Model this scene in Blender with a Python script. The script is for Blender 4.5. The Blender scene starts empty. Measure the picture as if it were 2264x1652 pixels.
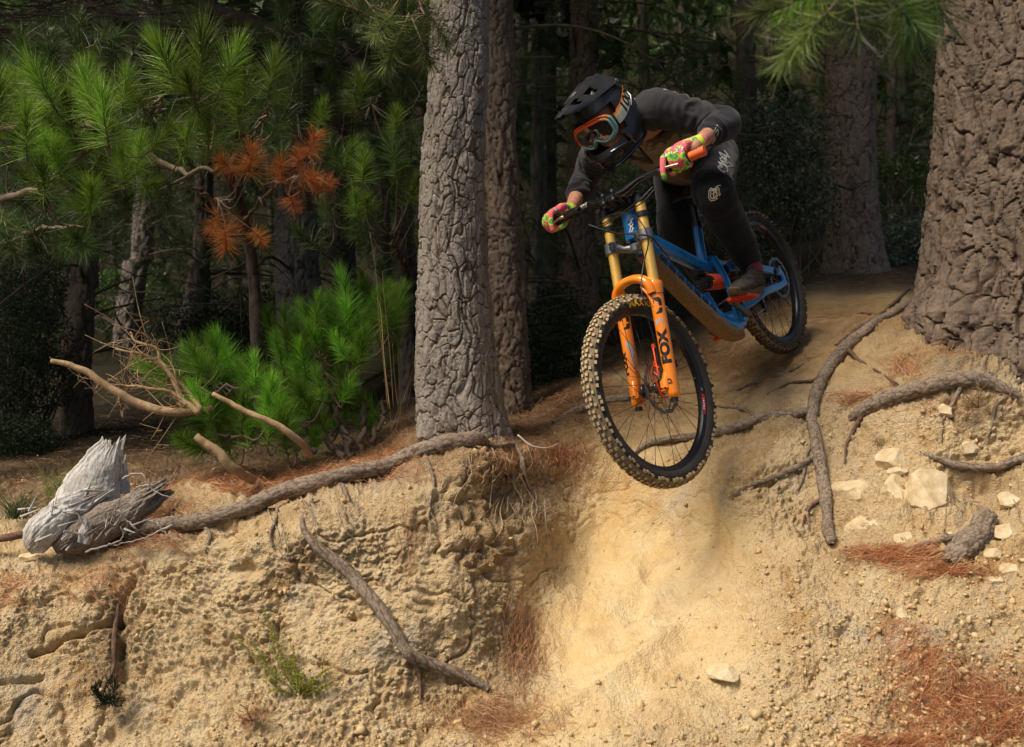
import bpy, bmesh, math, random
import numpy as np
from mathutils import Vector, Matrix
# ------------------------------------------------------------------ camera, sky, sun, exposure
SC = bpy.context.scene
COL = SC.collection
CAMZ = 1.3
cam_data = bpy.data.cameras.new('camera'); cam = bpy.data.objects.new('camera', cam_data); COL.objects.link(cam)
cam.location = (0, 0, CAMZ); cam.rotation_euler = (math.pi/2, 0, 0)
cam_data.sensor_width = 36.0; cam_data.lens = 36.0*2371.13/2500.0
cam_data.clip_start = 0.05; cam_data.clip_end = 400
cam_data.dof.use_dof = True; cam_data.dof.focus_distance = 3.85; cam_data.dof.aperture_fstop = 3.6
SC.camera = cam
SUN_EL = math.radians(54); SUN_DIR = np.array([-0.72, -0.50]); SUN_DIR = SUN_DIR/np.linalg.norm(SUN_DIR)
w = bpy.data.worlds.new('World'); SC.world = w; w.use_nodes = True
nt = w.node_tree; nt.nodes.clear()
sky = nt.nodes.new('ShaderNodeTexSky'); sky.sky_type = 'NISHITA'; sky.sun_disc = False
sky.sun_elevation = SUN_EL; sky.sun_rotation = math.atan2(SUN_DIR[0], SUN_DIR[1])
sky.air_density = 1.0; sky.dust_density = 3.0; sky.ozone_density = 1.0
bg = nt.nodes.new('ShaderNodeBackground'); bg.inputs['Strength'].default_value = 0.082
wo = nt.nodes.new('ShaderNodeOutputWorld')
nt.links.new(sky.outputs[0], bg.inputs[0]); nt.links.new(bg.outputs[0], wo.inputs[0])
sd = bpy.data.lights.new('sun', 'SUN'); sd.energy = 4.4; sd.angle = math.radians(30.0); sd.color = (1.0, 0.885, 0.74)
sun = bpy.data.objects.new('sun', sd); COL.objects.link(sun)
tos = Vector((SUN_DIR[0]*math.cos(SUN_EL), SUN_DIR[1]*math.cos(SUN_EL), math.sin(SUN_EL)))
sun.rotation_euler = tos.to_track_quat('Z', 'Y').to_euler(); sun.location = tos*30
SC.view_settings.view_transform = 'Standard'; SC.view_settings.look = 'None'
SC.view_settings.exposure = 0.0; SC.view_settings.gamma = 1.0; SC.view_settings.use_curve_mapping = False
try:
    SC.cycles.max_bounces = 6; SC.cycles.diffuse_bounces = 3; SC.cycles.glossy_bounces = 3; SC.cycles.transmission_bounces = 4
except Exception: pass

random.seed(7); RNG = np.random.default_rng(7)
FV = 2147.4                      # focal length in pixels of a 2264 wide picture: used to measure directions
def W(u, v, d):                  # a direction measured in the picture and a distance in metres -> a place
    return np.array([(u-1132.0)/FV*d, d, CAMZ-(v-826.0)/FV*d])
def S(u, v, d): return W(u/1.1042, v/1.1042, d)

# ------------------------------------------------------------------ materials
MATS = {}
class NB:
    def __init__(s, name):
        s.m = bpy.data.materials.new(name); s.m.use_nodes = True; s.t = s.m.node_tree; s.t.nodes.clear()
        s.out = s.n('ShaderNodeOutputMaterial'); s.b = s.n('ShaderNodeBsdfPrincipled')
        s.t.links.new(s.b.outputs[0], s.out.inputs['Surface'])
        s.tc = s.n('ShaderNodeTexCoord')
        MATS[name] = s.m
    def n(s, t): return s.t.nodes.new(t)
    def l(s, a, b): s.t.links.new(a, b)
    def set(s, **k):
        for a, v in k.items():
            i = s.b.inputs[a.replace('_', ' ')]
            if hasattr(v, 'default_value') or hasattr(v, 'is_linked'): s.l(v, i)
            else: i.default_value = v
    def vec(s, scale=(1, 1, 1), co='Object', rot=(0, 0, 0)):
        mp = s.n('ShaderNodeMapping'); mp.inputs['Scale'].default_value = scale; mp.inputs['Rotation'].default_value = rot
        s.l(s.tc.outputs[co], mp.inputs[0]); return mp.outputs[0]
    def noise(s, sc, det=4, rough=.6, vec=None, dist=0.0):
        q = s.n('ShaderNodeTexNoise'); q.inputs['Scale'].default_value = sc; q.inputs['Detail'].default_value = det
        q.inputs['Roughness'].default_value = rough; q.inputs['Distortion'].default_value = dist
        s.l(vec if vec is not None else s.tc.outputs['Object'], q.inputs['Vector']); return q.outputs['Fac']
    def voro(s, sc, vec=None, feat='F1', out='Distance', rnd=1.0):
        q = s.n('ShaderNodeTexVoronoi'); q.feature = feat; q.inputs['Scale'].default_value = sc; q.inputs['Randomness'].default_value = rnd
        s.l(vec if vec is not None else s.tc.outputs['Object'], q.inputs['Vector']); return q.outputs[out]
    def ramp(s, f, stops, interp='LINEAR'):
        r = s.n('ShaderNodeValToRGB'); s.l(f, r.inputs[0]); e = r.color_ramp.elements; r.color_ramp.interpolation = interp
        while len(e) > 1: e.remove(e[-1])
        e[0].position = stops[0][0]; e[0].color = (*stops[0][1], 1)
        for p, c in stops[1:]:
            k = e.new(p); k.color = (*c, 1)
        return r.outputs[0]
    def mix(s, f, a, b, mode='MIX'):
        m = s.n('ShaderNodeMix'); m.data_type = 'RGBA'; m.blend_type = mode
        for i, v in ((0, f), (6, a), (7, b)):
            if isinstance(v, (int, float)): m.inputs[i].default_value = v
            elif isinstance(v, tuple): m.inputs[i].default_value = (*v, 1)
            else: s.l(v, m.inputs[i])
        return m.outputs[2]
    def math(s, op, a, b=0.0, clamp=False):
        m = s.n('ShaderNodeMath'); m.operation = op; m.use_clamp = clamp
        for i, v in ((0, a), (1, b)):
            if isinstance(v, (int, float)): m.inputs[i].default_value = v
            else: s.l(v, m.inputs[i])
        return m.outputs[0]
    def attr(s, name):
        a = s.n('ShaderNodeAttribute'); a.attribute_name = name; return a
    def bump(s, h, strength=.3, dist=.01, prev=None):
        b = s.n('ShaderNodeBump'); b.inputs['Strength'].default_value = strength; b.inputs['Distance'].default_value = dist
        s.l(h, b.inputs['Height'])
        if prev is not None: s.l(prev, b.inputs['Normal'])
        s.l(b.outputs[0], s.b.inputs['Normal']); return b.outputs[0]

def plain(name, col, rough=.6, metal=0.0, grain=0.0, gs=200, bump=0.0, coat=0.0, spec=.5):
    b = NB(name); b.set(Roughness=rough, Metallic=metal, Coat_Weight=coat, Specular_IOR_Level=spec)
    if grain > 0:
        f = b.noise(gs, 5, .65)
        lo = tuple(c*(1-grain) for c in col); hi = tuple(min(1, c*(1+grain)) for c in col)
        b.set(Base_Color=b.ramp(f, [(.3, lo), (.7, hi)]))
        if bump > 0: b.bump(f, bump, .002)
    else: b.set(Base_Color=(*col, 1))
    return b.m

# ------------------------------------------------------------------ object helpers
def tag(o, label=None, cat=None, group=None, kind=None):
    if label: o['label'] = label
    if cat: o['category'] = cat
    if group: o['group'] = group
    if kind: o['kind'] = kind
    return o
def empty(name, loc=(0, 0, 0), label=None, cat=None, group=None, mat=None):
    o = bpy.data.objects.new(name, None); COL.objects.link(o); o.empty_display_size = .1
    if mat is not None: o.matrix_world = mat
    else: o.location = Vector([float(c) for c in loc])
    tag(o, label, cat, group); return o
def fast_mesh(name, V, F, mat=None, smooth=True, attrs=None):
    """V (n,3); F list of faces or (m,3)/(m,4) int array"""
    me = bpy.data.meshes.new(name); V = np.asarray(V, dtype=np.float32)
    if isinstance(F, np.ndarray):
        k = F.shape[1]; me.vertices.add(len(V)); me.vertices.foreach_set('co', V.ravel())
        me.loops.add(F.size); me.loops.foreach_set('vertex_index', F.astype(np.int32).ravel())
        me.polygons.add(len(F)); me.polygons.foreach_set('loop_start', np.arange(0, F.size, k, dtype=np.int32))
        me.polygons.foreach_set('loop_total', np.full(len(F), k, dtype=np.int32))
        me.update(calc_edges=True)
    else:
        me.from_pydata(V.tolist(), [], F)
    if smooth: me.polygons.foreach_set('use_smooth', np.ones(len(me.polygons), dtype=bool))
    if attrs:
        for n, a in attrs.items():
            a = np.asarray(a, dtype=np.float32)
            if a.ndim == 1:
                t = me.attributes.new(n, 'FLOAT', 'POINT'); t.data.foreach_set('value', a)
            else:
                if a.shape[1] == 3: a = np.concatenate([a, np.ones((len(a), 1), np.float32)], 1)
                t = me.attributes.new(n, 'FLOAT_COLOR', 'POINT'); t.data.foreach_set('color', a.ravel())
    if mat is not None:
        me.materials.append(mat)
    me.update(); return me
def link(name, me, parent=None, loc=None, local=True, label=None, cat=None, group=None, kind=None, M=None):
    """mesh given in parent's space when local, else in world space: re-expressed for the parent (location only parents)"""
    o = bpy.data.objects.new(name, me); COL.objects.link(o)
    if parent is not None:
        o.parent = parent
        if not local: o.location = -parent.location
    if M is not None: o.matrix_local = M
    elif loc is not None: o.location = Vector([float(c) for c in loc])
    tag(o, label, cat, group, kind); return o
class MB:
    """collects shapes for ONE mesh"""
    def __init__(s): s.V = []; s.F = []; s.n = 0
    def add(s, V, F):
        V = np.asarray(V, float); s.V.append(V); n = s.n
        s.F += [tuple(int(i)+n for i in f) for f in F]; s.n += len(V); return s
    def tube(s, P, R, seg=12, cap=True, closed=False, flat=None): return s.add(*tube(P, R, seg, cap, closed, flat))
    def box(s, c, size, M=None, bev=0.0): return s.add(*box(c, size, M, bev))
    def lathe(s, prof, c=(0, 0, 0), axis=(0, 1, 0), seg=32, closed=False): return s.add(*lathe(prof, c, axis, seg, closed))
    def map(s, fn):
        s.V = [np.array([fn(p) for p in v]) if len(v) else v for v in s.V]; return s
    def mapv(s, fn):
        s.V = [fn(v) for v in s.V]; return s
    def mesh(s, name, mat=None, smooth=True, attrs=None):
        V = np.concatenate(s.V); me = fast_mesh(name, V, s.F, mat, smooth, attrs)
        return me
    def build(s, name, mat, parent=None, smooth=True, auto=40, **k):
        me = s.mesh(name, mat, smooth)
        if smooth and auto: sharp(me, auto)
        return link(name, me, parent, **k)
def sharp(me, ang):
    bm = bmesh.new(); bm.from_mesh(me); bmesh.ops.recalc_face_normals(bm, faces=bm.faces); a = math.radians(ang)
    for e in bm.edges:
        if len(e.link_faces) == 2 and e.calc_face_angle(0) > a: e.smooth = False
    bm.to_mesh(me); bm.free()
def nrm(v): v = np.asarray(v, float); return v/(np.linalg.norm(v)+1e-12)
def spline(P, n):
    """Catmull-Rom through rows of P (any width)"""
    P = np.asarray(P, float); m = len(P)
    if m < 3:
        t = np.linspace(0, 1, n)[:, None]; return P[0]*(1-t)+P[-1]*t
    Q = np.vstack([2*P[0]-P[1], P, 2*P[-1]-P[-2]]); t = np.linspace(0, m-1, n); i = np.minimum(t.astype(int), m-2); f = (t-i)[:, None]
    a, b, c, d = Q[i], Q[i+1], Q[i+2], Q[i+3]
    return .5*((2*b)+(-a+c)*f+(2*a-5*b+4*c-d)*f*f+(-a+3*b-3*c+d)*f**3)
def frames(P, closed=False):
    P = np.asarray(P, float); T = np.gradient(P, axis=0)
    if closed: T = np.roll(P, -1, 0)-np.roll(P, 1, 0)
    T = T/(np.linalg.norm(T, axis=1)[:, None]+1e-12)
    a = np.array([0, 0, 1.]) if abs(T[0, 2]) < .9 else np.array([1., 0, 0]); N = [nrm(a-T[0]*(a@T[0]))]
    for i in range(1, len(P)):
        v = N[-1]-T[i]*(N[-1]@T[i]); N.append(nrm(v))
    N = np.array(N); return T, N, np.cross(T, N)
def tube(P, R, seg=12, cap=True, closed=False, flat=None):
    P = np.asarray(P, float); n = len(P); R = np.broadcast_to(np.asarray(R, float), (n,)) if np.ndim(R) < 2 else np.asarray(R)
    T, N, Bn = frames(P, closed); a = np.linspace(0, 2*np.pi, seg, endpoint=False)
    ca, sa = np.cos(a), np.sin(a); fx = 1.0 if flat is None else flat
    V = P[:, None]+R[:, None, None]*(N[:, None]*ca[None, :, None]+Bn[:, None]*sa[None, :, None]*fx)
    V = V.reshape(-1, 3); F = []
    for i in range(n if closed else n-1):
        j = (i+1) % n
        for k in range(seg):
            l = (k+1) % seg; F.append((i*seg+k, i*seg+l, j*seg+l, j*seg+k))
    if cap and not closed:
        F.append(tuple(range(seg))[::-1]); F.append(tuple((n-1)*seg+k for k in range(seg)))
    return V, F
def box(c, size, M=None, bev=0.0):
    x, y, z = [s/2 for s in size]
    if bev <= 0:
        V = np.array([[a, b, d] for a in (-x, x) for b in (-y, y) for d in (-z, z)])
        F = [(0, 1, 3, 2), (4, 6, 7, 5), (0, 4, 5, 1), (2, 3, 7, 6), (0, 2, 6, 4), (1, 5, 7, 3)]
    else:
        bm = bmesh.new(); bmesh.ops.create_cube(bm, size=1); bmesh.ops.scale(bm, vec=size, verts=bm.verts)
        bmesh.ops.bevel(bm, geom=bm.edges[:], offset=bev, segments=2, affect='EDGES')
        V = np.array([v.co[:] for v in bm.verts]); bm.verts.index_update(); F = [[v.index for v in f.verts] for f in bm.faces]; bm.free()
    if M is not None: V = V@np.asarray(M).T
    return V+np.asarray(c), F
def lathe(prof, c, axis, seg=32, closed=False):
    """prof: rows (radius, along axis)"""
    ax = nrm(axis); a0 = np.array([0, 0, 1.]) if abs(ax[2]) < .9 else np.array([1., 0, 0]); e1 = nrm(np.cross(ax, a0)); e2 = np.cross(ax, e1)
    prof = np.asarray(prof, float); m = len(prof); a = np.linspace(0, 2*np.pi, seg, endpoint=False)
    ring = e1[None]*np.cos(a)[:, None]+e2[None]*np.sin(a)[:, None]
    V = np.asarray(c)+prof[:, 0][:, None, None]*ring[None]+prof[:, 1][:, None, None]*ax[None, None]
    F = []
    for i in range(m if closed else m-1):
        j = (i+1) % m
        for k in range(seg):
            l = (k+1) % seg; F.append((i*seg+k, i*seg+l, j*seg+l, j*seg+k))
    return V.reshape(-1, 3), F
# ------------------------------------------------------------------ noise
def _h(ix, iy, iz, s):
    h = (ix*374761393+iy*668265263+iz*2147483647+s*1274126177) & 0xFFFFFFFF
    h = ((h ^ (h >> 13))*1274126177) & 0xFFFFFFFF
    h = ((h ^ (h >> 16))*2246822519) & 0xFFFFFFFF
    return ((h ^ (h >> 15)) & 0xFFFFFF)/16777215.0
def vnoise(P, s=0):
    P = np.asarray(P, float); i = np.floor(P).astype(np.int64); f = P-i; f = f*f*f*(f*(f*6-15)+10); r = 0
    for dx in (0, 1):
        wx = f[:, 0] if dx else 1-f[:, 0]
        for dy in (0, 1):
            wy = f[:, 1] if dy else 1-f[:, 1]
            for dz in (0, 1):
                wz = f[:, 2] if dz else 1-f[:, 2]
                r = r+wx*wy*wz*_h(i[:, 0]+dx, i[:, 1]+dy, i[:, 2]+dz, s)
    return r*2-1
def fbm(P, oct=4, s=0, gain=.5):
    a = 1.0; r = 0; t = 0
    for o in range(oct):
        r = r+a*vnoise(P*(2.03**o)+o*17.3, s+o*7); t += a; a *= gain
    return r/t
def worley(P, s=0):
    P = np.asarray(P, float); i = np.floor(P).astype(np.int64); f1 = np.full(len(P), 9.); f2 = f1.copy(); idr = np.zeros(len(P))
    for dx in (-1, 0, 1):
        for dy in (-1, 0, 1):
            for dz in (-1, 0, 1):
                x, y, z = i[:, 0]+dx, i[:, 1]+dy, i[:, 2]+dz; r0 = _h(x, y, z, s)
                d = (x+r0-P[:, 0])**2+(y+_h(x, y, z, s+1)-P[:, 1])**2+(z+_h(x, y, z, s+2)-P[:, 2])**2
                n = d < f1; f2 = np.where(n, f1, np.minimum(f2, d)); f1 = np.where(n, d, f1); idr = np.where(n, r0, idr)
    return np.sqrt(f1), np.sqrt(f2), idr
def sstep(a, b, x): t = np.clip((x-a)/(b-a), 0, 1); return t*t*(3-2*t)
# ------------------------------------------------------------------ terrain: the bank, the chute, the trail and the forest floor
CP = """-600 1760 3.1 0 1760 3.05 1132 1760 2.95 2264 1760 2.7 2900 1760 2.7
-600 1652 3.2 0 1652 3.15 500 1652 3.15 900 1652 3.2 1150 1652 3.08 1500 1652 2.9 2000 1652 2.82 2264 1652 2.8 2900 1652 2.85
-600 1450 3.4 0 1450 3.35 300 1450 3.42 600 1450 3.38 850 1450 3.36 1010 1450 3.42
-600 1240 3.65 0 1240 3.65 150 1215 3.7 300 1200 3.7 450 1150 3.73 600 1110 3.76 800 1065 3.8 950 1010 3.85 1110 1000 3.90
-600 1130 4.3 0 1130 4.3 250 1090 4.25 500 1045 4.2 700 1020 4.3 900 975 4.3 1110 950 4.35 1000 900 4.9
-600 1000 6 0 1000 6 300 980 6 600 960 6 -600 900 10 0 900 10 400 880 10 800 865 9 1100 862 7
100 1330 3.52 400 1300 3.56 700 1280 3.5 900 1230 3.5 980 1180 3.52 1030 1330 3.43
1170 1160 3.80 1150 1310 3.66 1130 1450 3.5 1120 1560 3.3 1090 1080 3.82 1190 1060 4.1
1260 1100 4.2 1400 1010 4.25 1500 970 4.3 1250 1230 4.02 1450 1150 4.05 1400 1300 3.75 1300 1430 3.48 1520 1290 3.72 1620 1150 3.78 1645 1050 3.86 1250 1580 3.15
1300 950 4.45 1500 905 4.6 1650 930 4.25 1400 850 5.1 1240 875 5.2 1600 810 5.1 1718 787 4.72 1850 700 5.3 1960 655 5.7 1800 640 6.5 1600 700 6.8 1400 780 6.6 1885 605 7.9 1750 590 9.5 1400 745 9.5 1150 800 9.5
1980 705 4.5 1900 765 4.35 1800 860 4.2 1700 950 4.08 1900 900 4.0 2040 738 4.15 2120 790 3.93 2010 800 4.02 2200 838 3.80 2264 885 3.74 2500 890 3.72 2900 890 3.75
1800 1050 3.88 1950 1050 3.72 2150 1030 3.65 2264 1030 3.6 2900 1030 3.6 1820 1200 3.62 2000 1200 3.45 2200 1200 3.35 1650 1350 3.32 1900 1350 3.25 2200 1350 3.15 1600 1500 3.12 1400 1560 3.08 2100 1500 2.98
2000 600 8 2264 610 7.5 2500 620 7.5 2900 620 7.5
-600 790 16 0 790 16 600 780 16 1132 740 14 1700 540 14 2264 540 14 2900 540 14
-600 620 24 0 620 24 600 600 24 1132 560 22 1700 420 24 2264 420 24 2900 420 24
-600 200 34 0 200 34 600 200 34 1132 180 34 1700 100 34 2264 100 34 2900 100 34
-600 -700 52 0 -700 52 1132 -700 52 2264 -700 52 2900 -700 52"""
CP = np.array([float(x) for x in CP.split()]).reshape(-1, 3)
def _phi(r2): return .5*r2*np.log(r2+1e-9)
_X = CP[:, :2]/1000.; _n = len(_X)
_K = _phi(((_X[:, None]-_X[None])**2).sum(-1))+np.eye(_n)*2e-4
_Pm = np.hstack([np.ones((_n, 1)), _X]); _A = np.block([[_K, _Pm], [_Pm.T, np.zeros((3, 3))]])
_w = np.linalg.solve(_A, np.concatenate([np.log(CP[:, 2]), np.zeros(3)]))
def D(u, v):
    u = np.atleast_1d(np.asarray(u, float)).ravel(); v = np.atleast_1d(np.asarray(v, float)).ravel()
    q = np.stack([u, v], 1)/1000.; r = np.zeros(len(q))
    for s0 in range(0, len(q), 60000):
        s1 = s0+60000; r[s0:s1] = _phi(((q[s0:s1, None]-_X[None])**2).sum(-1))@_w[:_n]
    return np.exp(r+_w[_n]+q@_w[_n+1:])
def Wv(u, v, d): return np.stack([(u-1132.0)/FV*d, d, CAMZ-(v-826.0)/FV*d], 1)
def G(u, v, lift=0.0):
    p = Wv(np.array([u]), np.array([v]), D(u, v))[0]
    if lift: p = p+gnorm(u, v)*lift
    return p
ground_at = G
def gnorm(u, v, e=6.0):
    q = Wv(np.array([u, u+e, u]), np.array([v, v, v-e]), D([u, u+e, u], [v, v, v-e])); n = nrm(np.cross(q[1]-q[0], q[2]-q[0]))
    return n if n@(-q[0]+np.array([0, 0, CAMZ])) > 0 else -n
_VV = np.arange(1740, -690, -6.0)
def gz(X, Y):
    u = 1132+FV*X/Y; d = D(np.full(len(_VV), u), _VV); k = int(np.argmax(d >= Y)); 
    if k == 0: k = 1
    t = (Y-d[k-1])/(d[k]-d[k-1]+1e-9); v = _VV[k-1]+t*(_VV[k]-_VV[k-1]); return CAMZ-(v-826)/FV*Y
def blob(u, v, L):
    r = np.zeros_like(u)
    for (a, b, ru, rv, s) in L:
        r = np.maximum(r, s*np.exp(-(((u-a)/ru)**2+((v-b)/rv)**2)**1.5))
    return r
SMOOTH = [(1400, 1230, 200, 190, 1), (1330, 1430, 170, 150, 1), (1220, 1600, 190, 100, .8), (1210, 1330, 120, 110, .55), (1400, 1060, 190, 110, .8), (1560, 1210, 110, 150, .8),
          (1500, 900, 220, 75, .85), (1720, 790, 240, 70, .9), (1900, 680, 160, 50, .9), (1560, 1400, 130, 130, .8), (1350, 960, 200, 70, .6),(1450,1530,170,90,.5)]
LITTER = [(1250, 885, 170, 55, 1), (600, 1050, 420, 36, .75), (330, 1150, 130, 50, .7), (900, 1000, 140, 40, .7), (1500, 780, 260, 60, .9), (1900, 610, 220, 45, .9), (1950, 700, 150, 50, .45), (1330, 960, 120, 40, .5), (2140, 800, 120, 60, .5),
          (1160, 930, 90, 60, .8), (1260, 990, 110, 60, .35), (1140, 1480, 70, 140, .4), (2130, 1540, 160, 110, .35), (1950, 1240, 130, 35, .4),(2060,690,110,40,.5)]
BROWN = [(1090, 1180, 90, 140, 1), (1180, 1180, 100, 150, .5), (930, 1130, 130, 40, .5), (1090, 1030, 120, 50, .8), (700, 1130, 350, 25, .4), (1960, 800, 160, 70, .6), (1700, 860, 180, 60, .7),
         (1350, 900, 260, 80, 1), (1600, 830, 260, 90, 1), (1850, 720, 220, 80, 1), (1980, 800, 150, 90, .8), (1700, 930, 200, 50, .8), (2200, 1080, 80, 70, .6), (250, 1420, 45, 180, .8), (240, 1500, 50, 60, .8), (1830, 1100, 60, 150, .5)]
PALE = [(1450, 1330, 160, 170, 1), (1330, 1520, 170, 110, .9), (480, 1580, 200, 110, .8), (330, 1420, 120, 150, .5), (520, 1290, 80, 100, .5), (2000, 1060, 220, 80, .35), (1600, 1480, 100, 50, .9), (1250, 1640, 160, 50, .9)]
def build_ground():
    us = np.concatenate([np.linspace(-640, -60, 26)[:-1], np.linspace(-60, 2325, 930), np.linspace(2325, 2900, 26)[1:]])
    vs = np.concatenate([np.linspace(1760, 1690, 8)[:-1], np.linspace(1690, 860, 330)[:-1], np.linspace(860, 560, 75)[:-1], np.linspace(560, -680, 70)])
    U, Vv = np.meshgrid(us, vs); n, m = U.shape; u = U.ravel(); v = Vv.ravel(); d = D(u, v)
    P = Wv(u, v, d); G3 = P.reshape(n, m, 3); du = np.gradient(G3, axis=1); dv = np.gradient(G3, axis=0)
    N = np.cross(du, -dv).reshape(-1, 3); N /= np.linalg.norm(N, axis=1)[:, None]+1e-12
    fl = (N*(np.array([0, 0, CAMZ])-P)).sum(1) < 0; N[fl] *= -1
    sm = blob(u, v, SMOOTH); near = 1-sstep(4.6, 6.5, d); rough = (1-.88*sm)*near
    sm2 = sm+.25*vnoise(P*7, 91)*sm; rough = np.clip((1-.93*np.clip(sm2, 0, 1)), .05, 1)*near
    q = P+.05*np.stack([fbm(P*5, 3, 11), fbm(P*5, 3, 12), fbm(P*5, 3, 13)], 1)
    disp = fbm(P*1.7, 3, 1)*.05*(.35+.65*rough)
    fl = fbm(q*np.array([7.5, 7.5, 2.0]), 3, 5); disp += fl*.036*rough                                  # vertical flutes of washed earth
    rid = 1-np.abs(fbm(q*np.array([3.2, 3.2, 5.0]), 4, 8))*2; disp += -(np.clip(rid-.86, 0, 1)/.14)**1.5*.022*rough   # cracks between slabs
    f1, f2, idr = worley(q*np.array([15, 15, 19]), 21); disp += (.55-f1)*.015*rough*(.3+.9*idr)
    q2 = P+.010*np.stack([fbm(P*30, 3, 14), fbm(P*30, 3, 15), fbm(P*30, 3, 16)], 1); f1b, f2b, idb = worley(q2*np.array([36, 36, 44])+3, 31); cr = (.25+1.25*sstep(-.25, .35, fbm(P*3.1, 3, 39)))*(1+.75*blob(u, v, [(2050, 1030, 330, 230, 1), (1100, 1150, 90, 130, .8)])); disp += (sstep(0, .35, f2b-f1b)*(.25+idb)-.5)*.0095*rough*cr
    f1c, f2c, idc = worley(q2*np.array([84, 84, 95])+9, 33); disp += (sstep(0, .45, f2c-f1c)*(.2+1.1*idc)-.5)*.0060*(rough*.9+.12)*(.3+1.4*sstep(-.3, .4, fbm(P*6, 3, 35)))*(.5+.5*cr)
    bil = np.abs(fbm(q*11, 4, 36, .6)); disp += (.25-bil)*.030*rough
    disp += fbm(q*75, 3, 41, .75)*.0075*(.22+.78*rough)*near
    disp += fbm(P*np.array([9, 9, 9]), 3, 44)*.012*sm*near
    # tyre-scraped streaks running down the chute
    st = fbm(np.stack([P[:, 0]*26+P[:, 2]*14, P[:, 0]*0+2, P[:, 2]*3], 1), 4, 61); disp += st*.009*sm*near; disp += (np.abs(fbm(P*np.array([5, 5, 3.5]), 3, 63))-.2)*-.05*sm*near
    # pits and hollows seen in the bank
    for (a, b, ru, rv, dp) in [(545, 1258, 26, 14, .06), (400, 1292, 10, 22, .045), (792, 1372, 20, 10, .05), (1085, 1240, 40, 80, .05), (1030, 1140, 70, 40, .03), (2150, 1075, 60, 45, .09), (2010, 1102, 30, 10, .05),
                               (265, 1440, 16, 150, .05), (240, 1590, 16, 40, .04), (555, 1720, 10, 8, .03), (470, 1165, 120, 12, .03), (800, 1105, 160, 10, .035), (2180, 1170, 70, 30, .03)]:
        g = np.exp(-(((u-a)/ru)**2+((v-b)/rv)**2)); disp -= dp*g*(1+.5*vnoise(P*30, 77))
    for (a, b, c, e, wd, dp) in [(70, 1445, 260, 1375, 5, .06), (260, 1375, 300, 1290, 7, .04), (0, 1500, 90, 1490, 5, .03), (1500, 1010, 1780, 925, 9, .04)]:   # undercut slab edges
        t = np.clip(((u-a)*(c-a)+(v-b)*(e-b))/((c-a)**2+(e-b)**2), 0, 1); dd = np.hypot(u-a-t*(c-a), v-b-t*(e-b)+6*vnoise(P*12, 5)); disp -= dp*np.exp(-(dd/wd)**2)
    for (a, b, c, e, wd, dp) in [(1130, 1660, 1640, 1290, 16, -.035), (1230, 1660, 1560, 1400, 22, .03), (1340, 1080, 1250, 1500, 26, .022), (1500, 1060, 1380, 1420, 22, .025), (1640, 1230, 1560, 1040, 18, -.03)]:   # worn grooves and ridges of the chute
        t = np.clip(((u-a)*(c-a)+(v-b)*(e-b))/((c-a)**2+(e-b)**2), 0, 1); dd = np.hypot(u-a-t*(c-a), v-b-t*(e-b))+26*fbm(P*4, 3, 51); disp -= dp*np.exp(-(dd/wd)**2)*np.sin(math.pi*np.clip(t, .06, .94))**.5
    for (a, b, c, e, ht) in [(130, 1330, 150, 90, .05), (430, 1105, 70, 40, .05), (900, 1000, 50, 50, .03), (840, 1400, 130, 110, .04), (2080, 1060, 160, 60, .03), (640, 1480, 130, 120, .035)]:
        disp += ht*np.exp(-(((u-a)/c)**2+((v-b)/e)**2))
    disp += fbm(P*.9, 4, 71)*.18*sstep(6, 14, d)
    Q = P+N*disp[:, None]
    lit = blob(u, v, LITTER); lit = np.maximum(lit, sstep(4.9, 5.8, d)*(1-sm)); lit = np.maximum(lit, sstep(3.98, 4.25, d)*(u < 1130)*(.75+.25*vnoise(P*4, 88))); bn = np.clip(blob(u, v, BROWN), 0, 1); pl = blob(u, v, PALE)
    idx = np.arange(n*m).reshape(n, m); F = np.stack([idx[:-1, :-1], idx[:-1, 1:], idx[1:, 1:], idx[1:, :-1]], -1).reshape(-1, 4)
    
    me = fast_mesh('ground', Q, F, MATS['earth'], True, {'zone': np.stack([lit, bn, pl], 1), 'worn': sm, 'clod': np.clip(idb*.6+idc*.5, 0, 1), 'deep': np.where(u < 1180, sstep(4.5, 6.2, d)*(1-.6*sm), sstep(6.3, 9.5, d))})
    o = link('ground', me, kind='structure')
    return Q.reshape(n, m, 3), us, vs
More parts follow.
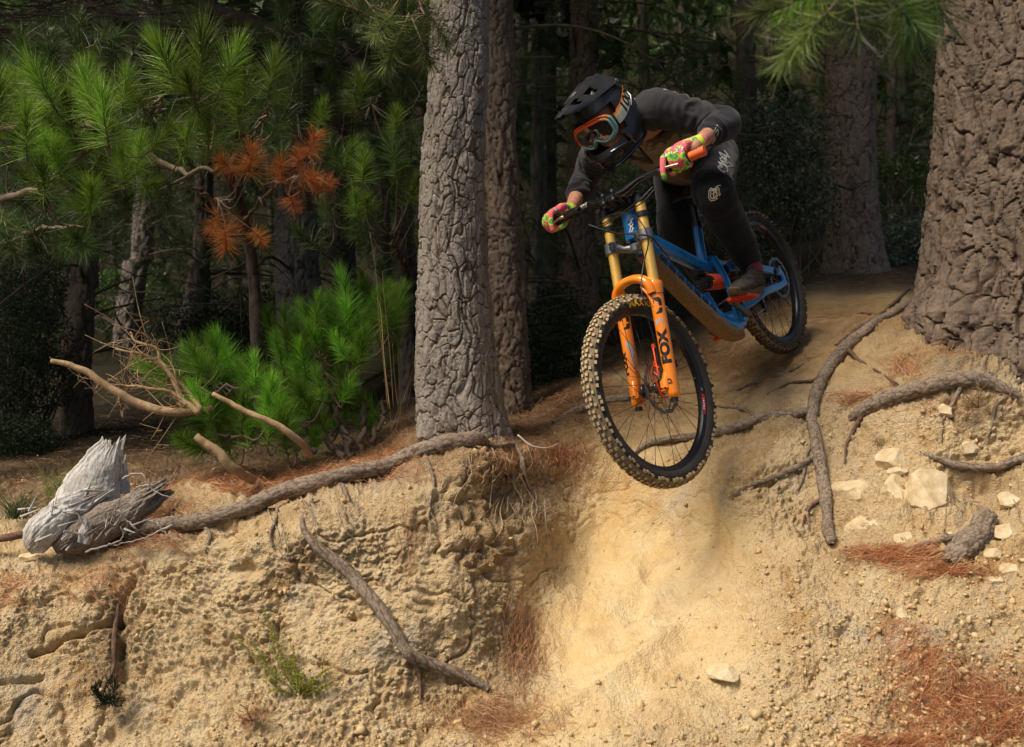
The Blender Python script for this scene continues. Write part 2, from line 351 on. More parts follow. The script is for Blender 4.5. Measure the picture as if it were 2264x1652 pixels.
def earth_material():
    b = NB('earth'); z = b.n('ShaderNodeSeparateColor'); za = b.attr('zone'); b.l(za.outputs['Color'], z.inputs[0]); worn = b.attr('worn').outputs['Fac']; clod = b.attr('clod').outputs['Fac']
    big = b.noise(2.3, 5, .62, dist=.6); mid = b.noise(11, 6, .68, dist=.3); fine = b.noise(95, 6, .75)
    col = b.ramp(big, [(.22, (.46, .27, .11)), (.38, (.64, .455, .235)), (.52, (.74, .565, .33)), (.66, (.80, .665, .44)), (.8, (.62, .37, .145))])
    c2 = b.ramp(mid, [(.25, (.44, .25, .10)), (.40, (.66, .46, .235)), (.58, (.78, .605, .36)), (.76, (.86, .74, .52))])
    col = b.mix(.5, col, c2)
    col = b.mix(b.ramp(clod, [(.1, (.3, .3, .3)), (.4, (0, 0, 0))]), col, (.36, .21, .08)); col = b.mix(b.ramp(clod, [(.6, (0, 0, 0)), (1, (.5, .5, .5))]), col, (.80, .64, .38))
    gr = b.noise(2.2, 6, .7, b.vec((1, 1, .6)), .9); col = b.mix(b.ramp(gr, [(.54, (0, 0, 0)), (.68, (.75, .75, .75))]), col, (.60, .54, .43))
    og = b.noise(2.9, 5, .65, b.vec((1.3, 1.3, 1)), 1.2); col = b.mix(b.ramp(og, [(.55, (0, 0, 0)), (.70, (.7, .7, .7))]), col, (.50, .27, .09))
    wornc = b.ramp(b.noise(5, 6, .7, dist=.4), [(.3, (.56, .33, .115)), (.45, (.72, .475, .18)), (.58, (.78, .56, .25)), (.7, (.86, .71, .43))])
    col = b.mix(b.math('MULTIPLY', worn, b.ramp(b.noise(4, 6, .75, dist=1.0), [(.35, (.25, .25, .25)), (.6, (.85, .85, .85))])), col, wornc)
    pl = b.math('MULTIPLY', z.outputs[2], b.ramp(b.noise(7, 5, .7), [(.35, (.15, .15, .15)), (.65, (1, 1, 1))])); col = b.mix(b.math('MULTIPLY', pl, .8), col, (.86, .70, .42))
    br = b.math('MULTIPLY', z.outputs[1], b.ramp(b.noise(9, 6, .7), [(.3, (.35, .35, .35)), (.6, (1, 1, 1))])); col = b.mix(b.math('MULTIPLY', br, .78), col, (.27, .155, .07))
    col = b.mix(b.ramp(fine, [(.45, (0, 0, 0)), (.68, (.35, .35, .35))]), col, (.50, .34, .15))
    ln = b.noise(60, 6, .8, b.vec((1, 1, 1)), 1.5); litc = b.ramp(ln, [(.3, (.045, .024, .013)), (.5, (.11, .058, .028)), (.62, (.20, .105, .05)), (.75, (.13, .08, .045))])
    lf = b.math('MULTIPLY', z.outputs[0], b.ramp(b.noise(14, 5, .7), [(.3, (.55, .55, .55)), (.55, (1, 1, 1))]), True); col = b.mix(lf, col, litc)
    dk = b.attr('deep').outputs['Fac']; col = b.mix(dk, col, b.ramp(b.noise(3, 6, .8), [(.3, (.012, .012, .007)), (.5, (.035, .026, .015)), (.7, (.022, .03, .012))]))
    b.set(Base_Color=col, Roughness=.95, Specular_IOR_Level=.15)
    h = b.math('ADD', b.math('MULTIPLY', b.voro(140), .9), b.math('MULTIPLY', b.noise(230, 6, .8), 1.1)); rgh = b.math('SUBTRACT', 1.0, b.math('MULTIPLY', worn, .42))
    b.bump(b.math('MULTIPLY', h, rgh), .9, .009)
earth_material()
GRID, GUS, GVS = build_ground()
def Gs(u, v):
    """the built (displaced) surface"""
    i = int(np.argmin(abs(GVS-v))); j = int(np.argmin(abs(GUS-u))); return GRID[i, j].copy()
# ------------------------------------------------------------------ bark, wood, needle materials
def bark_material(name, plate, crack, sc=1.0):
    b = NB(name); pa = b.attr('plate').outputs['Fac']
    n1 = b.noise(9*sc, 6, .7, b.vec((1, 1, .5))); n2 = b.noise(70*sc, 6, .75, b.vec((1, 1, .35)))
    pc = b.ramp(n1, [(.3, tuple(c*.72 for c in plate)), (.5, plate), (.7, tuple(min(1, c*1.28) for c in plate))])
    pc = b.mix(b.ramp(n2, [(.35, (.5, .5, .5)), (.6, (0, 0, 0))]), pc, tuple(c*.6 for c in crack))
    lich = b.ramp(b.noise(5*sc, 6, .75), [(.58, (0, 0, 0)), (.7, (.4, .4, .4))]); pc = b.mix(lich, pc, (plate[0]*1.3, plate[1]*1.35, plate[2]*1.3))
    col = b.mix(b.ramp(pa, [(.05, (1, 1, 1)), (.45, (0, 0, 0))]), pc, crack)
    b.set(Base_Color=col, Roughness=.95, Specular_IOR_Level=.2)
    h = b.math('ADD', b.math('MULTIPLY', b.noise(60*sc, 6, .75, b.vec((1, 1, .45))), 1.0), b.math('MULTIPLY', b.noise(220*sc, 4, .7), .5))
    b.bump(h, .8, .008); return b.m
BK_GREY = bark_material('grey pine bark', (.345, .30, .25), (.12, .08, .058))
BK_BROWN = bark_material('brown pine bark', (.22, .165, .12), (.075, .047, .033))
BK_DARK = bark_material('dark pine bark', (.12, .095, .08), (.045, .032, .026)); BK_MID = bark_material('shaded grey bark', (.22, .19, .165), (.08, .06, .05))  # BK_MID: grey bark copied darker, forest shade put into its colour
def wood_material(name, c, c2, sc=30, st=(1, 1, .15)):
    b = NB(name); f = b.noise(sc, 6, .7, b.vec(st)); g = b.noise(sc*4, 5, .7)
    b.set(Base_Color=b.mix(b.ramp(g, [(.4, (.5, .5, .5)), (.6, (0, 0, 0))]), b.ramp(f, [(.3, c2), (.65, c)]), tuple(x*.75 for x in c2)), Roughness=.9, Specular_IOR_Level=.2)
    b.bump(b.math('ADD', f, g), .6, .004); return b.m
TWIG = wood_material('dry twig bark', (.30, .23, .17), (.16, .11, .08))
TWIG_D = wood_material('dark twig bark', (.16, .125, .10), (.07, .05, .04))
DRYWOOD = wood_material('bleached branch wood', (.56, .40, .23), (.36, .22, .11))
def needle_material(name, a, c, t=.35, rnd=1.35, lo=.38):
    b = NB(name); at = b.attr('tone').outputs['Fac']; col = b.ramp(at, [(0, a), (1, c)])
    oi = b.n('ShaderNodeObjectInfo'); hs = b.n('ShaderNodeHueSaturation'); b.l(col, hs.inputs['Color'])
    b.l(b.math('ADD', b.math('MULTIPLY', b.math('POWER', oi.outputs['Random'], 1.6), rnd), lo), hs.inputs['Value']); b.l(b.math('ADD', b.math('MULTIPLY', oi.outputs['Random'], .02), .485), hs.inputs['Hue'])
    b.set(Base_Color=hs.outputs[0], Roughness=.42, Specular_IOR_Level=.5)
    tr = b.n('ShaderNodeBsdfTranslucent'); b.l(hs.outputs[0], tr.inputs[0]); mx = b.n('ShaderNodeMixShader'); mx.inputs[0].default_value = t
    b.l(b.b.outputs[0], mx.inputs[1]); b.l(tr.outputs[0], mx.inputs[2]); b.l(mx.outputs[0], b.out.inputs['Surface']); return b.m
N_GREEN = needle_material('green pine needles', (.09, .20, .02), (.36, .52, .07))
N_SAP = needle_material('fresh green pine needles', (.08, .23, .02), (.32, .58, .06))
N_DULL = needle_material('shaded pine needles', (.035, .085, .018), (.13, .20, .045))  # darker copy of the green needles, shade put into the colour
N_DEAD = needle_material('rust coloured dead needles', (.74, .26, .05), (.98, .50, .15), .35, .3, .85)
N_BROWN = needle_material('brown dead needles', (.34, .19, .08), (.66, .40, .19), .3, .2, .85)
N_PALE = needle_material('pale green pine needles', (.09, .14, .03), (.30, .36, .10))
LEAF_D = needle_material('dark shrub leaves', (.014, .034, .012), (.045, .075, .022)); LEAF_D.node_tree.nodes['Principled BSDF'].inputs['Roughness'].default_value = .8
LEAF_G = needle_material('glossy shrub leaves', (.03, .06, .02), (.22, .27, .18), .1)
GRASS = needle_material('grass blades', (.05, .13, .02), (.16, .28, .05))
STRAW = needle_material('dry straw', (.42, .30, .12), (.65, .5, .25))

# ------------------------------------------------------------------ trunks with plated bark
def trunk_mesh(name, path, mat, nth=64, nz=120, seed=0, cell=(.055, .13), amp=.012, lump=.02, flare=None, vis_z=None):
    """path rows x,y,z,r from base to top"""
    P = spline(path, 1200); zc_ = (CAMZ+.42*(abs(P[0, 1])+(0 if P[0, 1] > 2 else 0)) if False else vis_z) if vis_z else P[-1, 2]; n1 = int(nz*.86) if vis_z and vis_z < P[-1, 2] else nz; zz = np.linspace(P[0, 2], zc_, n1); zz = zz if n1 == nz else np.concatenate([zz, np.linspace(zc_, P[-1, 2], nz-n1+1)[1:]]); P = np.stack([np.interp(zz, P[:, 2], P[:, k]) for k in range(4)], 1); R = P[:, 3]; P = P[:, :3]; th = np.linspace(0, 2*np.pi, nth, endpoint=False)
    T = np.gradient(P, axis=0); L = np.concatenate([[0], np.cumsum(np.linalg.norm(np.diff(P, axis=0), axis=1))])
    TH, LL = np.meshgrid(th, L); RR = np.repeat(R[:, None], nth, 1)
    cx, sy = np.cos(TH), np.sin(TH)
    r0 = max(R.min(), .05)
    q = np.stack([cx*RR, sy*RR, LL], -1).reshape(-1, 3)
    qq = q+.05*np.stack([fbm(q*4, 3, seed+1), fbm(q*4, 3, seed+2), fbm(q*4, 3, seed+3)*2.2], 1)
    s = np.array([1/cell[0], 1/cell[0], 1/cell[1]])
    w2 = np.stack([fbm(q*np.array([14, 14, 7]), 3, seed+21), fbm(q*np.array([14, 14, 7]), 3, seed+22), fbm(q*np.array([14, 14, 7]), 3, seed+23)*1.8], 1)*.014; qq = qq+w2
    f1, f2, idr = worley(qq*s, seed+5); e = sstep(.012, .10, f2-f1)
    g1, g2, idg = worley(qq*s*2.3+7, seed+9); e2 = sstep(.0, .3, g2-g1)
    br = .5+.5*fbm(q*3, 2, seed+15)
    rg = 1-np.abs(fbm(qq*np.array([13, 13, 2.6]), 3, seed+31))*2.4; vr = sstep(-.12, .12, fbm(qq*np.array([15, 15, 1.7]), 3, seed+31)); tq = (fbm(qq*np.array([26, 26, 13]), 3, seed+41, .6)*.5+.5)*7; tr = (np.floor(tq)+sstep(.75, 1, tq-np.floor(tq)))/7; vr = vr*.7+tr*1.5-.4; h = amp*(e*(.55+.75*idr)+.30*e2*e+.9*vr+.16*fbm(q*s*1.4, 3, seed+4)) + lump*fbm(q*np.array([5, 5, 2.2]), 3, seed+7)+amp*.25*fbm(q*90, 3, seed+8)
    deep = np.clip(1-np.abs(fbm(qq*np.array([10, 10, 1.9]), 3, seed+13))*9, 0, 1); h -= amp*1.5*deep; e = e*(1-.8*deep)
    if flare is not None:
        z = LL.ravel(); h += flare(TH.ravel(), z)
    r = RR.ravel()+h-amp*.5
    V = np.repeat(P, nth, 0)+np.stack([cx.ravel()*r, sy.ravel()*r, 0*r], 1)
    idx = np.arange(nz*nth).reshape(nz, nth); nx = np.roll(idx, -1, 1)
    F = np.stack([idx[:-1], nx[:-1], nx[1:], idx[1:]], -1).reshape(-1, 4)
    return fast_mesh(name, V, F, mat, True, {'plate': e})
# ------------------------------------------------------------------ needle shoots
def needles(org, dirs, length, width, bend, tone, segs=2):
    n = len(org); side = np.cross(dirs, RNG.normal(size=(n, 3))); side /= np.linalg.norm(side, axis=1)[:, None]+1e-9
    V = []; k = segs+1
    for j in range(k):
        t = j/segs; c = org+dirs*(length*t)[:, None]+bend*(t*t*length)[:, None]
        if j < segs: wv = side*(width*(1-.35*t)*.5)[:, None]; V += [c-wv, c+wv]
        else: V += [c]
    V = np.stack(V, 1); b = np.arange(n)*(2*segs+1); F = []
    Q = [np.stack([b+2*j, b+2*j+1, b+2*j+3, b+2*j+2], 1) for j in range(segs-1)]
    T = np.stack([b+2*(segs-1), b+2*(segs-1)+1, b+2*segs], 1)
    tris = [T]
    for q in Q: tris += [q[:, [0, 1, 2]], q[:, [0, 2, 3]]]
    return V.reshape(-1, 3), np.concatenate(tris), np.repeat(tone, 2*segs+1)
def tuft_mesh(name, mat, n=250, L=.15, ln=.115, wd=.0017, spread=(1.15, .35), droop=.12, stemr=.003, seed=0, bud=True):
    r = np.random.default_rng(seed); t = r.uniform(0, 1, n)**.8; az = r.uniform(0, 2*np.pi, n)
    fasc = np.arange(n)//3; t = t[fasc]; az = az[fasc]+r.normal(0, .16, n); pol = spread[0]+(spread[1]-spread[0])*t+r.normal(0, .2, n)
    d = np.stack([np.sin(pol)*np.cos(az), np.sin(pol)*np.sin(az), np.cos(pol)], 1)
    o = np.stack([0*t, 0*t, t*L], 1); bend = np.tile(np.array([0, 0, -droop]), (n, 1))+r.normal(0, .07, (n, 3))
    V, F, tone = needles(o, d, ln*r.uniform(.7, 1.15, n), np.full(n, wd), bend, r.uniform(0, 1, n)**1.3)
    sv, sf = tube([[0, 0, -.02], [0, 0, L*.6], [0, 0, L+.012]], [stemr, stemr*.9, stemr*.5], 5)
    st = [[a+len(V) for a in f] for f in sf]; tri = []
    for f in st:
        for i in range(1, len(f)-1): tri.append([f[0], f[i], f[i+1]])
    V = np.concatenate([V, sv]); F = np.concatenate([F, np.array(tri)]); tone = np.concatenate([tone, np.full(len(sv), 0.)])
    me = fast_mesh(name, V, F, mat, False, {'tone': tone}); me.materials.append(TWIG)
    mi = np.zeros(len(F), np.int32); mi[-len(tri):] = 1; me.polygons.foreach_set('material_index', mi); return me
TUFT = {k: [tuft_mesh('needle_tuft', m, n, L, ln, wd, sp, dr, seed=s*10+i) for i in range(4)] for s, (k, m, n, L, ln, wd, sp, dr) in enumerate([
    ('green', N_GREEN, 420, .15, .125, .0017, (1.5, .22), .10), ('sap', N_SAP, 400, .16, .105, .0016, (1.1, .2), .10), ('dull', N_DULL, 240, .17, .14, .0019, (1.35, .35), .25),
    ('dead', N_DEAD, 260, .09, .095, .0018, (1.9, .5), .20), ('pale', N_PALE, 300, .18, .14, .0018, (1.3, .3), .45)])}
def orient(d, roll=0.0, s=1.0):
    q = Vector([float(c) for c in d]).to_track_quat('Z', 'Y').to_matrix().to_4x4()
    return q@Matrix.Rotation(roll, 4, 'Z')@Matrix.Scale(s, 4)
def add_tuft(parent, kind, p, d, s):
    me = random.choice(TUFT[kind]); o = bpy.data.objects.new('needle_tuft', me); COL.objects.link(o); o.parent = parent
    M = Matrix.Translation(Vector([float(c) for c in p])-parent.location)@orient(d, random.uniform(0, 6.28), s)
    o.matrix_local = M; return o
def branchy(tree, mains, shoots, mat, r0=.012, name='branch'):
    """mains: list of (path rows x,y,z,r). shoots: list of (point, dir, scale, kind). every shoot is wired to the nearest main limb"""
    loc = np.array(tree.location); mbs = [MB() for _ in mains]; pts = []
    for i, m in enumerate(mains):
        q = spline(np.asarray(m, float), 26); q[1:-1, :3] += .012*RNG.normal(size=(24, 3)); mbs[i].tube(q[:, :3]-loc, q[:, 3], 8); pts.append(q)
    A = np.concatenate([q[:, :3] for q in pts]); owner = np.concatenate([[i]*26 for i in range(len(pts))]); ar = np.concatenate([q[:, 3] for q in pts])
    for p, d, s, kind in shoots:
        p = np.asarray(p, float); dd = np.linalg.norm(A-p, axis=1)+.25*np.clip(A[:, 2]-p[2], 0, 9); j = int(np.argmin(dd)); a = A[j]
        L = np.linalg.norm(a-p); mid = a*.45+p*.55-np.asarray(d)*L*.22+np.array([0, 0, -.10*L])
        q = spline([a, mid, p], 8); mbs[owner[j]].tube(q-loc, np.linspace(min(ar[j]*.7, .006), .0028, 8), 5)
        add_tuft(tree, kind, p, d, s)
    for mb in mbs: mb.build(name, mat, tree, auto=0)
def rdir(up=1.0, out=(0, 0, 0), j=.35):
    return nrm(np.array([0, 0, up])+np.array(out)+RNG.normal(0, j, 3))
# ---------------- the crowns of the wood: high leafy masses that shade the forest floor
def crown_mesh(name, c, rad, n, mat, size=.22, seed=0):
    r = np.random.default_rng(seed); k = max(6, n//60); cl = r.normal(0, 1, (k, 3)); cl /= np.linalg.norm(cl, axis=1)[:, None]; cl *= (r.uniform(.2, 1, k)**.5)[:, None]
    p = cl[r.integers(0, k, n)]+r.normal(0, .17, (n, 3)); p = np.asarray(c)+p*np.asarray(rad)
    a = r.normal(size=(n, 3)); a /= np.linalg.norm(a, axis=1)[:, None]; b = np.cross(a, r.normal(size=(n, 3))); b /= np.linalg.norm(b, axis=1)[:, None]
    s = size*r.uniform(.5, 1.2, n)[:, None]; V = np.stack([p-a*s, p-b*s*.32, p+a*s, p+b*s*.32], 1).reshape(-1, 3); F = np.arange(4*n).reshape(n, 4)
    return fast_mesh(name, V, F, mat, False, {'tone': np.repeat(r.uniform(0, 1, n), 4)})
def clump_mesh(name, centers, n, ln, wd, mat, seed=0, droop=.3, spread=1.2):
    """fine needle sprays around many shoot tips, one mesh"""
    r = np.random.default_rng(seed); m = len(centers); o = np.repeat(centers, n, 0); ax = r.normal(size=(m, 3))*.6+np.array([0, 0, .8]); ax /= np.linalg.norm(ax, axis=1)[:, None]
    A = np.repeat(ax, n, 0); t = r.uniform(0, 1, len(o)); d = A+r.normal(size=A.shape)*spread*.7; d /= np.linalg.norm(d, axis=1)[:, None]
    V, F, tone = needles(o+A*(t*ln*1.2)[:, None], d, ln*r.uniform(.6, 1.1, len(o)), np.full(len(o), wd), np.tile([0, 0, -droop], (len(o), 1)), np.clip(r.uniform(0, 1, len(o))*.6+np.repeat(r.uniform(0, .5, m), n), 0, 1), 1)
    return fast_mesh(name, V, F, mat, False, {'tone': tone})
def limb_set(base, n, seed, L=(.6, 1.8), r=.016, zr=(1.0, 5.0), sag=.15):
    """dead side limbs round a trunk; base rows x,y,z,r"""
    rr = np.random.default_rng(seed); out = []; q = spline(base, 60)
    for i in range(n):
        k = rr.integers(6, 58); p = q[k, :3]; az = rr.uniform(0, 6.28); ln = rr.uniform(*L); d = np.array([math.cos(az), math.sin(az), rr.uniform(-.15, .45)])
        pts = [p, p+d*ln*.35+[0, 0, .05*ln], p+d*ln*.7+rr.normal(0, .08, 3)*ln, p+d*ln+np.array([0, 0, -sag*ln])+rr.normal(0, .15, 3)*ln]
        out.append((spline(pts, 12), r*rr.uniform(.5, 1.1)))
    return out
def pine(name_label, base, mat, seed, cat='pine tree', group=None, nth=56, nz=90, cell=(.05, .12), amp=.009, nl=8, crown=None, sprays=None, limb_r=.014, flare=None, lump=.015, limb_mat=None, crown_mat=None):
    base = np.asarray(base, float); loc = base[0, :3].copy(); t = empty('pine_tree', loc, name_label, cat, group)
    b = base.copy(); b[:, :3] -= loc
    link('trunk', trunk_mesh('trunk', b, mat, nth, nz, seed, cell, amp, lump, flare, CAMZ+.41*base[0, 1]-loc[2]), t)
    for (pts, r) in limb_set(b, nl, seed+3, r=limb_r):
        m = MB(); m.tube(pts, np.linspace(r, r*.25, len(pts)), 6)
        rr = np.random.default_rng(seed+len(t.children)+50)
        for k in range(4):
            i = rr.integers(4, 11); d = nrm(rr.normal(size=3))*rr.uniform(.15, .5); m.tube(spline([pts[i], pts[i]+d*.5+[0, 0, .03], pts[i]+d], 6), np.linspace(r*.4, r*.12, 6), 4)
        m.build('branch', limb_mat or TWIG_D, t, auto=0)
    if crown is not None:
        for i, (c, rad, n) in enumerate(crown):
            link('crown', crown_mesh('crown', np.asarray(c)-loc, rad, n, crown_mat or N_DULL, seed=seed+i), t)
    if sprays is not None:
        c = np.concatenate([np.asarray(s[0]) + np.random.default_rng(seed+9+k).normal(size=(s[2], 3))*np.asarray(s[1]) for k, s in enumerate(sprays)])-loc
        link('foliage', clump_mesh('foliage', c, 46, .15, .004, N_DULL, seed), t)
    return t
def stem_path(rows, top=8.0):
    """rows (u, v, d, r_px at that place in 2264 px picture), base first -> x,y,z,r; the last row is carried on up"""
    P = [np.append(W(u, v, d), rp/FV*d) for u, v, d, rp in rows]
    a, b = P[-2], P[-1]; k = (top-b[2])/max(b[2]-a[2], .1); e = b+(b-a)*min(k, 9)*np.array([.3, .3, 1, 0]); e[2] = top; e[3] = b[3]*.65
    P.append(e); return np.array(P)
# --- the big grey pine on the lip of the bank, centre-left
def fl_mid(th, z): return (.05*np.exp(-z/.16)+.022*np.exp(-z/.35))*(1+.8*np.cos(3*th+1.0)*np.exp(-z/.5)) + .012*np.sin(th*5+z*3)*np.exp(-z/.8)
mid_path = stem_path([(1024, 1040, 4.2, 84), (1022, 975, 4.2, 84), (1006, 800, 4.2, 82), (1001, 520, 4.22, 71), (1006, 250, 4.25, 64), (1016, 0, 4.28, 61)], 7.5)
T_MID = pine('tall pine with grey cracked bark standing on the lip of the bank', mid_path, BK_GREY, 101, nth=300, nz=1150, cell=(.036, .085), amp=.0075, nl=0, lump=.010, flare=fl_mid)
# bring sampling resolution to the part in view: the stretch above the picture is plain, so it is one trunk with even rows
T_BACK = pine('slimmer dark pine close behind the grey trunk on the bank lip', stem_path([(1118, 960, 5.3, 60), (1108, 700, 5.35, 54), (1095, 400, 5.4, 47), (1088, 0, 5.5, 44)], 7), BK_BROWN, 111, nth=110, nz=420, cell=(.036, .10), amp=.010, nl=2, lump=.008)
# --- the big brown pine at the right edge
def fl_r(th, z): q = lambda z0, k: np.exp(-np.maximum(z-z0, 0)/k); return .12*q(.60, .14)*np.clip(np.cos(th-math.radians(190)), 0, 1)**3+.02*q(.6, .4)*np.clip(np.cos(th-math.radians(200)), 0, 1)+.10*q(.3, .2)*np.clip(np.cos(th-math.radians(250)), 0, 1)**4+.12*q(.2, .22)*np.clip(np.cos(th-math.radians(292)), 0, 1)**4+.04*q(.4, .3)+.02*np.sin(th*7+z*2)*q(.5, .4)
T_RIGHT = pine('thick brown pine with deeply furrowed bark and spreading root flare at the right', stem_path([(2275, 1000, 4.22, 165), (2262, 850, 4.22, 165), (2252, 600, 4.25, 170), (2258, 400, 4.28, 176), (2266, 180, 4.3, 176), (2274, 0, 4.35, 176)], 7.5),
               BK_BROWN, 121, nth=380, nz=820, cell=(.044, .14), amp=.0135, nl=0, lump=.018, flare=fl_r)
T_MR = pine('brown furrowed pine behind the trail, right of the rider', stem_path([(1893, 650, 7.9, 64), (1890, 575, 7.9, 58), (1882, 420, 7.95, 52), (1880, 200, 8, 50), (1882, 0, 8.1, 47)], 9), bark_material('dusty brown bark', (.33, .25, .19), (.12, .08, .055)), 131, nth=130, nz=420, cell=(.05, .12), amp=.011, nl=7, lump=.008,
            crown=[((3.2, 7.6, 7.2), (2.6, 2.4, 1.6), 1300)], flare=lambda th, z: .06*np.exp(-z/.25)*(1+.6*np.cos(4*th)))
bgt = [  # label, rows, bark, resolution
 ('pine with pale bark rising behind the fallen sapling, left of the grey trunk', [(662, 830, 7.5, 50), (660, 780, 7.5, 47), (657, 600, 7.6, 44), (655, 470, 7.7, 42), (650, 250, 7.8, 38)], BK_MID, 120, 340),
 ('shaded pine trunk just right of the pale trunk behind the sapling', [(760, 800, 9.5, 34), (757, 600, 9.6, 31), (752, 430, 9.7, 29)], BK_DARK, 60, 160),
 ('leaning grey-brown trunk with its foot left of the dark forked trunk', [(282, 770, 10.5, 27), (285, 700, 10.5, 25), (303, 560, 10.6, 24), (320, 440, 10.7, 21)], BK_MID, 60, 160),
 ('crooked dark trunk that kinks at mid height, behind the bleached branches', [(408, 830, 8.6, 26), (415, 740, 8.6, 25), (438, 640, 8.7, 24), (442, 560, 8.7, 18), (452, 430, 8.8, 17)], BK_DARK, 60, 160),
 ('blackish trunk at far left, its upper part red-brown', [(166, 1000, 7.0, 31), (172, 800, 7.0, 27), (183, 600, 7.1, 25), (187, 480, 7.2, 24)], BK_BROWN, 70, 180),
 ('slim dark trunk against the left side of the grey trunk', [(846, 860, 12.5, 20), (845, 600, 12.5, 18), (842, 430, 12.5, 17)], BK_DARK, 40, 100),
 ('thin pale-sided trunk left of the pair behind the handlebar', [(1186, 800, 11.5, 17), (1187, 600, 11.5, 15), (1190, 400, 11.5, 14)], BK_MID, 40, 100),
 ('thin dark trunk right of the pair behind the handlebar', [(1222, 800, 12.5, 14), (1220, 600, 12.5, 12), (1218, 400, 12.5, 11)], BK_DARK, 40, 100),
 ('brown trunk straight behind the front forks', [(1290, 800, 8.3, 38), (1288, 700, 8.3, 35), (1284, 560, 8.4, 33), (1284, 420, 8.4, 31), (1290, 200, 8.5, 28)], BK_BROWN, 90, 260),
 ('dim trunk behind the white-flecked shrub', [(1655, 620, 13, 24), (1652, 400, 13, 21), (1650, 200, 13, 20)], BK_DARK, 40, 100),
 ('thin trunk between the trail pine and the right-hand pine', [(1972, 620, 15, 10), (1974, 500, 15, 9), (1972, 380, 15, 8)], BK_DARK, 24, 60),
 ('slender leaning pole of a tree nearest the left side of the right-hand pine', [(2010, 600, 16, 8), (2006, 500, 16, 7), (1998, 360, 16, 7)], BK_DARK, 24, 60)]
for i, (lab, rows, bk, nth, nz) in enumerate(bgt):
    p = stem_path(rows, 8.5+rows[0][2]*.25); c = p[-1, :3]
    pine(lab, p, bk, 200+i*17, nth=nth, nz=nz, cell=(.055, .13), amp=.013, nl=9, crown=[((c[0], c[1], 6.5+.2*c[1]), (2.3, 2.2, 1.7), 900), ((p[0, 0], p[0, 1]+.6, p[0, 2]+2.9), (.9, .6, .5), 60)],
         sprays=[((p[0, 0], p[0, 1]+.3, CAMZ+.30*p[0, 1]), (.9, .5, .055*p[0, 1]), 230), ((p[0, 0]+.3, p[0, 1]+.8, CAMZ+.12*p[0, 1]), (1.0, .4, .05*p[0, 1]), 120)])
# thin trunks deep in the wood
r_ = np.random.default_rng(5)
for i in range(26):
    u = -150+i*98+r_.uniform(-30, 30); d = r_.uniform(14, 27); x = (u-1132)/FV*d; z = gz(x, d); rr = r_.uniform(.07, .14)
    b = np.array([[x, d, z-.1, rr], [x+r_.normal(0, .1), d, z+2, rr*.9], [x+r_.normal(0, .2), d, z+5, rr*.8], [x+r_.normal(0, .3), d, z+9, rr*.6]])
    pine('thin shaded pine trunk deep in the wood among many like it', b, BK_DARK, 500+i*13, group='thin pines deep in the wood', nth=14, nz=40, amp=.01, nl=6, crown=[((x, d, z+6.5), (2.4, 2.2, 3.2), 700)],
         sprays=[((x, d, z+3.0), (1.4, .7, 1.3), 90)])
# unseen crowns added overhead to shade the trail and wood, hung on these pines
for t, cs in ((T_MID, [((-.9, 4.2, 6.3), (2.0, 1.1, .6), 1500), ((-.6, 5.2, 6.6), (2.6, 2.0, 1.0), 1500), ((1.0, 6.6, 6.4), (2.4, 2.0, 1.2), 1300)]), (T_RIGHT, [((2.6, 5.0, 6.8), (2.4, 2.0, 1.1), 1300), ((1.2, 4.8, 7.0), (1.6, 1.5, .8), 500), ((4.6, 6.5, 6.6), (2.4, 2.4, 1.3), 900)]), (T_BACK, [((-2.5, 7.0, 6.3), (2.6, 2.2, 1.2), 1400), ((-4.5, 6.0, 5.6), (2.2, 2.0, 1.2), 1100)])):
    for k, (c, rad, n) in enumerate(cs): link('crown', crown_mesh('crown', np.asarray(c)-np.array(t.location), rad, n, N_DULL, seed=700+k), t)
# ---------------- far-off wood closing the view
fw_ = []
r_ = np.random.default_rng(9)
for i in range(3600):
    d = r_.uniform(12, 32); u = r_.uniform(-350, 2600); x = (u-1132)/FV*d; z = gz(x, d)+r_.uniform(.1, 8.5)*r_.uniform(.1, 1)*min(1, d/22); fw_.append((x, d, z))
link('far_wood', clump_mesh('far_wood', np.array(fw_), 40, .36, .013, N_DULL, 4, .2), kind='stuff', label='dark mass of pine foliage deep in the wood', cat='forest')
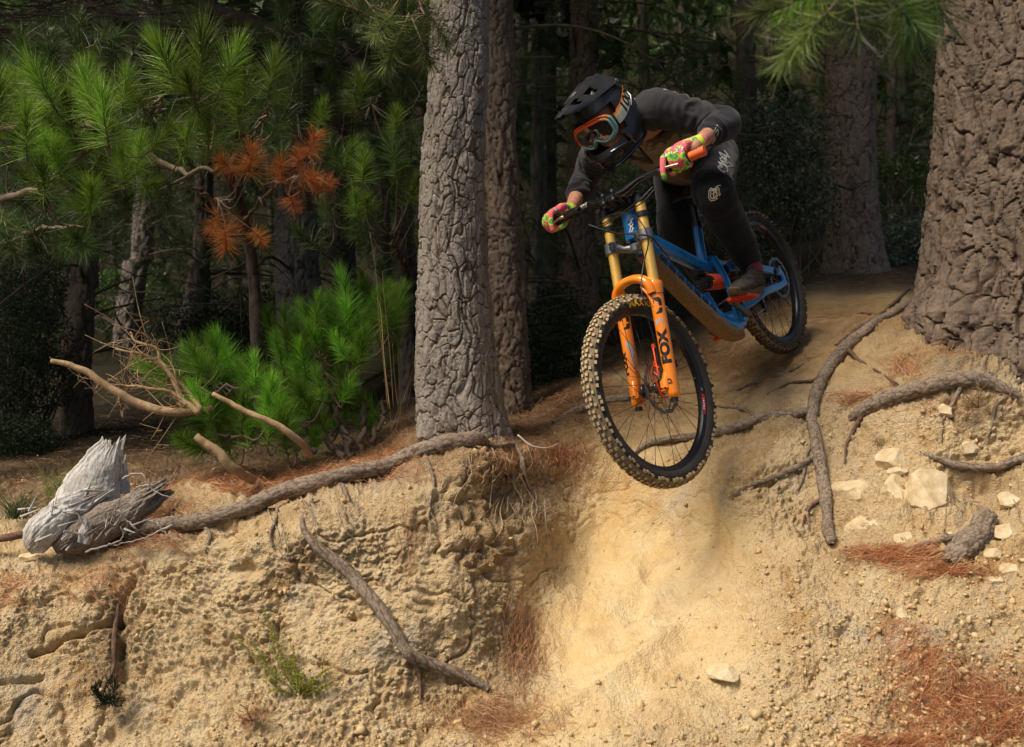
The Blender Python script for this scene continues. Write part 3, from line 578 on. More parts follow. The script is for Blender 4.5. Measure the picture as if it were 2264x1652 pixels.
# ---------------- shrubs
def shrub(label, places, n, leaf, mat, name='shrub', stems=10, seed=0, group=None, size=(1, 1), fleck=0.0):
    r = np.random.default_rng(seed); cs = np.array([W(*p[:3]) for p in places]); base = cs[0].copy(); base[2] = gz(base[0], base[1]); t = empty(name, base, label, 'shrub', group)
    pts = []
    for p, c in zip(places, cs):
        k = int(n*p[3]); q = r.normal(size=(k, 3)); q /= np.linalg.norm(q, axis=1)[:, None]; q *= (r.uniform(0, 1, k)**.4)[:, None]; s = np.array(p[4:7]); pts.append(c+q*s*(1+.35*fbm(q*2.5+seed, 2, seed))[:, None])
    P = np.concatenate(pts)-base; m = len(P); a = r.normal(size=(m, 3)); a /= np.linalg.norm(a, axis=1)[:, None]; b = np.cross(a, r.normal(size=(m, 3))); b /= np.linalg.norm(b, axis=1)[:, None]
    s = leaf*r.uniform(.6, 1.3, m)[:, None]; V = np.stack([P-a*s, P-b*s*size[1]*.4, P+a*s, P+b*s*size[1]*.4], 1).reshape(-1, 3)
    tone = r.uniform(0, 1, m)**(2 if fleck == 0 else 3)  # in a flecked shrub the pale leaves are rarer
    link('foliage', fast_mesh('foliage', V, np.arange(4*m).reshape(m, 4), mat, False, {'tone': np.repeat(tone, 4)}), t)
    mb = MB()
    for i in range(stems):
        e = P[r.integers(0, m)]; o = np.array([r.normal(0, .08), r.normal(0, .08), -.05]); mb.tube(spline([o, (o+e)/2+r.normal(0, .06, 3), e], 8), np.linspace(.010, .002, 8), 5)
        for q in range(3):
            e2 = e+r.normal(0, .16, 3); mb.tube(spline([(o+e)*.5+r.normal(0, .01, 3), (e+e2)/2, e2], 5), np.linspace(.004, .0012, 5), 4)
    mb.build('stem', TWIG_D, t, auto=0); return t
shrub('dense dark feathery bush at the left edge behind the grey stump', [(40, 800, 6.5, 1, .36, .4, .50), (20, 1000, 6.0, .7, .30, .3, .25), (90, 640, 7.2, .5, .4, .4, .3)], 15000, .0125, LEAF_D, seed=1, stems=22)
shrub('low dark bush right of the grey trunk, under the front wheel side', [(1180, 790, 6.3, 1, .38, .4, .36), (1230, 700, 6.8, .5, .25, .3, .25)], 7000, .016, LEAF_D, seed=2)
shrub('shrub flecked with white glints behind the rider\'s back', [(1720, 330, 7.0, 1, .38, .3, .42), (1760, 450, 6.9, .6, .3, .3, .25), (1650, 520, 6.8, .5, .2, .2, .25), (1470, 470, 6.8, .6, .28, .2, .28)], 5200, .017, LEAF_G, seed=3, fleck=1)
shrub('small grey-green bush at the foot of the right-hand trees', [(2000, 540, 9.5, 1, .35, .4, .3), (1960, 590, 9.0, .5, .25, .3, .12)], 2500, .022, LEAF_G, seed=4)
shrub('dark bush in the gap left of the pale trunk', [(520, 720, 8.2, 1, .7, .4, .3), (560, 850, 7.0, .8, .6, .3, .2)], 4500, .022, LEAF_D, seed=5)
shrub('yellow-green bush glowing between the leaning trunks', [(290, 640, 12, 1, .6, .5, .35)], 1800, .03, GRASS, seed=6)
shrub('bright leafy bush far behind, between the two right-hand pines', [(2000, 380, 13, 1, .7, .5, .25)], 1800, .03, GRASS, seed=7)
# ---------------- foreground-left pine boughs
def region(n, u0, u1, v0, v1, d0, d1, kind, s=(.8, 1.15), out=(0, -.3, 0), j=.35, up=1.0, seed=0, excl=None):
    L = []
    while len(L) < n:
        u, v = RNG.uniform(u0, u1), RNG.uniform(v0, v1)
        if excl and excl(u, v): continue
        L.append((W(u, v, RNG.uniform(d0, d1)), rdir(up, out, j), RNG.uniform(*s), kind))
    return L
treeA = empty('pine_tree', W(-190, 1000, 4.9), 'bushy green pine whose boughs reach in from the upper left edge', 'pine tree')
pa = stem_path([(-190, 1010, 4.9, 40), (-190, 600, 4.9, 36), (-200, 200, 4.9, 30), (-200, 0, 4.9, 26)], 5.0); pa[:, :3] -= np.array(treeA.location)
link('trunk', trunk_mesh('trunk', pa, BK_BROWN, 40, 120, 301), treeA)
M_ = lambda rows: [np.append(W(u, v, d), r) for u, v, d, r in rows]
mainsA = [M_([(-190, 420, 4.9, .03), (-20, 440, 4.5, .02), (110, 400, 4.2, .014), (190, 330, 4.1, .009), (250, 300, 4.0, .005)]),
          M_([(-190, 620, 4.9, .03), (-40, 560, 4.4, .018), (60, 520, 4.2, .012), (170, 500, 4.1, .007)]),
          M_([(-190, 300, 4.9, .03), (0, 290, 4.4, .018), (110, 260, 4.2, .012), (220, 250, 4.2, .006)]),
          M_([(-60, 150, 4.9, .03), (150, 260, 4.7, .022), (300, 330, 4.6, .018), (420, 380, 4.4, .012), (520, 350, 4.3, .007)])]
shA = [(W(u, v, d), rdir(1, o, .12), s, k) for u, v, d, s, k, o in [
    (125, 245, 3.95, 1.15, 'green', (-.3, -.3, 0)), (-5, 300, 3.8, 1.3, 'green', (0, -.3, 0)), (240, 320, 3.9, 1.2, 'green', (.2, -.4, 0)), (60, 350, 3.9, 1.1, 'green', (.3, -.4, 0)), (205, 260, 3.9, 1.05, 'green', (0, -.2, 0)), (270, 240, 4.0, .9, 'green', (.2, 0, 0)),
    (165, 300, 4, 1, 'green', (0, -.2, 0)), (100, 440, 4.0, 1.15, 'green', (.3, -.6, -.5)), (20, 540, 4.0, 1.15, 'dull', (-.1, -.5, -.6)), (200, 480, 4.05, 1.1, 'green', (.2, -.5, -.6)), (110, 150, 4.4, .9, 'dull', (0, 0, 0)), (40, 170, 4.4, 1.0, 'dull', (0, 0, 0))]]
shA += region(26, -60, 330, 190, 430, 4.0, 4.5, 'green', (.75, 1.0), (0, -.4, 0), .45) + region(34, -60, 350, 200, 500, 4.3, 4.9, 'dull', (.8, 1.1), (0, -.3, -.5), .5)+region(16, -40, 240, 440, 560, 4.1, 4.5, 'dull', (.8, 1.1), (.1, -.4, -1.1), .45)+region(8, 40, 300, 100, 200, 4.4, 4.9, 'dull', (.8, 1.), (0, -.2, 0), .4)
branchy(treeA, mainsA, shA, TWIG, .012)
for c_, r_3, n_3, s_3 in (((-3.6, 5.3, 4.4), (2.6, .9, .5), 1700, 801), ((-1.4, 5.9, 4.8), (1.6, .8, .5), 1000, 802)): link('crown', crown_mesh('crown', np.array(c_)-np.array(treeA.location), r_3, n_3, N_DULL, seed=s_3), treeA)  # unseen crowns added above the view so the floor behind falls in shade
treeB = empty('pine_tree', W(575, 930, 5.6), 'young pine with bright green tufts and a rust-coloured dead bough, behind the fallen sapling', 'pine tree')
pb = stem_path([(575, 930, 5.7, 13), (560, 600, 5.6, 12), (520, 420, 5.3, 11), (470, 330, 4.9, 9), (440, 240, 4.5, 7)], 2.7); pb[-1, 3] = .006; pb[:, :3] -= np.array(treeB.location)
link('trunk', trunk_mesh('trunk', pb, BK_DARK, 24, 90, 311, amp=.004, lump=.005), treeB)
mainsB = [M_([(500, 380, 5.1, .012), (420, 300, 4.4, .010), (352, 240, 4.05, .008), (352, 215, 4.0, .006)]), M_([(470, 330, 4.9, .012), (470, 270, 4.3, .009), (440, 215, 4.0, .006)]), M_([(520, 420, 5.3, .012), (560, 310, 4.5, .008), (600, 230, 4.1, .005)]),
          M_([(540, 500, 5.5, .012), (600, 420, 4.8, .008), (660, 390, 4.4, .006), (700, 360, 4.3, .004)]), M_([(540, 520, 5.5, .010), (510, 450, 4.7, .007), (480, 440, 4.3, .005)]), M_([(530, 480, 5.4, .012), (430, 420, 4.6, .008), (330, 400, 4.2, .005)])]
shB = [(W(u, v, d), rdir(up, o, .1), s, k) for u, v, d, s, k, o, up in [
    (440, 215, 3.9, 1.45, 'green', (0, -.2, 0), 1), (400, 210, 3.95, 1.3, 'green', (-.5, -.2, 0), 1), (480, 215, 3.95, 1.25, 'green', (.5, -.2, 0), 1), (440, 250, 3.9, 1.15, 'green', (0, -.9, 0), .5), (590, 225, 4.1, 1.1, 'green', (.3, -.2, 0), 1), (540, 240, 4.1, 1.0, 'green', (.2, -.5, 0), 1),
    (530, 290, 4.2, 1.05, 'green', (0, -.6, 0), .6), (460, 330, 4.1, 1.0, 'green', (.2, -.7, 0), .6), (400, 350, 4.1, 1.0, 'green', (.1, -.6, 0), .6), (640, 230, 4.6, 1.0, 'dull', (.3, -.2, 0), 1), (380, 400, 4.2, 1.0, 'dull', (0, -.5, -1), .3),
    (550, 390, 4.1, 1.2, 'dead', (0, -.3, 0), .8), (520, 385, 4.15, .9, 'dead', (-.5, -.3, 0), .6), (620, 400, 4.2, 1.0, 'dead', (.2, -.4, 0), .5), (680, 345, 4.2, .95, 'dead', (.3, -.1, 0), 1), (655, 375, 4.25, .9, 'dead', (.2, -.2, 0), .8), (695, 425, 4.2, .85, 'dead', (.9, -.1, 0), .6), (665, 410, 4.2, .9, 'dead', (.7, -.3, 0), .2),
    (640, 430, 4.3, .8, 'dead', (.3, -.2, -.8), .1), (498, 500, 4.2, 1.1, 'dead', (.1, -.2, -1.2), .1), (480, 470, 4.25, .9, 'dead', (-.2, -.2, -1), .1), (560, 510, 4.3, .75, 'dead', (.6, -.2, -.9), .1)]]
shB += region(20, 330, 640, 230, 400, 4.3, 5.0, 'dull', (.8, 1.1), (0, -.3, -.2), .5)
branchy(treeB, mainsB, shB, TWIG, .01)
db = MB()
for u, v in [(430, 420), (460, 440), (400, 430)]: pass
treeC = empty('pine_tree', W(905, 930, 6.2), 'shaded pine foliage filling the gap left of the grey trunk', 'pine tree')
pc = stem_path([(905, 900, 6.3, 17), (900, 600, 6.3, 15), (890, 300, 6.2, 13), (885, 0, 6.2, 11)], 5); pc[:, :3] -= np.array(treeC.location)
link('trunk', trunk_mesh('trunk', pc, BK_DARK, 30, 120, 321), treeC)
mainsC = [M_([(890, 350, 6.2, .02), (780, 300, 5.6, .014), (700, 250, 5.3, .008), (640, 240, 5.2, .005)]), M_([(890, 150, 6.2, .02), (800, 100, 5.6, .014), (700, 90, 5.4, .01), (620, 60, 5.3, .006)]), M_([(900, 520, 6.3, .02), (800, 480, 5.7, .012), (730, 450, 5.4, .007)]),
          M_([(888, 230, 6.2, .02), (860, 210, 5.5, .012), (820, 230, 5.2, .007)]), M_([(900, 600, 6.3, .014), (880, 560, 5.4, .009), (860, 520, 5.0, .006)])]
shC = region(52, 590, 925, 90, 420, 5.0, 6.0, 'dull', (.85, 1.2), (0, -.3, -.1), .5)+region(14, 700, 930, 400, 560, 5.2, 6.0, 'dull', (.8, 1.1), (0, -.2, -.5), .5)+region(12, 620, 900, 30, 130, 5, 5.6, 'dull', (.9, 1.2), (-.2, -.2, 0), .4)+region(12, 680, 920, 200, 480, 4.9, 5.2, 'green', (.75, .95), (0, -.3, 0), .4)
branchy(treeC, mainsC, shC, TWIG_D, .012)
treeD = empty('pine_bough', W(930, -60, 3.7), 'sunlit pale green bough hanging at the top beside the grey trunk', 'pine branch')
branchy(treeD, [M_([(1010, -80, 4.0, .012), (930, -30, 3.75, .009), (850, 10, 3.65, .006), (800, 30, 3.6, .004)]), M_([(960, -60, 3.8, .009), (940, 0, 3.7, .005), (925, 30, 3.65, .003)])],
        [(W(u, v, d), rdir(up, o, .1), s, 'pale') for u, v, d, s, o, up in [(840, 40, 3.6, 1.2, (-.9, -.2, 0), .2), (900, 40, 3.65, 1.2, (-.3, -.3, -1), .0), (860, 0, 3.65, 1.1, (-.7, -.2, 0), .5), (915, 50, 3.6, 1.1, (.3, -.3, -1), 0), (940, 10, 3.7, 1.0, (.3, -.2, -.6), 0), (870, 30, 3.6, 1.0, (-.2, -.6, -.6), 0)]]
        +[(W(u, v, d), rdir(.3, o, .1), s, 'green') for u, v, d, s, o in [(770, 10, 3.9, 1.0, (-.6, 0, .5)), (800, -10, 3.9, 1.1, (0, 0, .5)), (925, 0, 3.7, .9, (.5, 0, .5))]], TWIG)
treeE = empty('pine_bough', W(1850, -140, 1.9), 'blurred pine shoot hanging into the top right of the view', 'pine branch')
branchy(treeE, [M_([(2120, -160, 2.2, .010), (1980, -60, 1.95, .007), (1880, 20, 1.85, .004)]), M_([(2080, -140, 2.1, .007), (2010, -40, 1.95, .004)])],
        [(W(u-15, v-38, d), rdir(0, o, .08), s*.86, 'dull' if i_ % 3 == 1 else k) for i_, (u, v, d, s, o, k) in enumerate([(1880, 25, 1.82, 1.0, (-.5, -.1, -.6), 'pale'), (1900, 15, 1.85, .95, (-.1, -.5, -.9), 'pale'), (1860, 10, 1.85, .95, (-.9, 0, -.2), 'pale'), (2000, -30, 1.95, 1.0, (.1, 0, -1), 'green'), (2040, -50, 2.0, 1.0, (.3, -.1, -.9), 'green'), (1940, -30, 1.9, .95, (.1, -.2, -.8), 'pale'), (1880, -40, 1.9, .9, (-.4, 0, -.4), 'green'),(1960, 10, 1.9, .8, (.5, 0, -.8), 'green')])], TWIG)
# the sapling leaning out over the bank, fallen needles round it
treeS = empty('pine_sapling', G(720, 1010), 'low bushy green pine sapling leaning left over the bank edge', 'pine sapling')
mainsS = [M_([(760, 1010, 4.2, .016), (700, 960, 4.2, .013), (600, 900, 4.1, .010), (500, 850, 4.0, .006)]), M_([(780, 1010, 4.25, .014), (740, 900, 4.3, .011), (700, 780, 4.3, .007)]), M_([(800, 1000, 4.3, .014), (800, 850, 4.4, .011), (780, 720, 4.4, .007)]),
          M_([(700, 1000, 4.15, .012), (600, 980, 4.1, .009), (480, 960, 4.0, .005)]), M_([(820, 980, 4.3, .012), (860, 850, 4.5, .008), (860, 760, 4.5, .005)])]
shS = []
for (cu, cv, ru, rv, n, d0, d1) in [(775, 700, 95, 75, 22, 4.2, 4.6), (700, 830, 120, 90, 26, 4.1, 4.6), (520, 880, 110, 70, 22, 3.95, 4.3), (440, 830, 55, 30, 7, 3.95, 4.2), (560, 960, 130, 45, 16, 3.95, 4.2), (855, 760, 45, 90, 8, 4.4, 4.7), (780, 920, 90, 60, 10, 4.1, 4.5), (640, 770, 70, 40, 8, 4.3, 4.6), (520, 800, 70, 30, 6, 4.2, 4.4)]:
    for i in range(n):
        a = RNG.uniform(0, 6.28); q = RNG.uniform(0, 1)**.5; u, v = cu+ru*q*math.cos(a), cv+rv*q*math.sin(a)
        shS.append((W(u, v+28, RNG.uniform(d0, d1)), rdir(1, (-.25+(u-650)/900., -.25, 0), .3), RNG.uniform(.75, 1.05), 'sap'))
branchy(treeS, mainsS, shS, TWIG, .01)
# tangle of bare dead limbs at the top left
r_ = np.random.default_rng(21)
tt = empty('dead_pine', W(1150, 300, 6.9), 'tangle of long bare dead branches across the top left', 'dead tree')
lo = np.array(tt.location)
def bare(rows, n=24):
    q = spline([np.append(W(u, v, d), r) for u, v, d, r in rows], n); return q
big = [[(760, 120, 6.2, .035), (560, 50, 6.2, .042), (470, 20, 6.1, .036), (380, -25, 6.0, .03)], [(600, 75, 6.0, .022), (470, 68, 5.9, .021), (400, 90, 5.8, .019), (300, 84, 5.8, .017), (100, 78, 5.8, .014), (-60, 82, 5.8, .012)],
       [(470, 68, 5.9, .014), (330, 45, 5.8, .011), (150, 30, 5.8, .008), (-40, 36, 5.8, .006)], [(1000, 250, 6.4, .04), (880, 200, 6.3, .035), (760, 120, 6.2, .033)], [(560, 150, 5.9, .02), (400, 150, 5.8, .018), (300, 175, 5.7, .015), (180, 165, 5.6, .011)]]
for rows in big:
    q = bare(rows); m = MB(); m.tube(q[:, :3]-lo, q[:, 3], 10)
    for k in range(9):
        i = r_.integers(3, 23); p = q[i, :3]; L = r_.uniform(.3, .9); d = nrm([-1, r_.normal(0, .3), r_.normal(0, .35)])
        m.tube(spline([p, p+d*L*.5+r_.normal(0, .05, 3), p+d*L+[0, 0, r_.normal(0, .12)]], 9)-lo, np.linspace(.007, .002, 9), 5)
    m.build('branch', TWIG, tt, auto=0)
for k in range(120):
    u = r_.uniform(-50, 640); v = r_.uniform(-10, 165); d = r_.uniform(5.4, 7); L = r_.uniform(120, 330); dv = r_.normal(0, 26); cv = r_.normal(0, 16)
    q = spline([W(u, v, d), W(u-L*.33, v+dv*.4+cv, d-.1), W(u-L*.7, v+dv*.8+cv*.6, d-.15), W(u-L, v+dv+r_.normal(0, 12), d-.1)], 12); m = MB(); rr = r_.uniform(.003, .0075); m.tube(q-lo, np.linspace(rr, rr*.3, 12), 5)
    for z in range(3):
        i = r_.integers(2, 10); e = q[i]+np.array([-r_.uniform(.1, .35), 0, r_.normal(0, .10)]); m.tube(spline([q[i], (q[i]+e)/2+r_.normal(0, .02, 3), e], 5)-lo, np.linspace(rr*.5, rr*.2, 5), 4)
    m.build('branch', TWIG if k % 3 else TWIG_D, tt, auto=0)
tt2 = empty('dead_pine', W(1450, 300, 7.2), 'thin bare dead limbs sweeping behind the helmet', 'dead tree'); lo = np.array(tt2.location)
for k in range(70):
    u = r_.uniform(1120, 1800); v = r_.uniform(-20, 330); d = r_.uniform(6.2, 8.5); L = r_.uniform(100, 300)*r_.choice([-1, 1]); dv = r_.uniform(-60, 150)
    q = spline([W(u, v, d), W(u+L*.4, v+dv*.3+r_.normal(0, 15), d), W(u+L*.8, v+dv*.7, d), W(u+L, v+dv, d)], 10); m = MB(); rr = r_.uniform(.003, .009); m.tube(q-lo, np.linspace(rr, rr*.3, 10), 5); m.build('branch', TWIG_D if k % 4 else TWIG, tt2, auto=0)
# ------------------------------------------------------------------ the bicycle
BR = np.array([[-0.5266, 0.7338, -0.4292], [-0.7488, -0.6394, -0.1745], [-0.4025, 0.2295, 0.8862]]); _u, _s, _v = np.linalg.svd(BR); BR = _u@_v
BT = np.array([1.1962, 4.5559, 0.432+CAMZ])
BM = Matrix([[*BR[0], BT[0]], [*BR[1], BT[1]], [*BR[2], BT[2]], [0, 0, 0, 1]])
def toL(w): return BR.T@(np.asarray(w)-BT)          # world -> bicycle space
def toW(l): return BR@np.asarray(l)+BT
CAML = toL([0, 0, CAMZ])
HA = math.radians(62.7); UP = np.array([-math.cos(HA), 0, math.sin(HA)]); FW = np.array([math.sin(HA), 0, math.cos(HA)]); YY = np.array([0, 1., 0])
AX = np.array([1.26, 0, .017]); S0 = AX-.052*FW; ST0 = S0+.042*FW
_q = Matrix.Rotation(-.085, 3, Vector(UP)); STEER = np.array(_q)
def FK(q): q = np.asarray(q, float); return (q-S0)@STEER.T+S0
def fk(s=0, y=0, f=0): return S0+UP*s+YY*y+FW*f        # point in unsteered fork space
bike = empty('bicycle', mat=BM, label='blue full suspension downhill mountain bike with orange double crown fork in mid drop', cat='bicycle')
M_OR = NB('glossy orange fork paint'); dm = M_OR.noise(32, 6, .82); M_OR.set(Base_Color=M_OR.mix(M_OR.ramp(dm, [(.56, (0, 0, 0)), (.72, (.5, .5, .5))]), M_OR.ramp(M_OR.noise(14, 4, .6), [(.35, (.95, .245, .008)), (.7, (.98, .29, .012))]), (.50, .30, .14)), Roughness=M_OR.ramp(dm, [(.5, (.25, .25, .25)), (.72, (.7, .7, .7))]), Coat_Weight=.6, Coat_Roughness=.12); M_OR = M_OR.m
M_GOLD = plain('gold kashima tube', (.96, .56, .12), .30, .45, .10, 60, coat=.3)
M_BLK = plain('black anodised metal', (.022, .022, .024), .35, .3, .25, 90)
M_BLKG = plain('gloss black metal', (.012, .012, .013), .14, 0, coat=.8)
M_GREYM = plain('grey forged metal', (.22, .22, .23), .42, .7, .15, 120)
M_SIL = plain('bare steel', (.55, .54, .52), .3, 1.0)
M_COP = plain('copper tinted lever', (.55, .36, .28), .32, .8)
b = NB('blue frame paint'); dm = b.ramp(b.noise(38, 6, .8), [(.55, (0, 0, 0)), (.75, (.45, .45, .45))])
b.set(Base_Color=b.mix(dm, b.ramp(b.noise(4, 2), [(.35, (.010, .15, .40)), (.65, (.016, .22, .55))]), (.17, .12, .07)), Roughness=b.ramp(b.noise(38, 6, .8), [(.5, (.2, .2, .2)), (.8, (.65, .65, .65))]), Coat_Weight=.5, Coat_Roughness=.1); M_BLUE = b.m
b = NB('mud dried under the frame'); b.set(Base_Color=b.ramp(b.noise(120, 6, .8), [(.3, (.10, .055, .02)), (.5, (.22, .13, .055)), (.7, (.34, .22, .10))]), Roughness=.95); b.bump(b.noise(160, 6, .8), .9, .004); M_MUD = b.m
b = NB('tyre rubber'); b.set(Base_Color=b.ramp(b.noise(30, 6, .75), [(.35, (.022, .020, .018)), (.62, (.045, .038, .03)), (.8, (.13, .095, .06))]), Roughness=.75); b.bump(b.noise(300, 4, .7), .2, .001); M_TYRE = b.m
b = NB('dusty tread floor'); b.set(Base_Color=b.ramp(b.noise(90, 6, .8), [(.35, (.16, .11, .06)), (.6, (.34, .25, .14)), (.8, (.48, .37, .22))]), Roughness=.95); M_TREAD = b.m
b = NB('dusty knob top'); b.set(Base_Color=b.ramp(b.noise(140, 6, .75), [(.25, (.26, .18, .10)), (.5, (.52, .40, .23)), (.75, (.70, .57, .36))]), Roughness=.95); b.bump(b.noise(400, 4, .8), .5, .001); M_KNOB = b.m
M_KNOBD = plain('muddy knob top', (.16, .105, .055), .95, 0, .5, 120)
M_RED = plain('red rim sticker', (.62, .02, .015), .4); M_WHT = plain('white print', (.82, .82, .80), .5); M_YEL = plain('yellow print', (.80, .52, .03), .55)
M_BLKP = plain('black print', (.012, .012, .012), .45); M_GRYP = plain('grey print', (.42, .42, .44), .4); M_NAVY = plain('dark blue print', (.004, .02, .07), .35)
M_ORP = plain('orange anodised metal', (.85, .09, .015), .35, .3); M_COIL = plain('orange spring paint', (.80, .07, .012), .35, 0, .15, 60, coat=.4)
M_GRIP = plain('orange rubber', (.90, .14, .02), .6, 0, .1, 200); M_CAB = plain('cable sheath', (.02, .02, .02), .4)
def text2d(s, size=1.0, depth_sub=.12, bold=.0):
    cu = bpy.data.curves.new('lettering', 'FONT'); cu.body = s; cu.size = size; cu.align_x = 'CENTER'; cu.align_y = 'CENTER'; cu.resolution_u = 4; cu.offset = bold*size; cu.fill_mode = 'FRONT'
    o = bpy.data.objects.new('lettering', cu); COL.objects.link(o); dg = bpy.context.evaluated_depsgraph_get(); me = bpy.data.meshes.new_from_object(o.evaluated_get(dg))
    COL.objects.unlink(o); bpy.data.objects.remove(o); bm = bmesh.new(); bm.from_mesh(me); bpy.data.meshes.remove(me)
    bmesh.ops.triangulate(bm, faces=bm.faces)
    for _ in range(3):
        es = [e for e in bm.edges if e.calc_length() > depth_sub*size]
        if not es: break
        bmesh.ops.subdivide_edges(bm, edges=es, cuts=1); bmesh.ops.triangulate(bm, faces=bm.faces)
    V = np.array([v.co[:] for v in bm.verts]).reshape(-1, 3); bm.verts.index_update(); F = [[v.index for v in f.verts] for f in bm.faces]; bm.free(); return V, F
def decal(V, F, fn, mat, parent, name='lettering', label=None):
    P = np.array([fn(x, y) for x, y, *_ in V]); return link(name, fast_mesh(name, P, F, mat, False), parent, label=label)
def poly2d(pts, sub=.01):
    bm = bmesh.new(); vs = [bm.verts.new((x, y, 0)) for x, y in pts]; bm.faces.new(vs); bmesh.ops.triangulate(bm, faces=bm.faces)
    for _ in range(4):
        es = [e for e in bm.edges if e.calc_length() > sub]
        if not es: break
        bmesh.ops.subdivide_edges(bm, edges=es, cuts=1); bmesh.ops.triangulate(bm, faces=bm.faces)
    V = np.array([v.co[:] for v in bm.verts]); bm.verts.index_update(); F = [[v.index for v in f.verts] for f in bm.faces]; bm.free(); return V, F
def stroke2d(pts, wd, closed=False):
    """a polyline drawn with thickness as flat quads"""
    P = np.asarray(pts, float); V = []; F = []; n = len(P); m = n if closed else n-1
    for i in range(m):
        a, b = P[i], P[(i+1) % n]; d = nrm(b-a); q = np.array([-d[1], d[0]])*wd/2; a = a-d*wd*.4; b = b+d*wd*.4; k = len(V)
        V += [a-q, a+q, b+q, b-q]; F.append((k, k+1, k+2, k+3))
    V = np.array(V); return np.hstack([V, np.zeros((len(V), 1))]), F

def wheel(c, r, fn, label, front):
    e = empty('wheel'); e.parent = bike; tag(e, label); c = np.asarray(c, float)
    def ring(R, a, y): return c+np.array([R*math.cos(a), y, R*math.sin(a)])
    tr = r-.006; rb = r-.061; w = .0315; N = 108
    ph = np.linspace(0, math.pi, 17)
    prof = [(rb+.000, -.0165)]+[(rb+.010+(tr-rb-.010)*(math.sin(p)**.75), -w*math.cos(p)**1 if True else 0) for p in ph]+[(rb, .0165)]
    cas = MB(); side = prof
    V, F = lathe([(R, y) for R, y in side], c, (0, 1, 0), N); me = fast_mesh('tyre', fn(V), F, M_TYRE); me.materials.append(M_TREAD)
    for p in me.polygons:
        k = p.index//N
        if 4 <= k <= 13: p.material_index = 1
    sharp(me, 60); link('tyre', me, e)
    # tread knobs
    rows = 104; base = []
    def knob_me(L, Wd, H, top):
        v = np.array([[-L, -Wd, -.004], [L, -Wd, -.004], [L, Wd, -.004], [-L, Wd, -.004], [-L*.84, -Wd*.84, H], [L*.84, -Wd*.84, H], [L*.84, Wd*.84, H], [-L*.84, Wd*.84, H]])
        f = [(0, 1, 5, 4), (1, 2, 6, 5), (2, 3, 7, 6), (3, 0, 4, 7), (4, 5, 6, 7)]; return v, f
    kinds = [(.0066, .0062, .0072), (.0062, .0056, .0070), (.0076, .0056, .0078)]
    kms = []
    for L, Wd, H in kinds:
        v, f = knob_me(L, Wd, H, None); me = fast_mesh('tread_knob', v, f, M_TREAD if front else M_TYRE, False); me.materials.append(M_KNOB if front else M_KNOBD); me.polygons[4].material_index = 1; kms.append((me, v, f))
    ks = []
    for i in range(rows):
        a0 = 2*math.pi*i/rows; da = 2*math.pi/rows
        if i % 2 == 0: pat = [(-.0085, 0, 0), (.0085, 0, 0), (-.0285, .0, 2), (.0285, .0, 2)]
        else: pat = [(-.0035, 0, 1), (-.0185, .0, 1), (.0185, .0, 1), (.0065, .2, 1)][(0 if i % 4 == 1 else 0):]; 
        if i % 2: pat += [(-.0295, .2, 2), (.0295, .2, 2)] if i % 4 == 1 else []
        for y, oa, kd in pat:
            a = a0+oa*da; cp = np.clip(-y/w, -1, 1); p = math.acos(cp) if abs(cp) < 1 else 0; p = math.acos(np.clip(-y/w, -.97, .97)); R = rb+.010+(tr-rb-.010)*(math.sin(p)**.75)
            nl = nrm([math.sin(p)**1.1, -math.cos(p)]); er = np.array([math.cos(a), 0, math.sin(a)]); et = np.array([-math.sin(a), 0, math.cos(a)]); n = er*nl[0]+YY*nl[1]; n = nrm(n*1.0+er*.35); s = np.cross(n, et); P = ring(R, a, y)
            P = fn(P[None])[0]; Rm = np.stack([et, s, n], 1)
            if front: Rm = STEER@Rm
            ks.append((P, Rm, kd))
    vis = np.array([-(k[1][:, 2]@nrm(CAML-k[0])) + .25*np.linalg.norm(CAML-k[0]) for k in ks]); order = np.argsort(vis); solo = set(order[:290].tolist()) if front else set()
    rest = MB()
    for i, (P, Rm, kd) in enumerate(ks):
        if i in solo:
            o = bpy.data.objects.new('tread_knob', kms[kd][0]); COL.objects.link(o); o.parent = e; M = Matrix(Rm.tolist()).to_4x4(); M.translation = Vector(P.tolist()); o.matrix_local = M
        else: rest.add(kms[kd][1]@Rm.T+P, kms[kd][2])
    o = rest.build('tread', M_TYRE, e, smooth=False, kind='stuff'); o.data.materials.append(M_KNOB if front else M_KNOBD)
    for p in o.data.polygons:
        if p.index % 5 == 4: p.material_index = 1
    # rim
    ri = rb-.020
    V, F = lathe([(rb+.004, -.0165), (rb-.004, -.0170), (ri+.004, -.0125), (ri, -.006), (ri, .006), (ri+.004, .0125), (rb-.004, .0170), (rb+.004, .0165), (rb-.006, .012), (rb-.006, -.012)], c, (0, 1, 0), 128, True)
    me = fast_mesh('rim', fn(V), F, M_BLK); sharp(me, 35); link('rim', me, e)
    m = MB(); m.lathe([(.0, -.056), (.010, -.056), (.011, -.05), (.028, -.036), (.030, -.030), (.028, -.026), (.016, -.020), (.015, .018), (.026, .024), (.028, .029), (.026, .034), (.012, .045), (.011, .056), (0, .056)] if front else
                          [(.0, -.075), (.012, -.075), (.030, -.05), (.030, -.03), (.016, -.02), (.016, .018), (.028, .026), (.026, .034), (.012, .05), (.012, .075), (0, .075)], c, (0, 1, 0), 32)
    m.mapv(fn).build('hub', M_BLKG, e)
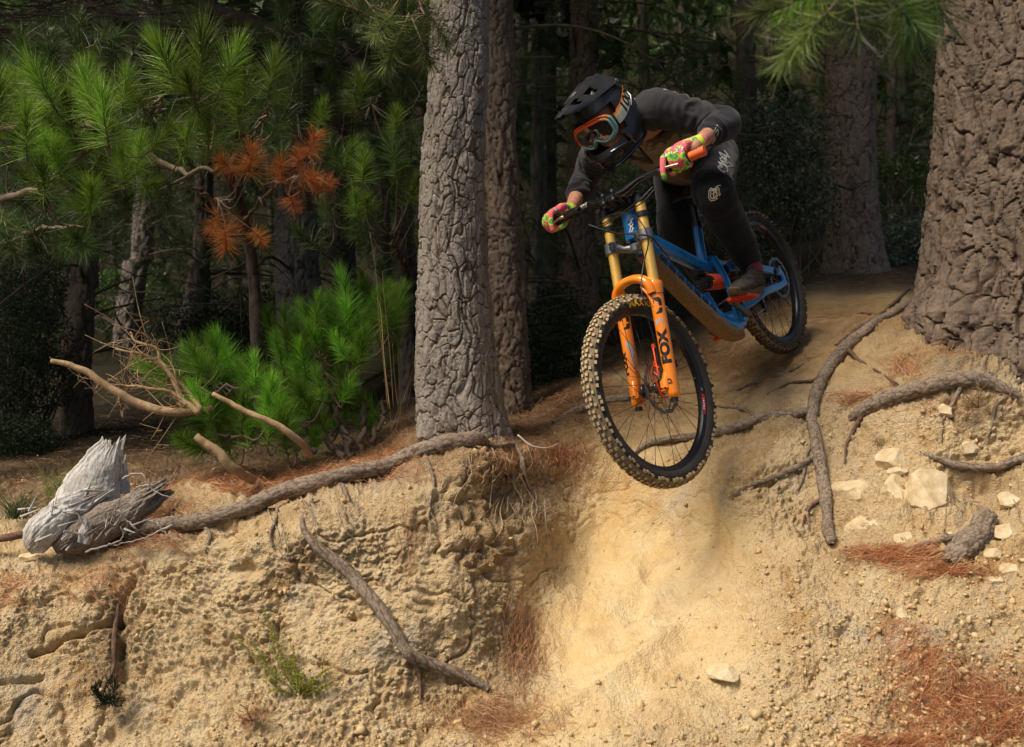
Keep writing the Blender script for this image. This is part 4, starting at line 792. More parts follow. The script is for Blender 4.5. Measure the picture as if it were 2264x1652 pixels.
    for i in range(32):
        sd = 1 if i % 2 else -1; k = i//2; a = 2*math.pi*(i+.5)/32; ha = a+(1 if k % 2 else -1)*math.radians(78); hp = c+np.array([.028*math.cos(ha), sd*.031, .028*math.sin(ha)]); rp = ring(ri+.002, a, sd*.002)
        q = np.array([hp, rp]); m = MB(); m.tube(fn(q), [.00105, .00105], 5); nd = nrm(hp-rp); m.tube(fn(np.array([rp, rp+nd*.014])), [.0021, .0018], 6); m.build('spoke', M_SIL if (i in (3, 17, 22)) else M_BLK, e, auto=0)
    # rotor
    rr = .100 if front else .098; y = .043 if front else .062; m = MB(); n = 72
    ao = np.linspace(0, 2*np.pi, n, endpoint=False); Ro = rr+.0022*np.sin(ao*12); Ri = rr-.014+.003*np.sin(ao*12+1.2)
    V = []
    for yy in (y, y+.0022): V += [c+np.array([R*math.cos(a), yy, R*math.sin(a)]) for R, a in zip(Ro, ao)]+[c+np.array([R*math.cos(a), yy, R*math.sin(a)]) for R, a in zip(Ri, ao)]
    F = []
    for i in range(n):
        j = (i+1) % n; F += [(i, j, n+j, n+i), (2*n+i, 3*n+i, 3*n+j, 2*n+j), (i, 2*n+i, 2*n+j, j), (n+i, n+j, 3*n+j, 3*n+i)]
    m.add(V, F)
    for k in range(6):
        a = k*math.pi/3; a2 = a+.75; m.tube([c+np.array([.026*math.cos(a), y+.001, .026*math.sin(a)]), c+np.array([.06*math.cos(a+.2), y+.001, .06*math.sin(a+.2)]), c+np.array([(rr-.012)*math.cos(a2), y+.001, (rr-.012)*math.sin(a2)])], [.0035]*3, 6, flat=.4)
    m.lathe([(.018, 0), (.030, 0), (.030, .0025), (.018, .0025)], c+YY*y, (0, 1, 0), 24, True)
    m.mapv(fn).build('brake_rotor', plain('worn rotor steel %d' % front, (.16, .13, .11), .4, .8, .3, 60), e)
    # sticker on the rim's left flank
    def flank(a0, Rc, off=.0006):
        def f(x, yv):
            a = a0+x/Rc; R = Rc+yv; t = np.clip((rb-.004-R)/(rb-.004-ri-.004), 0, 1); yy = .0170-(.0170-.0125)*t
            return fn((c+np.array([R*math.cos(a), yy+off, R*math.sin(a)]))[None])[0]
        return f
    return e, flank, rb, ri, c, tr, w
idf = lambda V: np.asarray(V)
we, flank, rb, ri, wc, tr, tw = wheel(AX, .369, FK, 'front wheel with dust caked knobby tyre', True)
def ang_of(fn_pts, uv):   # the angle round the wheel whose point stands where the photo shows the sticker
    best = min(np.linspace(-math.pi, math.pi, 721), key=lambda a: np.hypot(*(np.array(proj(toW(fn_pts(a))))-uv))); return best
def proj(p): return (1250+2371.13*p[0]/p[1], 912-2371.13*(p[2]-CAMZ)/p[1])
a_st = ang_of(lambda a: FK(AX+np.array([.30*math.cos(a), .016, .30*math.sin(a)])), np.array([1721, 985]))
fl = flank(a_st, rb-.014)
V, F = poly2d([(-.044, -.0075), (.036, -.0075), (.044, .0075), (-.036, .0075)], .008); decal(V, F, lambda x, y: fl(-x, -y), M_RED, we, 'rim_sticker')
fl2 = flank(a_st, rb-.014, .0010)
V, F = text2d('FR541', .017, .15, .02); SG = -1
decal(V*np.array([1.12, .8, 1]), F, lambda x, y: fl2(SG*x, SG*y), M_WHT, we)
fl3 = flank(a_st-.20, rb-.014, .0010); V, F = text2d('DT', .010, .15); decal(V, F, lambda x, y: fl3(SG*x, SG*y), M_WHT, we)
SGM = -1
a_mx = ang_of(lambda a: FK(AX+np.array([.338*math.cos(a), .03, .338*math.sin(a)])), np.array([1572, 744]))
def sidewall(a0, off=.0008):
    def f(x, y):
        Rc = tr-.036; a = a0+x/Rc; R = Rc+y; s = np.clip((R-rb-.010)/(tr-rb-.010), 0, 1)**(1/.75); yy = tw*math.sqrt(max(0, 1-s*s)); n = nrm([s, math.sqrt(max(0, 1-s*s))])
        return FK((AX+np.array([(R+n[0]*off)*math.cos(a), yy+n[1]*off, (R+n[0]*off)*math.sin(a)]))[None])[0]
    return f
V, F = text2d('MAXXIS', .036, .12, .03); sw = sidewall(a_mx+.075*SGM); decal(V*np.array([1.2, .9, 1]), F, lambda x, y: sw(x, y), M_YEL, we)
wr, flr, rb2, ri2, *_ = wheel((0, 0, 0), .350, idf, 'rear wheel with dark muddy tyre', False)
a_r = ang_of(lambda a: np.array([.28*math.cos(a), .016, .28*math.sin(a)]), np.array([1858, 558])); fr = flr(a_r, rb2-.014)
V, F = poly2d([(-.040, -.0075), (.034, -.0075), (.040, .0075), (-.034, .0075)], .008); decal(V, F, lambda x, y: fr(-x, -y), plain('faded red sticker', (.30, .03, .02), .5), wr, 'rim_sticker')
fr2 = flr(a_r, rb2-.014, .001); V, F = text2d('FR541', .016, .15, .02); decal(V*np.array([1.1, .8, 1]), F, lambda x, y: fr2(SG*x, SG*y), plain('faded print', (.55, .45, .40), .5), wr)

# fork: stanchions, crowns, lower legs with arch
for sy in (-1, 1):
    y = sy*.085
    m = MB(); m.tube(FK([fk(.33, y, .042), fk(.735, y, .042)]), [.0202, .0202], 32); m.build('stanchion', M_GOLD, bike)
    m = MB(); m.lathe([(.0205, -.011), (.0262, -.010), (.0268, 0), (.0262, .010), (.0205, .011)], fk(.662, y, .042), UP, 28); m.mapv(FK).build('fork_bumper', M_BLK, bike)
# one casting: legs + arch
m = MB()
for sy in (-1, 1):
    y = sy*.085
    m.lathe([(0, -.048), (.015, -.048), (.022, -.042), (.0245, -.03), (.0245, .06), (.0252, .20), (.0262, .335), (.0275, .350), (.0305, .372), (.0312, .388), (.0285, .395), (.0215, .396)], fk(0, y, .042), UP, 36)
    # axle lug, standing forward and inward
    m.tube([fk(.045, y-sy*.004, .048), fk(.015, y-sy*.010, .056), fk(-.012, y-sy*.012, .060)], [.020, .022, .020], 20, flat=.8)
    m.box((0, 0, 0), (.05, .026, .05), None, .006); m.V[-1] = np.array([fk(0.0+v[2], y-sy*.018+v[1], .056+v[0]*.8) for v in m.V[-1]])
def archp(t):
    y = -.085*math.cos(math.pi*t); h = math.sin(math.pi*t)**.75; return y, .352+.072*h, .042+.020+.016*h
ap = np.array([fk(s, y, f) for y, s, f in (archp(t) for t in np.linspace(0, 1, 25))])
m.tube(ap, [.019+.003*abs(math.cos(math.pi*t)) for t in np.linspace(0, 1, 25)], 18, flat=.85)
for sy in (-1, 1):
    for f, k in ((.070, 0), (.030, 1)):
        m.tube([fk(.30+.02*k, sy*.083, f-.006), fk(.35, sy*.070, f), fk(.385, sy*.045, f+.002)], [.006, .0065, .006], 8)
LOW = m.mapv(FK).build('fork_lowers', M_OR, bike, auto=50)
for sy in (-1, 1):
    m = MB(); m.lathe([(.0295, -.0012), (.0284, 0), (.0295, .0012)], fk(.345, sy*.085, .042), UP, 32); m.mapv(FK).build('seal_line', M_BLKP, LOW)
    for k in (-1, 1):
        m = MB(); m.lathe([(0, .0), (.0042, 0), (.0042, .002), (.0022, .002), (.0022, .0008), (0, .0008)], fk(-.012, sy*.075+k*.008, .083), FW, 12); m.mapv(FK).build('pinch_bolt', M_BLK, LOW)
    m = MB(); m.lathe([(.011, 0), (.014, 0), (.014, -.018), (0, -.02)], fk(-.046, sy*.085, .042), UP, 16); m.mapv(FK).build('foot_cap', M_BLK, LOW)
m = MB(); m.lathe([(.006, .0), (.0095, 0), (.0095, .001), (.006, .001)], fk(.012, .094, .0665), nrm(FW+.2*YY), 14); m.mapv(FK).build('axle_slot', M_BLKP, LOW)
m = MB(); m.lathe([(0, -.1), (.009, -.1), (.009, .1), (0, .1)], AX, (0, 1, 0), 20); m.mapv(FK).build('axle', M_BLK, bike)
def clamp_crown(s0, s1, name, mat, r=.028):
    m = MB(); sm = (s0+s1)/2
    for sy in (-1, 1):
        m.lathe([(.0203, s0), (r, s0), (r+.001, sm), (r, s1), (.0203, s1)], fk(0, sy*.085, .042), UP, 30)
        m.box((0, 0, 0), (.022, .016, s1-s0-.006), None, .003); m.V[-1] = np.array([fk(sm+v[2], sy*.063+v[1], .042+.026+v[0]) for v in m.V[-1]])
    return m, sm
m, sm = clamp_crown(.560, .602, 'c', None)
for sy in (-1, 1):
    m.tube([fk(sm, sy*.066, .038), fk(sm-.012, sy*.045, .02), fk(sm-.016, sy*.018, .006)], [.017, .014, .018], 14, flat=.85)
m.lathe([(0, sm-.03), (.024, sm-.03), (.026, sm-.004), (0, sm-.004)], fk(0, 0, 0), UP, 28)
m.mapv(FK).build('lower_crown', M_GREYM, bike)
for sy in (-1, 1):
    for k in (0, 1):
        m = MB(); m.lathe([(.0035, 0), (.0062, 0), (.0062, .002), (.0035, .002)], fk(.574+k*.014, sy*.063, .0795), FW, 14, True); m.mapv(FK).build('crown_bolt', M_BLK, bike)
m, sm = clamp_crown(.712, .742, 'c', None, .0275)
for sy in (-1, 1): m.lathe([(.026, .742), (.022, .752), (.014, .757), (0, .757)], fk(0, sy*.085, .042), UP, 26)
m.box((0, 0, 0), (.075, .15, .022), None, .008); m.V[-1] = np.array([fk(sm+v[2], v[1], .022+v[0]*.8) for v in m.V[-1]])
m.mapv(FK).build('upper_crown', M_BLK, bike)
BAR = fk(.755, 0, .098)
def barpt(y):
    a = abs(y); t = sstep(.05, .14, a); rise = .022*t; back = .0*a+(.055/.34)*max(0, a-.055)
    return BAR+YY*y+UP*rise-np.array([1, 0, .25])*back
m = MB()
for sy in (-1, 1):
    m.box((0, 0, 0), (.05, .020, .042), None, .007); m.V[-1] = np.array([BAR+YY*(sy*.024+v[1])+FW*v[0]*.95+UP*v[2] for v in m.V[-1]])
    m.tube([BAR+YY*sy*.024, fk(.745, sy*.02, .06), fk(.742, sy*.02, .03)], [.020, .017, .016], 14)
m.mapv(FK).build('stem', M_BLK, bike)
for sy in (-1, 1):
    for k in (-1, 1):
        m = MB(); m.lathe([(.002, 0), (.0045, 0), (.0045, .004), (.002, .004)], BAR+YY*sy*.024+FW*.024+UP*k*.015, FW, 12, True); m.mapv(FK).build('stem_bolt', M_SIL, bike)
ys = np.linspace(-.395, .395, 81); bp = np.array([barpt(y) for y in ys]); m = MB(); m.tube(bp, [.0175-.0065*sstep(.06, .15, abs(y)) for y in ys], 24)
HB = m.mapv(FK).build('handlebar', M_BLKG, bike)
# word on the bar
yb = -.145
def barmap(x, y):
    yy = yb+x; c = barpt(yy); ax = nrm(barpt(yy+.002)-barpt(yy-.002)); v = nrm(CAML-FK(c)); v = STEER.T@v; v = nrm(v-ax*(v@ax)); u = np.cross(v, ax); u = u if u@UP > 0 else -u; r = .0122+.0045*(1-sstep(.06, .15, abs(yy))); a = y/r
    return FK((c+(v*math.cos(a)+u*math.sin(a))*(r+.0008))[None])[0]
V, F = text2d('TITLE', .022, .15, .03); decal(V*np.array([.75, 1, 1]), F, lambda x, y: barmap(x*1.0, y), M_WHT, HB)
for sy in (-1, 1):
    gy = np.linspace(sy*.262, sy*.392, 14); m = MB(); m.tube([barpt(y) for y in np.linspace(sy*.262, sy*.345, 10)], [.0158+.0006*(i % 2) for i in range(10)], 20); m.mapv(FK).build('grip', M_CAB, bike); m = MB(); m.tube([barpt(y) for y in np.linspace(sy*.345, sy*.388, 6)], [.0172]*6, 20); m.lathe([(0, 0), (.0185, 0), (.0188, .02), (.0165, .023), (.0, .024)], barpt(sy*.382), nrm(barpt(sy*.39)-barpt(sy*.38)), 22); m.mapv(FK).build('grip_end', M_GRIP, bike)
    m = MB(); m.lathe([(.012, -.008), (.019, -.008), (.019, .008), (.012, .008)], barpt(sy*.255), YY, 20, True); m.lathe([(.012, -.006), (.017, -.006), (.017, .006), (.012, .006)], barpt(sy*.225), YY, 20, True); m.mapv(FK).build('lever_clamp', M_BLK, bike)
    # brake lever: body ahead of the bar, blade out to the finger
    c = barpt(sy*.225); m = MB(); m.tube([c+FW*.01, c+FW*.034-UP*.01], [.009, .009], 10); m.tube([c+FW*.036-UP*.012-YY*sy*.05, c+FW*.036-UP*.014+YY*sy*.02], [.0105, .0125], 14); m.mapv(FK); lb = m.build('brake_lever', M_BLKG, bike)
    p = c+FW*.038-UP*.018; q = spline([p+YY*sy*.012, p+YY*sy*.03+FW*.012-UP*.004, barpt(sy*.29)+FW*.055-UP*.026, barpt(sy*.325)+FW*.050-UP*.030], 12); m = MB(); m.tube(q, np.linspace(.006, .0045, 12), 10, flat=.7); m.mapv(FK).build('lever_blade', M_COP, lb)
# printing on the fork legs
def legmap(sy, s0, ph0):
    c = fk(0, sy*.085, .042)
    def f(x, y, off=.0006):     # x up the leg, y toward rider's right
        s = s0+x; r = np.interp(s, [-.03, .06, .20, .335], [.0245, .0245, .0252, .0262])+off; a = ph0-y/r
        return FK((c+UP*s+(FW*math.cos(a)+YY*math.sin(a))*r)[None])[0]
    return f
CU = STEER.T@(CAML-S0)+S0
def phic(sy): d = CU-fk(.15, sy*.085, .042); return math.atan2(d@YY, d@FW)
lm = legmap(1, .140, phic(1)-.12); V, F = text2d('FOX', .074, .1, .065); decal(V*np.array([.84, .66, 1]), F, lm, M_BLKP, LOW)
lm = legmap(1, .245, phic(1)-.1); V, F = text2d('40', .02, .15, .03); decal(V, F, lambda x, y: lm(x-.005, y-.006), M_GRYP, LOW); V, F = poly2d([(-.012, .004), (.006, .014), (.004, .020), (-.02, .018)], .006); decal(V, F, lambda x, y: lm(x, y), M_GRYP, LOW, 'stripe')
def badge(sy, s0, ph):
    lm = legmap(sy, s0, ph)
    for P in ([(.030, .018), (.030, -.008), (.020, -.018), (-.004, -.018), (-.004, -.006), (.012, -.004), (.016, .004)], [(-.030, -.014), (-.010, -.018), (-.012, -.004), (-.022, .000), (-.030, .012), (-.034, .004)], [(.022, .020), (-.002, .022), (.006, .012), (.020, .010)]):
        V, F = poly2d(P, .007); decal(V, F, lm, M_BLKP, LOW, 'badge')
badge(1, .300, phic(1)-.1); badge(-1, .285, phic(-1)+.1)
lm = legmap(-1, .12, phic(-1)-1.05); V, F = text2d('FOX', .052, .1, .055); decal(V*np.array([.86, .62, 1]), F, lm, M_BLKP, LOW)
lm = legmap(-1, .125, phic(-1)+.62); V, F = text2d('FACTORY', .0125, .15, .01); decal(V*np.array([1.0, .9, 1]), F, lm, M_BLKP, LOW)
lm = legmap(-1, .14, phic(-1)+.18); V, F = poly2d([(-.055, -.004), (.03, .004), (.062, .018), (.064, -.002), (.04, -.012), (-.055, -.011)], .007); decal(V, F, lm, M_GRYP, LOW, 'stripe')
# brake caliper (front, left leg, inside) with orange finned adapter
m = MB()
for (s, yv, f), sz in (((.085, .060, -.01), (.05, .030, .045)),): m.box((0, 0, 0), sz, None, .008); m.V[-1] = np.array([fk(s+v[2], yv+v[1], f+v[0]) for v in m.V[-1]])
cal = m.mapv(FK).build('brake_caliper', M_BLK, bike)
m = MB()
for pts in ([(.15, .042, .06), (.10, .050, .070), (.05, .056, .075)], [(.10, .050, .072), (.06, .036, .085), (.02, .046, .082)], [(.06, .038, .085), (.04, .058, .078)], [(.15, .042, .062), (.155, .040, .045)], [(.02, .046, .082), (-.02, .048, .07), (-.05, .050, .05)], [(.09, .032, .08), (.07, .06, .07)]):
    m.tube([fk(s, y, f) for s, y, f in pts], [.0032]*len(pts), 8)
m.box((0, 0, 0), (.012, .014, .016), None, .002); m.V[-1] = np.array([fk(.158+v[2], .042+v[1], .055+v[0]) for v in m.V[-1]])
m.mapv(FK).build('caliper_bracket', M_ORP, cal)

# frame
def rtube(m, P, hw, hh, seg=20, p=3.2):
    """superellipse section swept in the x-z plane: hw half width in y, hh half height"""
    P = np.asarray(P, float); n = len(P); T = np.gradient(P, axis=0); T /= np.linalg.norm(T, axis=1)[:, None]; a = np.linspace(0, 2*np.pi, seg, endpoint=False); ca = np.sign(np.cos(a))*abs(np.cos(a))**(2/p); sa = np.sign(np.sin(a))*abs(np.sin(a))**(2/p)
    hw = np.broadcast_to(hw, (n,)); hh = np.broadcast_to(hh, (n,)); V = []
    for i in range(n):
        s = nrm(YY-T[i]*(YY@T[i])); u = np.cross(T[i], s); V.append(P[i]+np.outer(ca, s)*hw[i]+np.outer(sa, u)*hh[i])
    F = [(i*seg+k, i*seg+(k+1) % seg, (i+1)*seg+(k+1) % seg, (i+1)*seg+k) for i in range(n-1) for k in range(seg)]+[tuple(range(seg)), tuple(range((n-1)*seg, n*seg))]
    m.add(np.concatenate(V), F)
m = MB(); htb, htt = fk(.594), fk(.706)
m.lathe([(0, 0), (.035, 0), (.0375, .006), (.036, .05), (.0375, .104), (.035, .111), (0, .111)], htb, UP, 32)
rtube(m, spline([(.925, 0, .555), (.86, 0, .50), (.70, 0, .385), (.56, 0, .285), (.47, 0, .235)], 20), np.linspace(.026, .021, 20), np.linspace(.034, .024, 20))
rtube(m, spline([(.935, 0, .515), (.86, 0, .405), (.76, 0, .255), (.66, 0, .115), (.57, 0, .01), (.50, 0, -.035), (.42, 0, -.03)], 26), np.linspace(.031, .036, 26), np.linspace(.036, .040, 26))
rtube(m, spline([(.415, 0, .425), (.45, 0, .375), (.50, 0, .29), (.51, 0, .25)], 10), .0205, np.linspace(.020, .026, 10), 20, 2)
rtube(m, spline([(.47, .034, .27), (.455, .040, .16), (.475, .040, .05), (.48, .03, -.01)], 12), .010, np.linspace(.026, .018, 12))
rtube(m, spline([(.59, .0, .16), (.57, .0, .08), (.55, 0, .0)], 8), .012, .012)
rtube(m, spline([(.47, .0, .26), (.40, 0, .215), (.36, 0, .20)], 8), .034, .030)
m.lathe([(0, -.05), (.032, -.05), (.032, .05), (0, .05)], (.44, 0, -.01), (0, 1, 0), 28)
FR = m.build('frame', M_BLUE, bike, auto=50)
m = MB(); rtube(m, spline([(.925, 0, .465), (.83, 0, .325), (.73, 0, .18), (.63, 0, .045), (.555, 0, -.04), (.49, 0, -.080)], 22), np.linspace(.033, .040, 22), np.linspace(.030, .024, 22)); m.build('mud_guard_strip', M_MUD, FR, label='underside of the down tube coated with dried mud')
for k in range(7):   # dark panels and strokes of the worn lettering along the down tube
    t0 = (k+.08)/7; t1 = (k+.88)/7; c0 = np.array([.875, 0, .425])*(1-t0)+np.array([.63, 0, .075])*t0; c1 = np.array([.875, 0, .425])*(1-t1)+np.array([.63, 0, .075])*t1; d = nrm(c1-c0); n = np.array([-d[2], 0, d[0]]); n = n if n[2] > 0 else -n; L_ = np.linalg.norm(c1-c0)
    for P in ([(0, -.012), (L_, -.014), (L_*.9, .014), (.003, .015)],):
        V, F = poly2d(P, .02); decal(V, F, lambda x, y: c0+d*x+n*y+YY*.0352, M_NAVY, FR, 'lettering')
    st = [[(.006, -.006), (L_*.4, .008), (L_*.75, -.007)], [(.008, .008), (L_*.8, .007)], [(L_*.2, -.008), (L_*.3, .008), (L_*.8, .008)]][k % 3]
    V, F = stroke2d(st, .0035); decal(V, F, lambda x, y: c0+d*x+n*y+YY*.0358, M_BLUE, FR, 'lettering')

hm = lambda x, y: FK((fk(.65-.0)+UP*y+(lambda a: (FW*math.cos(a)+YY*math.sin(a))*.0388)(x/.0385-.0+math.atan2((CAML-htb)@YY, (CAML-htb)@FW)))[None])[0]
for P in ([(-.012, -.03), (-.004, -.006), (-.010, .0), (.002, .006), (-.002, .012), (.010, .022)], [(-.014, .008), (-.006, .016), (.010, .014), (.013, .002), (.006, -.010)], [(-.004, -.03), (.004, -.018), (-.002, -.010), (.006, -.002)]):
    V, F = stroke2d(P, .0035); decal(V, F, hm, M_WHT if P[0][0] != -.014 else M_NAVY, FR, 'head_badge')
# swing arm left/right
for sy in (-1, 1):
    m = MB(); y = sy*.072
    rtube(m, spline([(.40, sy*.05, .20), (.30, sy*.062, .165), (.20, y, .118), (.06, y, .052), (0.0, y, .022)], 14), .010, np.linspace(.022, .017, 14))
    rtube(m, spline([(.42, sy*.05, .02), (.33, sy*.06, .01), (.22, y, .006), (.08, y, -.022), (.0, y, -.032)], 14), .010, np.linspace(.020, .016, 14))
    rtube(m, spline([(.0, y, .036), (-.012, y, .0), (-.004, y, -.045)], 6), .010, .017)
    m.build('rear_stay', M_BLUE, bike, auto=45)
for c_ in ((.40, 0, .19), (.41, 0, .03)): m = MB(); m.box(c_, (.06, .095, .05), None, .012); m.build('linkage', M_BLK, bike)
# shock
c0, c1 = np.array([.630, 0.012, .222]), np.array([.415, 0.012, .150]); ax = nrm(c1-c0); e1 = YY; e2 = np.cross(ax, e1)
m = MB(); m.tube([c0+ax*.01, c0+ax*.055], [.024, .024], 20); m.tube([c0+ax*.05, c0+ax*.075], [.029, .029], 22); m.tube([c0+ax*.07, c1], [.011, .011], 16); m.tube([c0-ax*.015, c0+ax*.01], [.012, .02], 12)
m.tube([c0+np.array([.0, -.0, .045])-ax*.01, c0+np.array([0, 0, .045])+ax*.05], [.017, .017], 16); sh = m.build('shock', M_BLK, bike)
t = np.linspace(0, 1, 200); cp = c0+np.outer(.072+.125*t, ax)+.030*(np.outer(np.cos(t*2*np.pi*6.5), e1)+np.outer(np.sin(t*2*np.pi*6.5), e2)); m = MB(); m.tube(cp, [.0047]*200, 8); m.build('shock_spring', M_COIL, bike, auto=0)
# seat
m = MB(); m.tube([(.418, 0, .42), (.375, 0, .505)], [.0152, .0152], 20); m.tube([(.425, 0, .405), (.411, 0, .432)], [.023, .023], 20); m.build('seat_post', M_BLK, bike)
m = MB(); sp = spline([(.50, 0, .560), (.44, 0, .556), (.34, 0, .545), (.27, 0, .560)], 14); T = np.linspace(0, 1, 14); V, F = tube(sp, [.022+.05*sstep(.35, .95, t) for t in T], 16, flat=1.0); V[:, 2] = sp.repeat(16, 0)[:, 2]+(V[:, 2]-sp.repeat(16, 0)[:, 2])*.3; m.add(V, F); m.build('saddle', M_BLK, bike)
# cranks, pedals, chainring
TH = .657; dd = np.array([math.cos(TH), 0, math.sin(TH)])*.165; bb = np.array([.44, 0, -.01]); PED = {}
m = MB(); m.lathe([(.06, -.003), (.072, -.003), (.072, .0), (.06, .0)], bb-YY*.05, (0, 1, 0), 40, True)
for k in range(5): a = k*1.2566; m.tube([bb-YY*.05, bb-YY*.05+np.array([math.cos(a), 0, math.sin(a)])*.066], [.007, .006], 8)
m.build('chainring', M_BLK, bike)
for sy in (-1, 1):
    pe = bb+sy*dd; m = MB(); rtube(m, spline([bb+YY*sy*.06, (bb+pe)/2+YY*sy*.072, pe+YY*sy*.078], 8), .008, np.linspace(.019, .014, 8)); m.build('crank_arm', M_BLK, bike)
    c = pe+YY*sy*.138; PED[sy] = c; tl = math.radians(24 if sy > 0 else 6)
    ex = np.array([math.cos(tl), 0, math.sin(tl)]); ez = np.array([-math.sin(tl), 0, math.cos(tl)]); Rm = np.stack([ex, YY, ez], 1); m = MB()
    for yy in (-.044, -.016, .016, .044): m.box((0, 0, 0), (.104, .010, .016), None, .003); m.V[-1] = m.V[-1]@Rm.T+c+YY*yy
    for xx in (-.046, -.016, .016, .046): m.box((0, 0, 0), (.010, .10, .014), None, .003); m.V[-1] = m.V[-1]@Rm.T+c+ex*xx
    for xx in (-.04, 0, .04):
        for yy in (-.04, .04): m.tube([c+ex*xx+YY*yy-ez*.012, c+ex*xx+YY*yy+ez*.012], [.0018]*2, 6)
    m.build('pedal', M_ORP, bike)
m = MB(); m.lathe([(.02, -.045), (.05, -.045), (.045, -.040), (.038, -.035), (.02, -.03)], (0, 0, 0), (0, 1, 0), 36, True); m.build('cassette', M_GREYM, bike)
m = MB(); q = np.array([bb+np.array([0, -.052, .068]), (0, -.045, .048), (-.0, -.045, -.05), (.03, -.045, -.12), (.06, -.045, -.11), bb+np.array([0, -.052, -.068])])
m.tube(q, [.0045]*6, 6, flat=.6); m.build('chain', M_SIL, bike, auto=0)
m = MB(); m.box((.015, -.06, -.055), (.04, .02, .07), None, .006); m.tube([(.03, -.05, -.06), (.04, -.05, -.13)], [.008]*2, 8); m.build('derailleur', M_BLK, bike)
m = MB(); m.box((.045, .075, .045), (.05, .03, .035), None, .008); m.build('rear_brake_caliper', M_BLK, bike)
# hoses
def hose(pts, r=.0026): 
    q = spline([toL(S(u, v, d)) for u, v, d in pts], 40); m = MB(); m.tube(q, [r]*40, 8); m.build('brake_hose', M_CAB, bike, auto=0)
hose([(1436, 548, 3.78), (1462, 558, 3.74), (1500, 569, 3.66), (1560, 573, 3.55), (1590, 580, 3.6), (1608, 600, 3.75), (1640, 640, 3.85)], .0032)
hose([(1455, 551, 3.75), (1490, 525, 3.66), (1540, 524, 3.54), (1570, 550, 3.46), (1583, 590, 3.45), (1572, 640, 3.45), (1566, 690, 3.42), (1570, 730, 3.40), (1585, 790, 3.42), (1606, 860, 3.43), (1618, 905, 3.45)])
hose([(1595, 455, 3.55), (1560, 490, 3.55), (1510, 525, 3.62), (1475, 545, 3.7), (1465, 552, 3.72)], .0024)
hose([(1600, 460, 3.5), (1565, 497, 3.52), (1500, 535, 3.62), (1470, 556, 3.7), (1500, 556, 3.75), (1540, 556, 3.78)], .0022)
# ------------------------------------------------------------------ the rider
def C(x, y, z): return np.array([x, y, z+CAMZ])
PELV = C(.844, 4.51, .985); NECKB = C(.50, 3.955, 1.015)
HIP = {1: C(.925, 4.42, .985), -1: C(.775, 4.60, .955)}
KNEE = {1: S(1741, 470, 3.99), -1: S(1655, 560, 4.36)}
ANK = {1: S(1836, 652, 4.17), -1: S(1790, 768, 4.60)}
SHO = {1: C(.566, 3.84, 1.050), -1: C(.380, 4.06, .968)}
ELB = {1: S(1766, 300, 3.80), -1: S(1432, 428, 4.28)}
WRI = {1: S(1710, 346, 3.60), -1: S(1393, 511, 4.06)}
GR = {1: toW(FK(barpt(.300))), -1: toW(FK(barpt(-.345)))}
person = empty('person', PELV, 'rider in black full face helmet, dark jersey and bright gloves crouching on the bike', 'person'); PL = np.array(person.location)
def orb(P, rr, axes=None, seg=14):
    th = np.linspace(0, np.pi, seg//2+3)[1:-1]; ph = np.linspace(0, 2*np.pi, seg, endpoint=False); V = [[0, 0, 1]]+[[math.sin(t)*math.cos(p), math.sin(t)*math.sin(p), math.cos(t)] for t in th for p in ph]+[[0, 0, -1]]
    V = np.array(V)*np.asarray(rr if np.ndim(rr) else [rr]*3); n = len(th); F = []
    for k in range(seg):
        l = (k+1) % seg; F.append((0, 1+k, 1+l)); F.append((len(V)-1, 1+(n-1)*seg+l, 1+(n-1)*seg+k))
        for i in range(n-1): F.append((1+i*seg+k, 1+(i+1)*seg+k, 1+(i+1)*seg+l, 1+i*seg+l))
    if axes is not None: V = V@np.asarray(axes)
    return V+np.asarray(P), F
def limb(m, rows, n=24, seg=18):
    q = spline(np.asarray(rows, float), n); V, F = tube(q[:, :3], q[:, 3], seg); m.add(V, F); m.add(*orb(q[0, :3], q[0, 3]*.985)); m.add(*orb(q[-1, :3], q[-1, 3]*.985))
def etube(m, rows, n, side, seg=26):
    """rows x,y,z,half width,half depth"""
    q = spline(np.asarray(rows, float), n); T = np.gradient(q[:, :3], axis=0); T /= np.linalg.norm(T, axis=1)[:, None]; V = []; a = np.linspace(0, 2*np.pi, seg, endpoint=False)
    for i in range(n):
        s = nrm(side-T[i]*(side@T[i])); u = np.cross(T[i], s); V.append(q[i, :3]+np.outer(np.cos(a), s)*q[i, 3]+np.outer(np.sin(a), u)*q[i, 4])
    F = [(i*seg+k, i*seg+(k+1) % seg, (i+1)*seg+(k+1) % seg, (i+1)*seg+k) for i in range(n-1) for k in range(seg)]+[tuple(range(seg))[::-1], tuple(range((n-1)*seg, n*seg))]
    m.add(np.concatenate(V), F)
def remesh(m, vox, smooth=6, fold=None):
    me = m.mesh('tmp'); o = bpy.data.objects.new('tmp', me); COL.objects.link(o); md = o.modifiers.new('r', 'REMESH'); md.mode = 'VOXEL'; md.voxel_size = vox
    if smooth: s = o.modifiers.new('s', 'SMOOTH'); s.factor = .5; s.iterations = smooth
    dg = bpy.context.evaluated_depsgraph_get(); r = bpy.data.meshes.new_from_object(o.evaluated_get(dg)); COL.objects.unlink(o); bpy.data.objects.remove(o); bpy.data.meshes.remove(me)
    n = len(r.vertices); V = np.zeros(n*3, np.float32); r.vertices.foreach_get('co', V); V = V.reshape(-1, 3).astype(float); N = np.zeros(n*3, np.float32); r.vertices.foreach_get('normal', N); N = N.reshape(-1, 3).astype(float)
    F = [tuple(p.vertices) for p in r.polygons]; bpy.data.meshes.remove(r)
    if fold is not None: V = V+N*fold(V, N)[:, None]
    return V, F, N
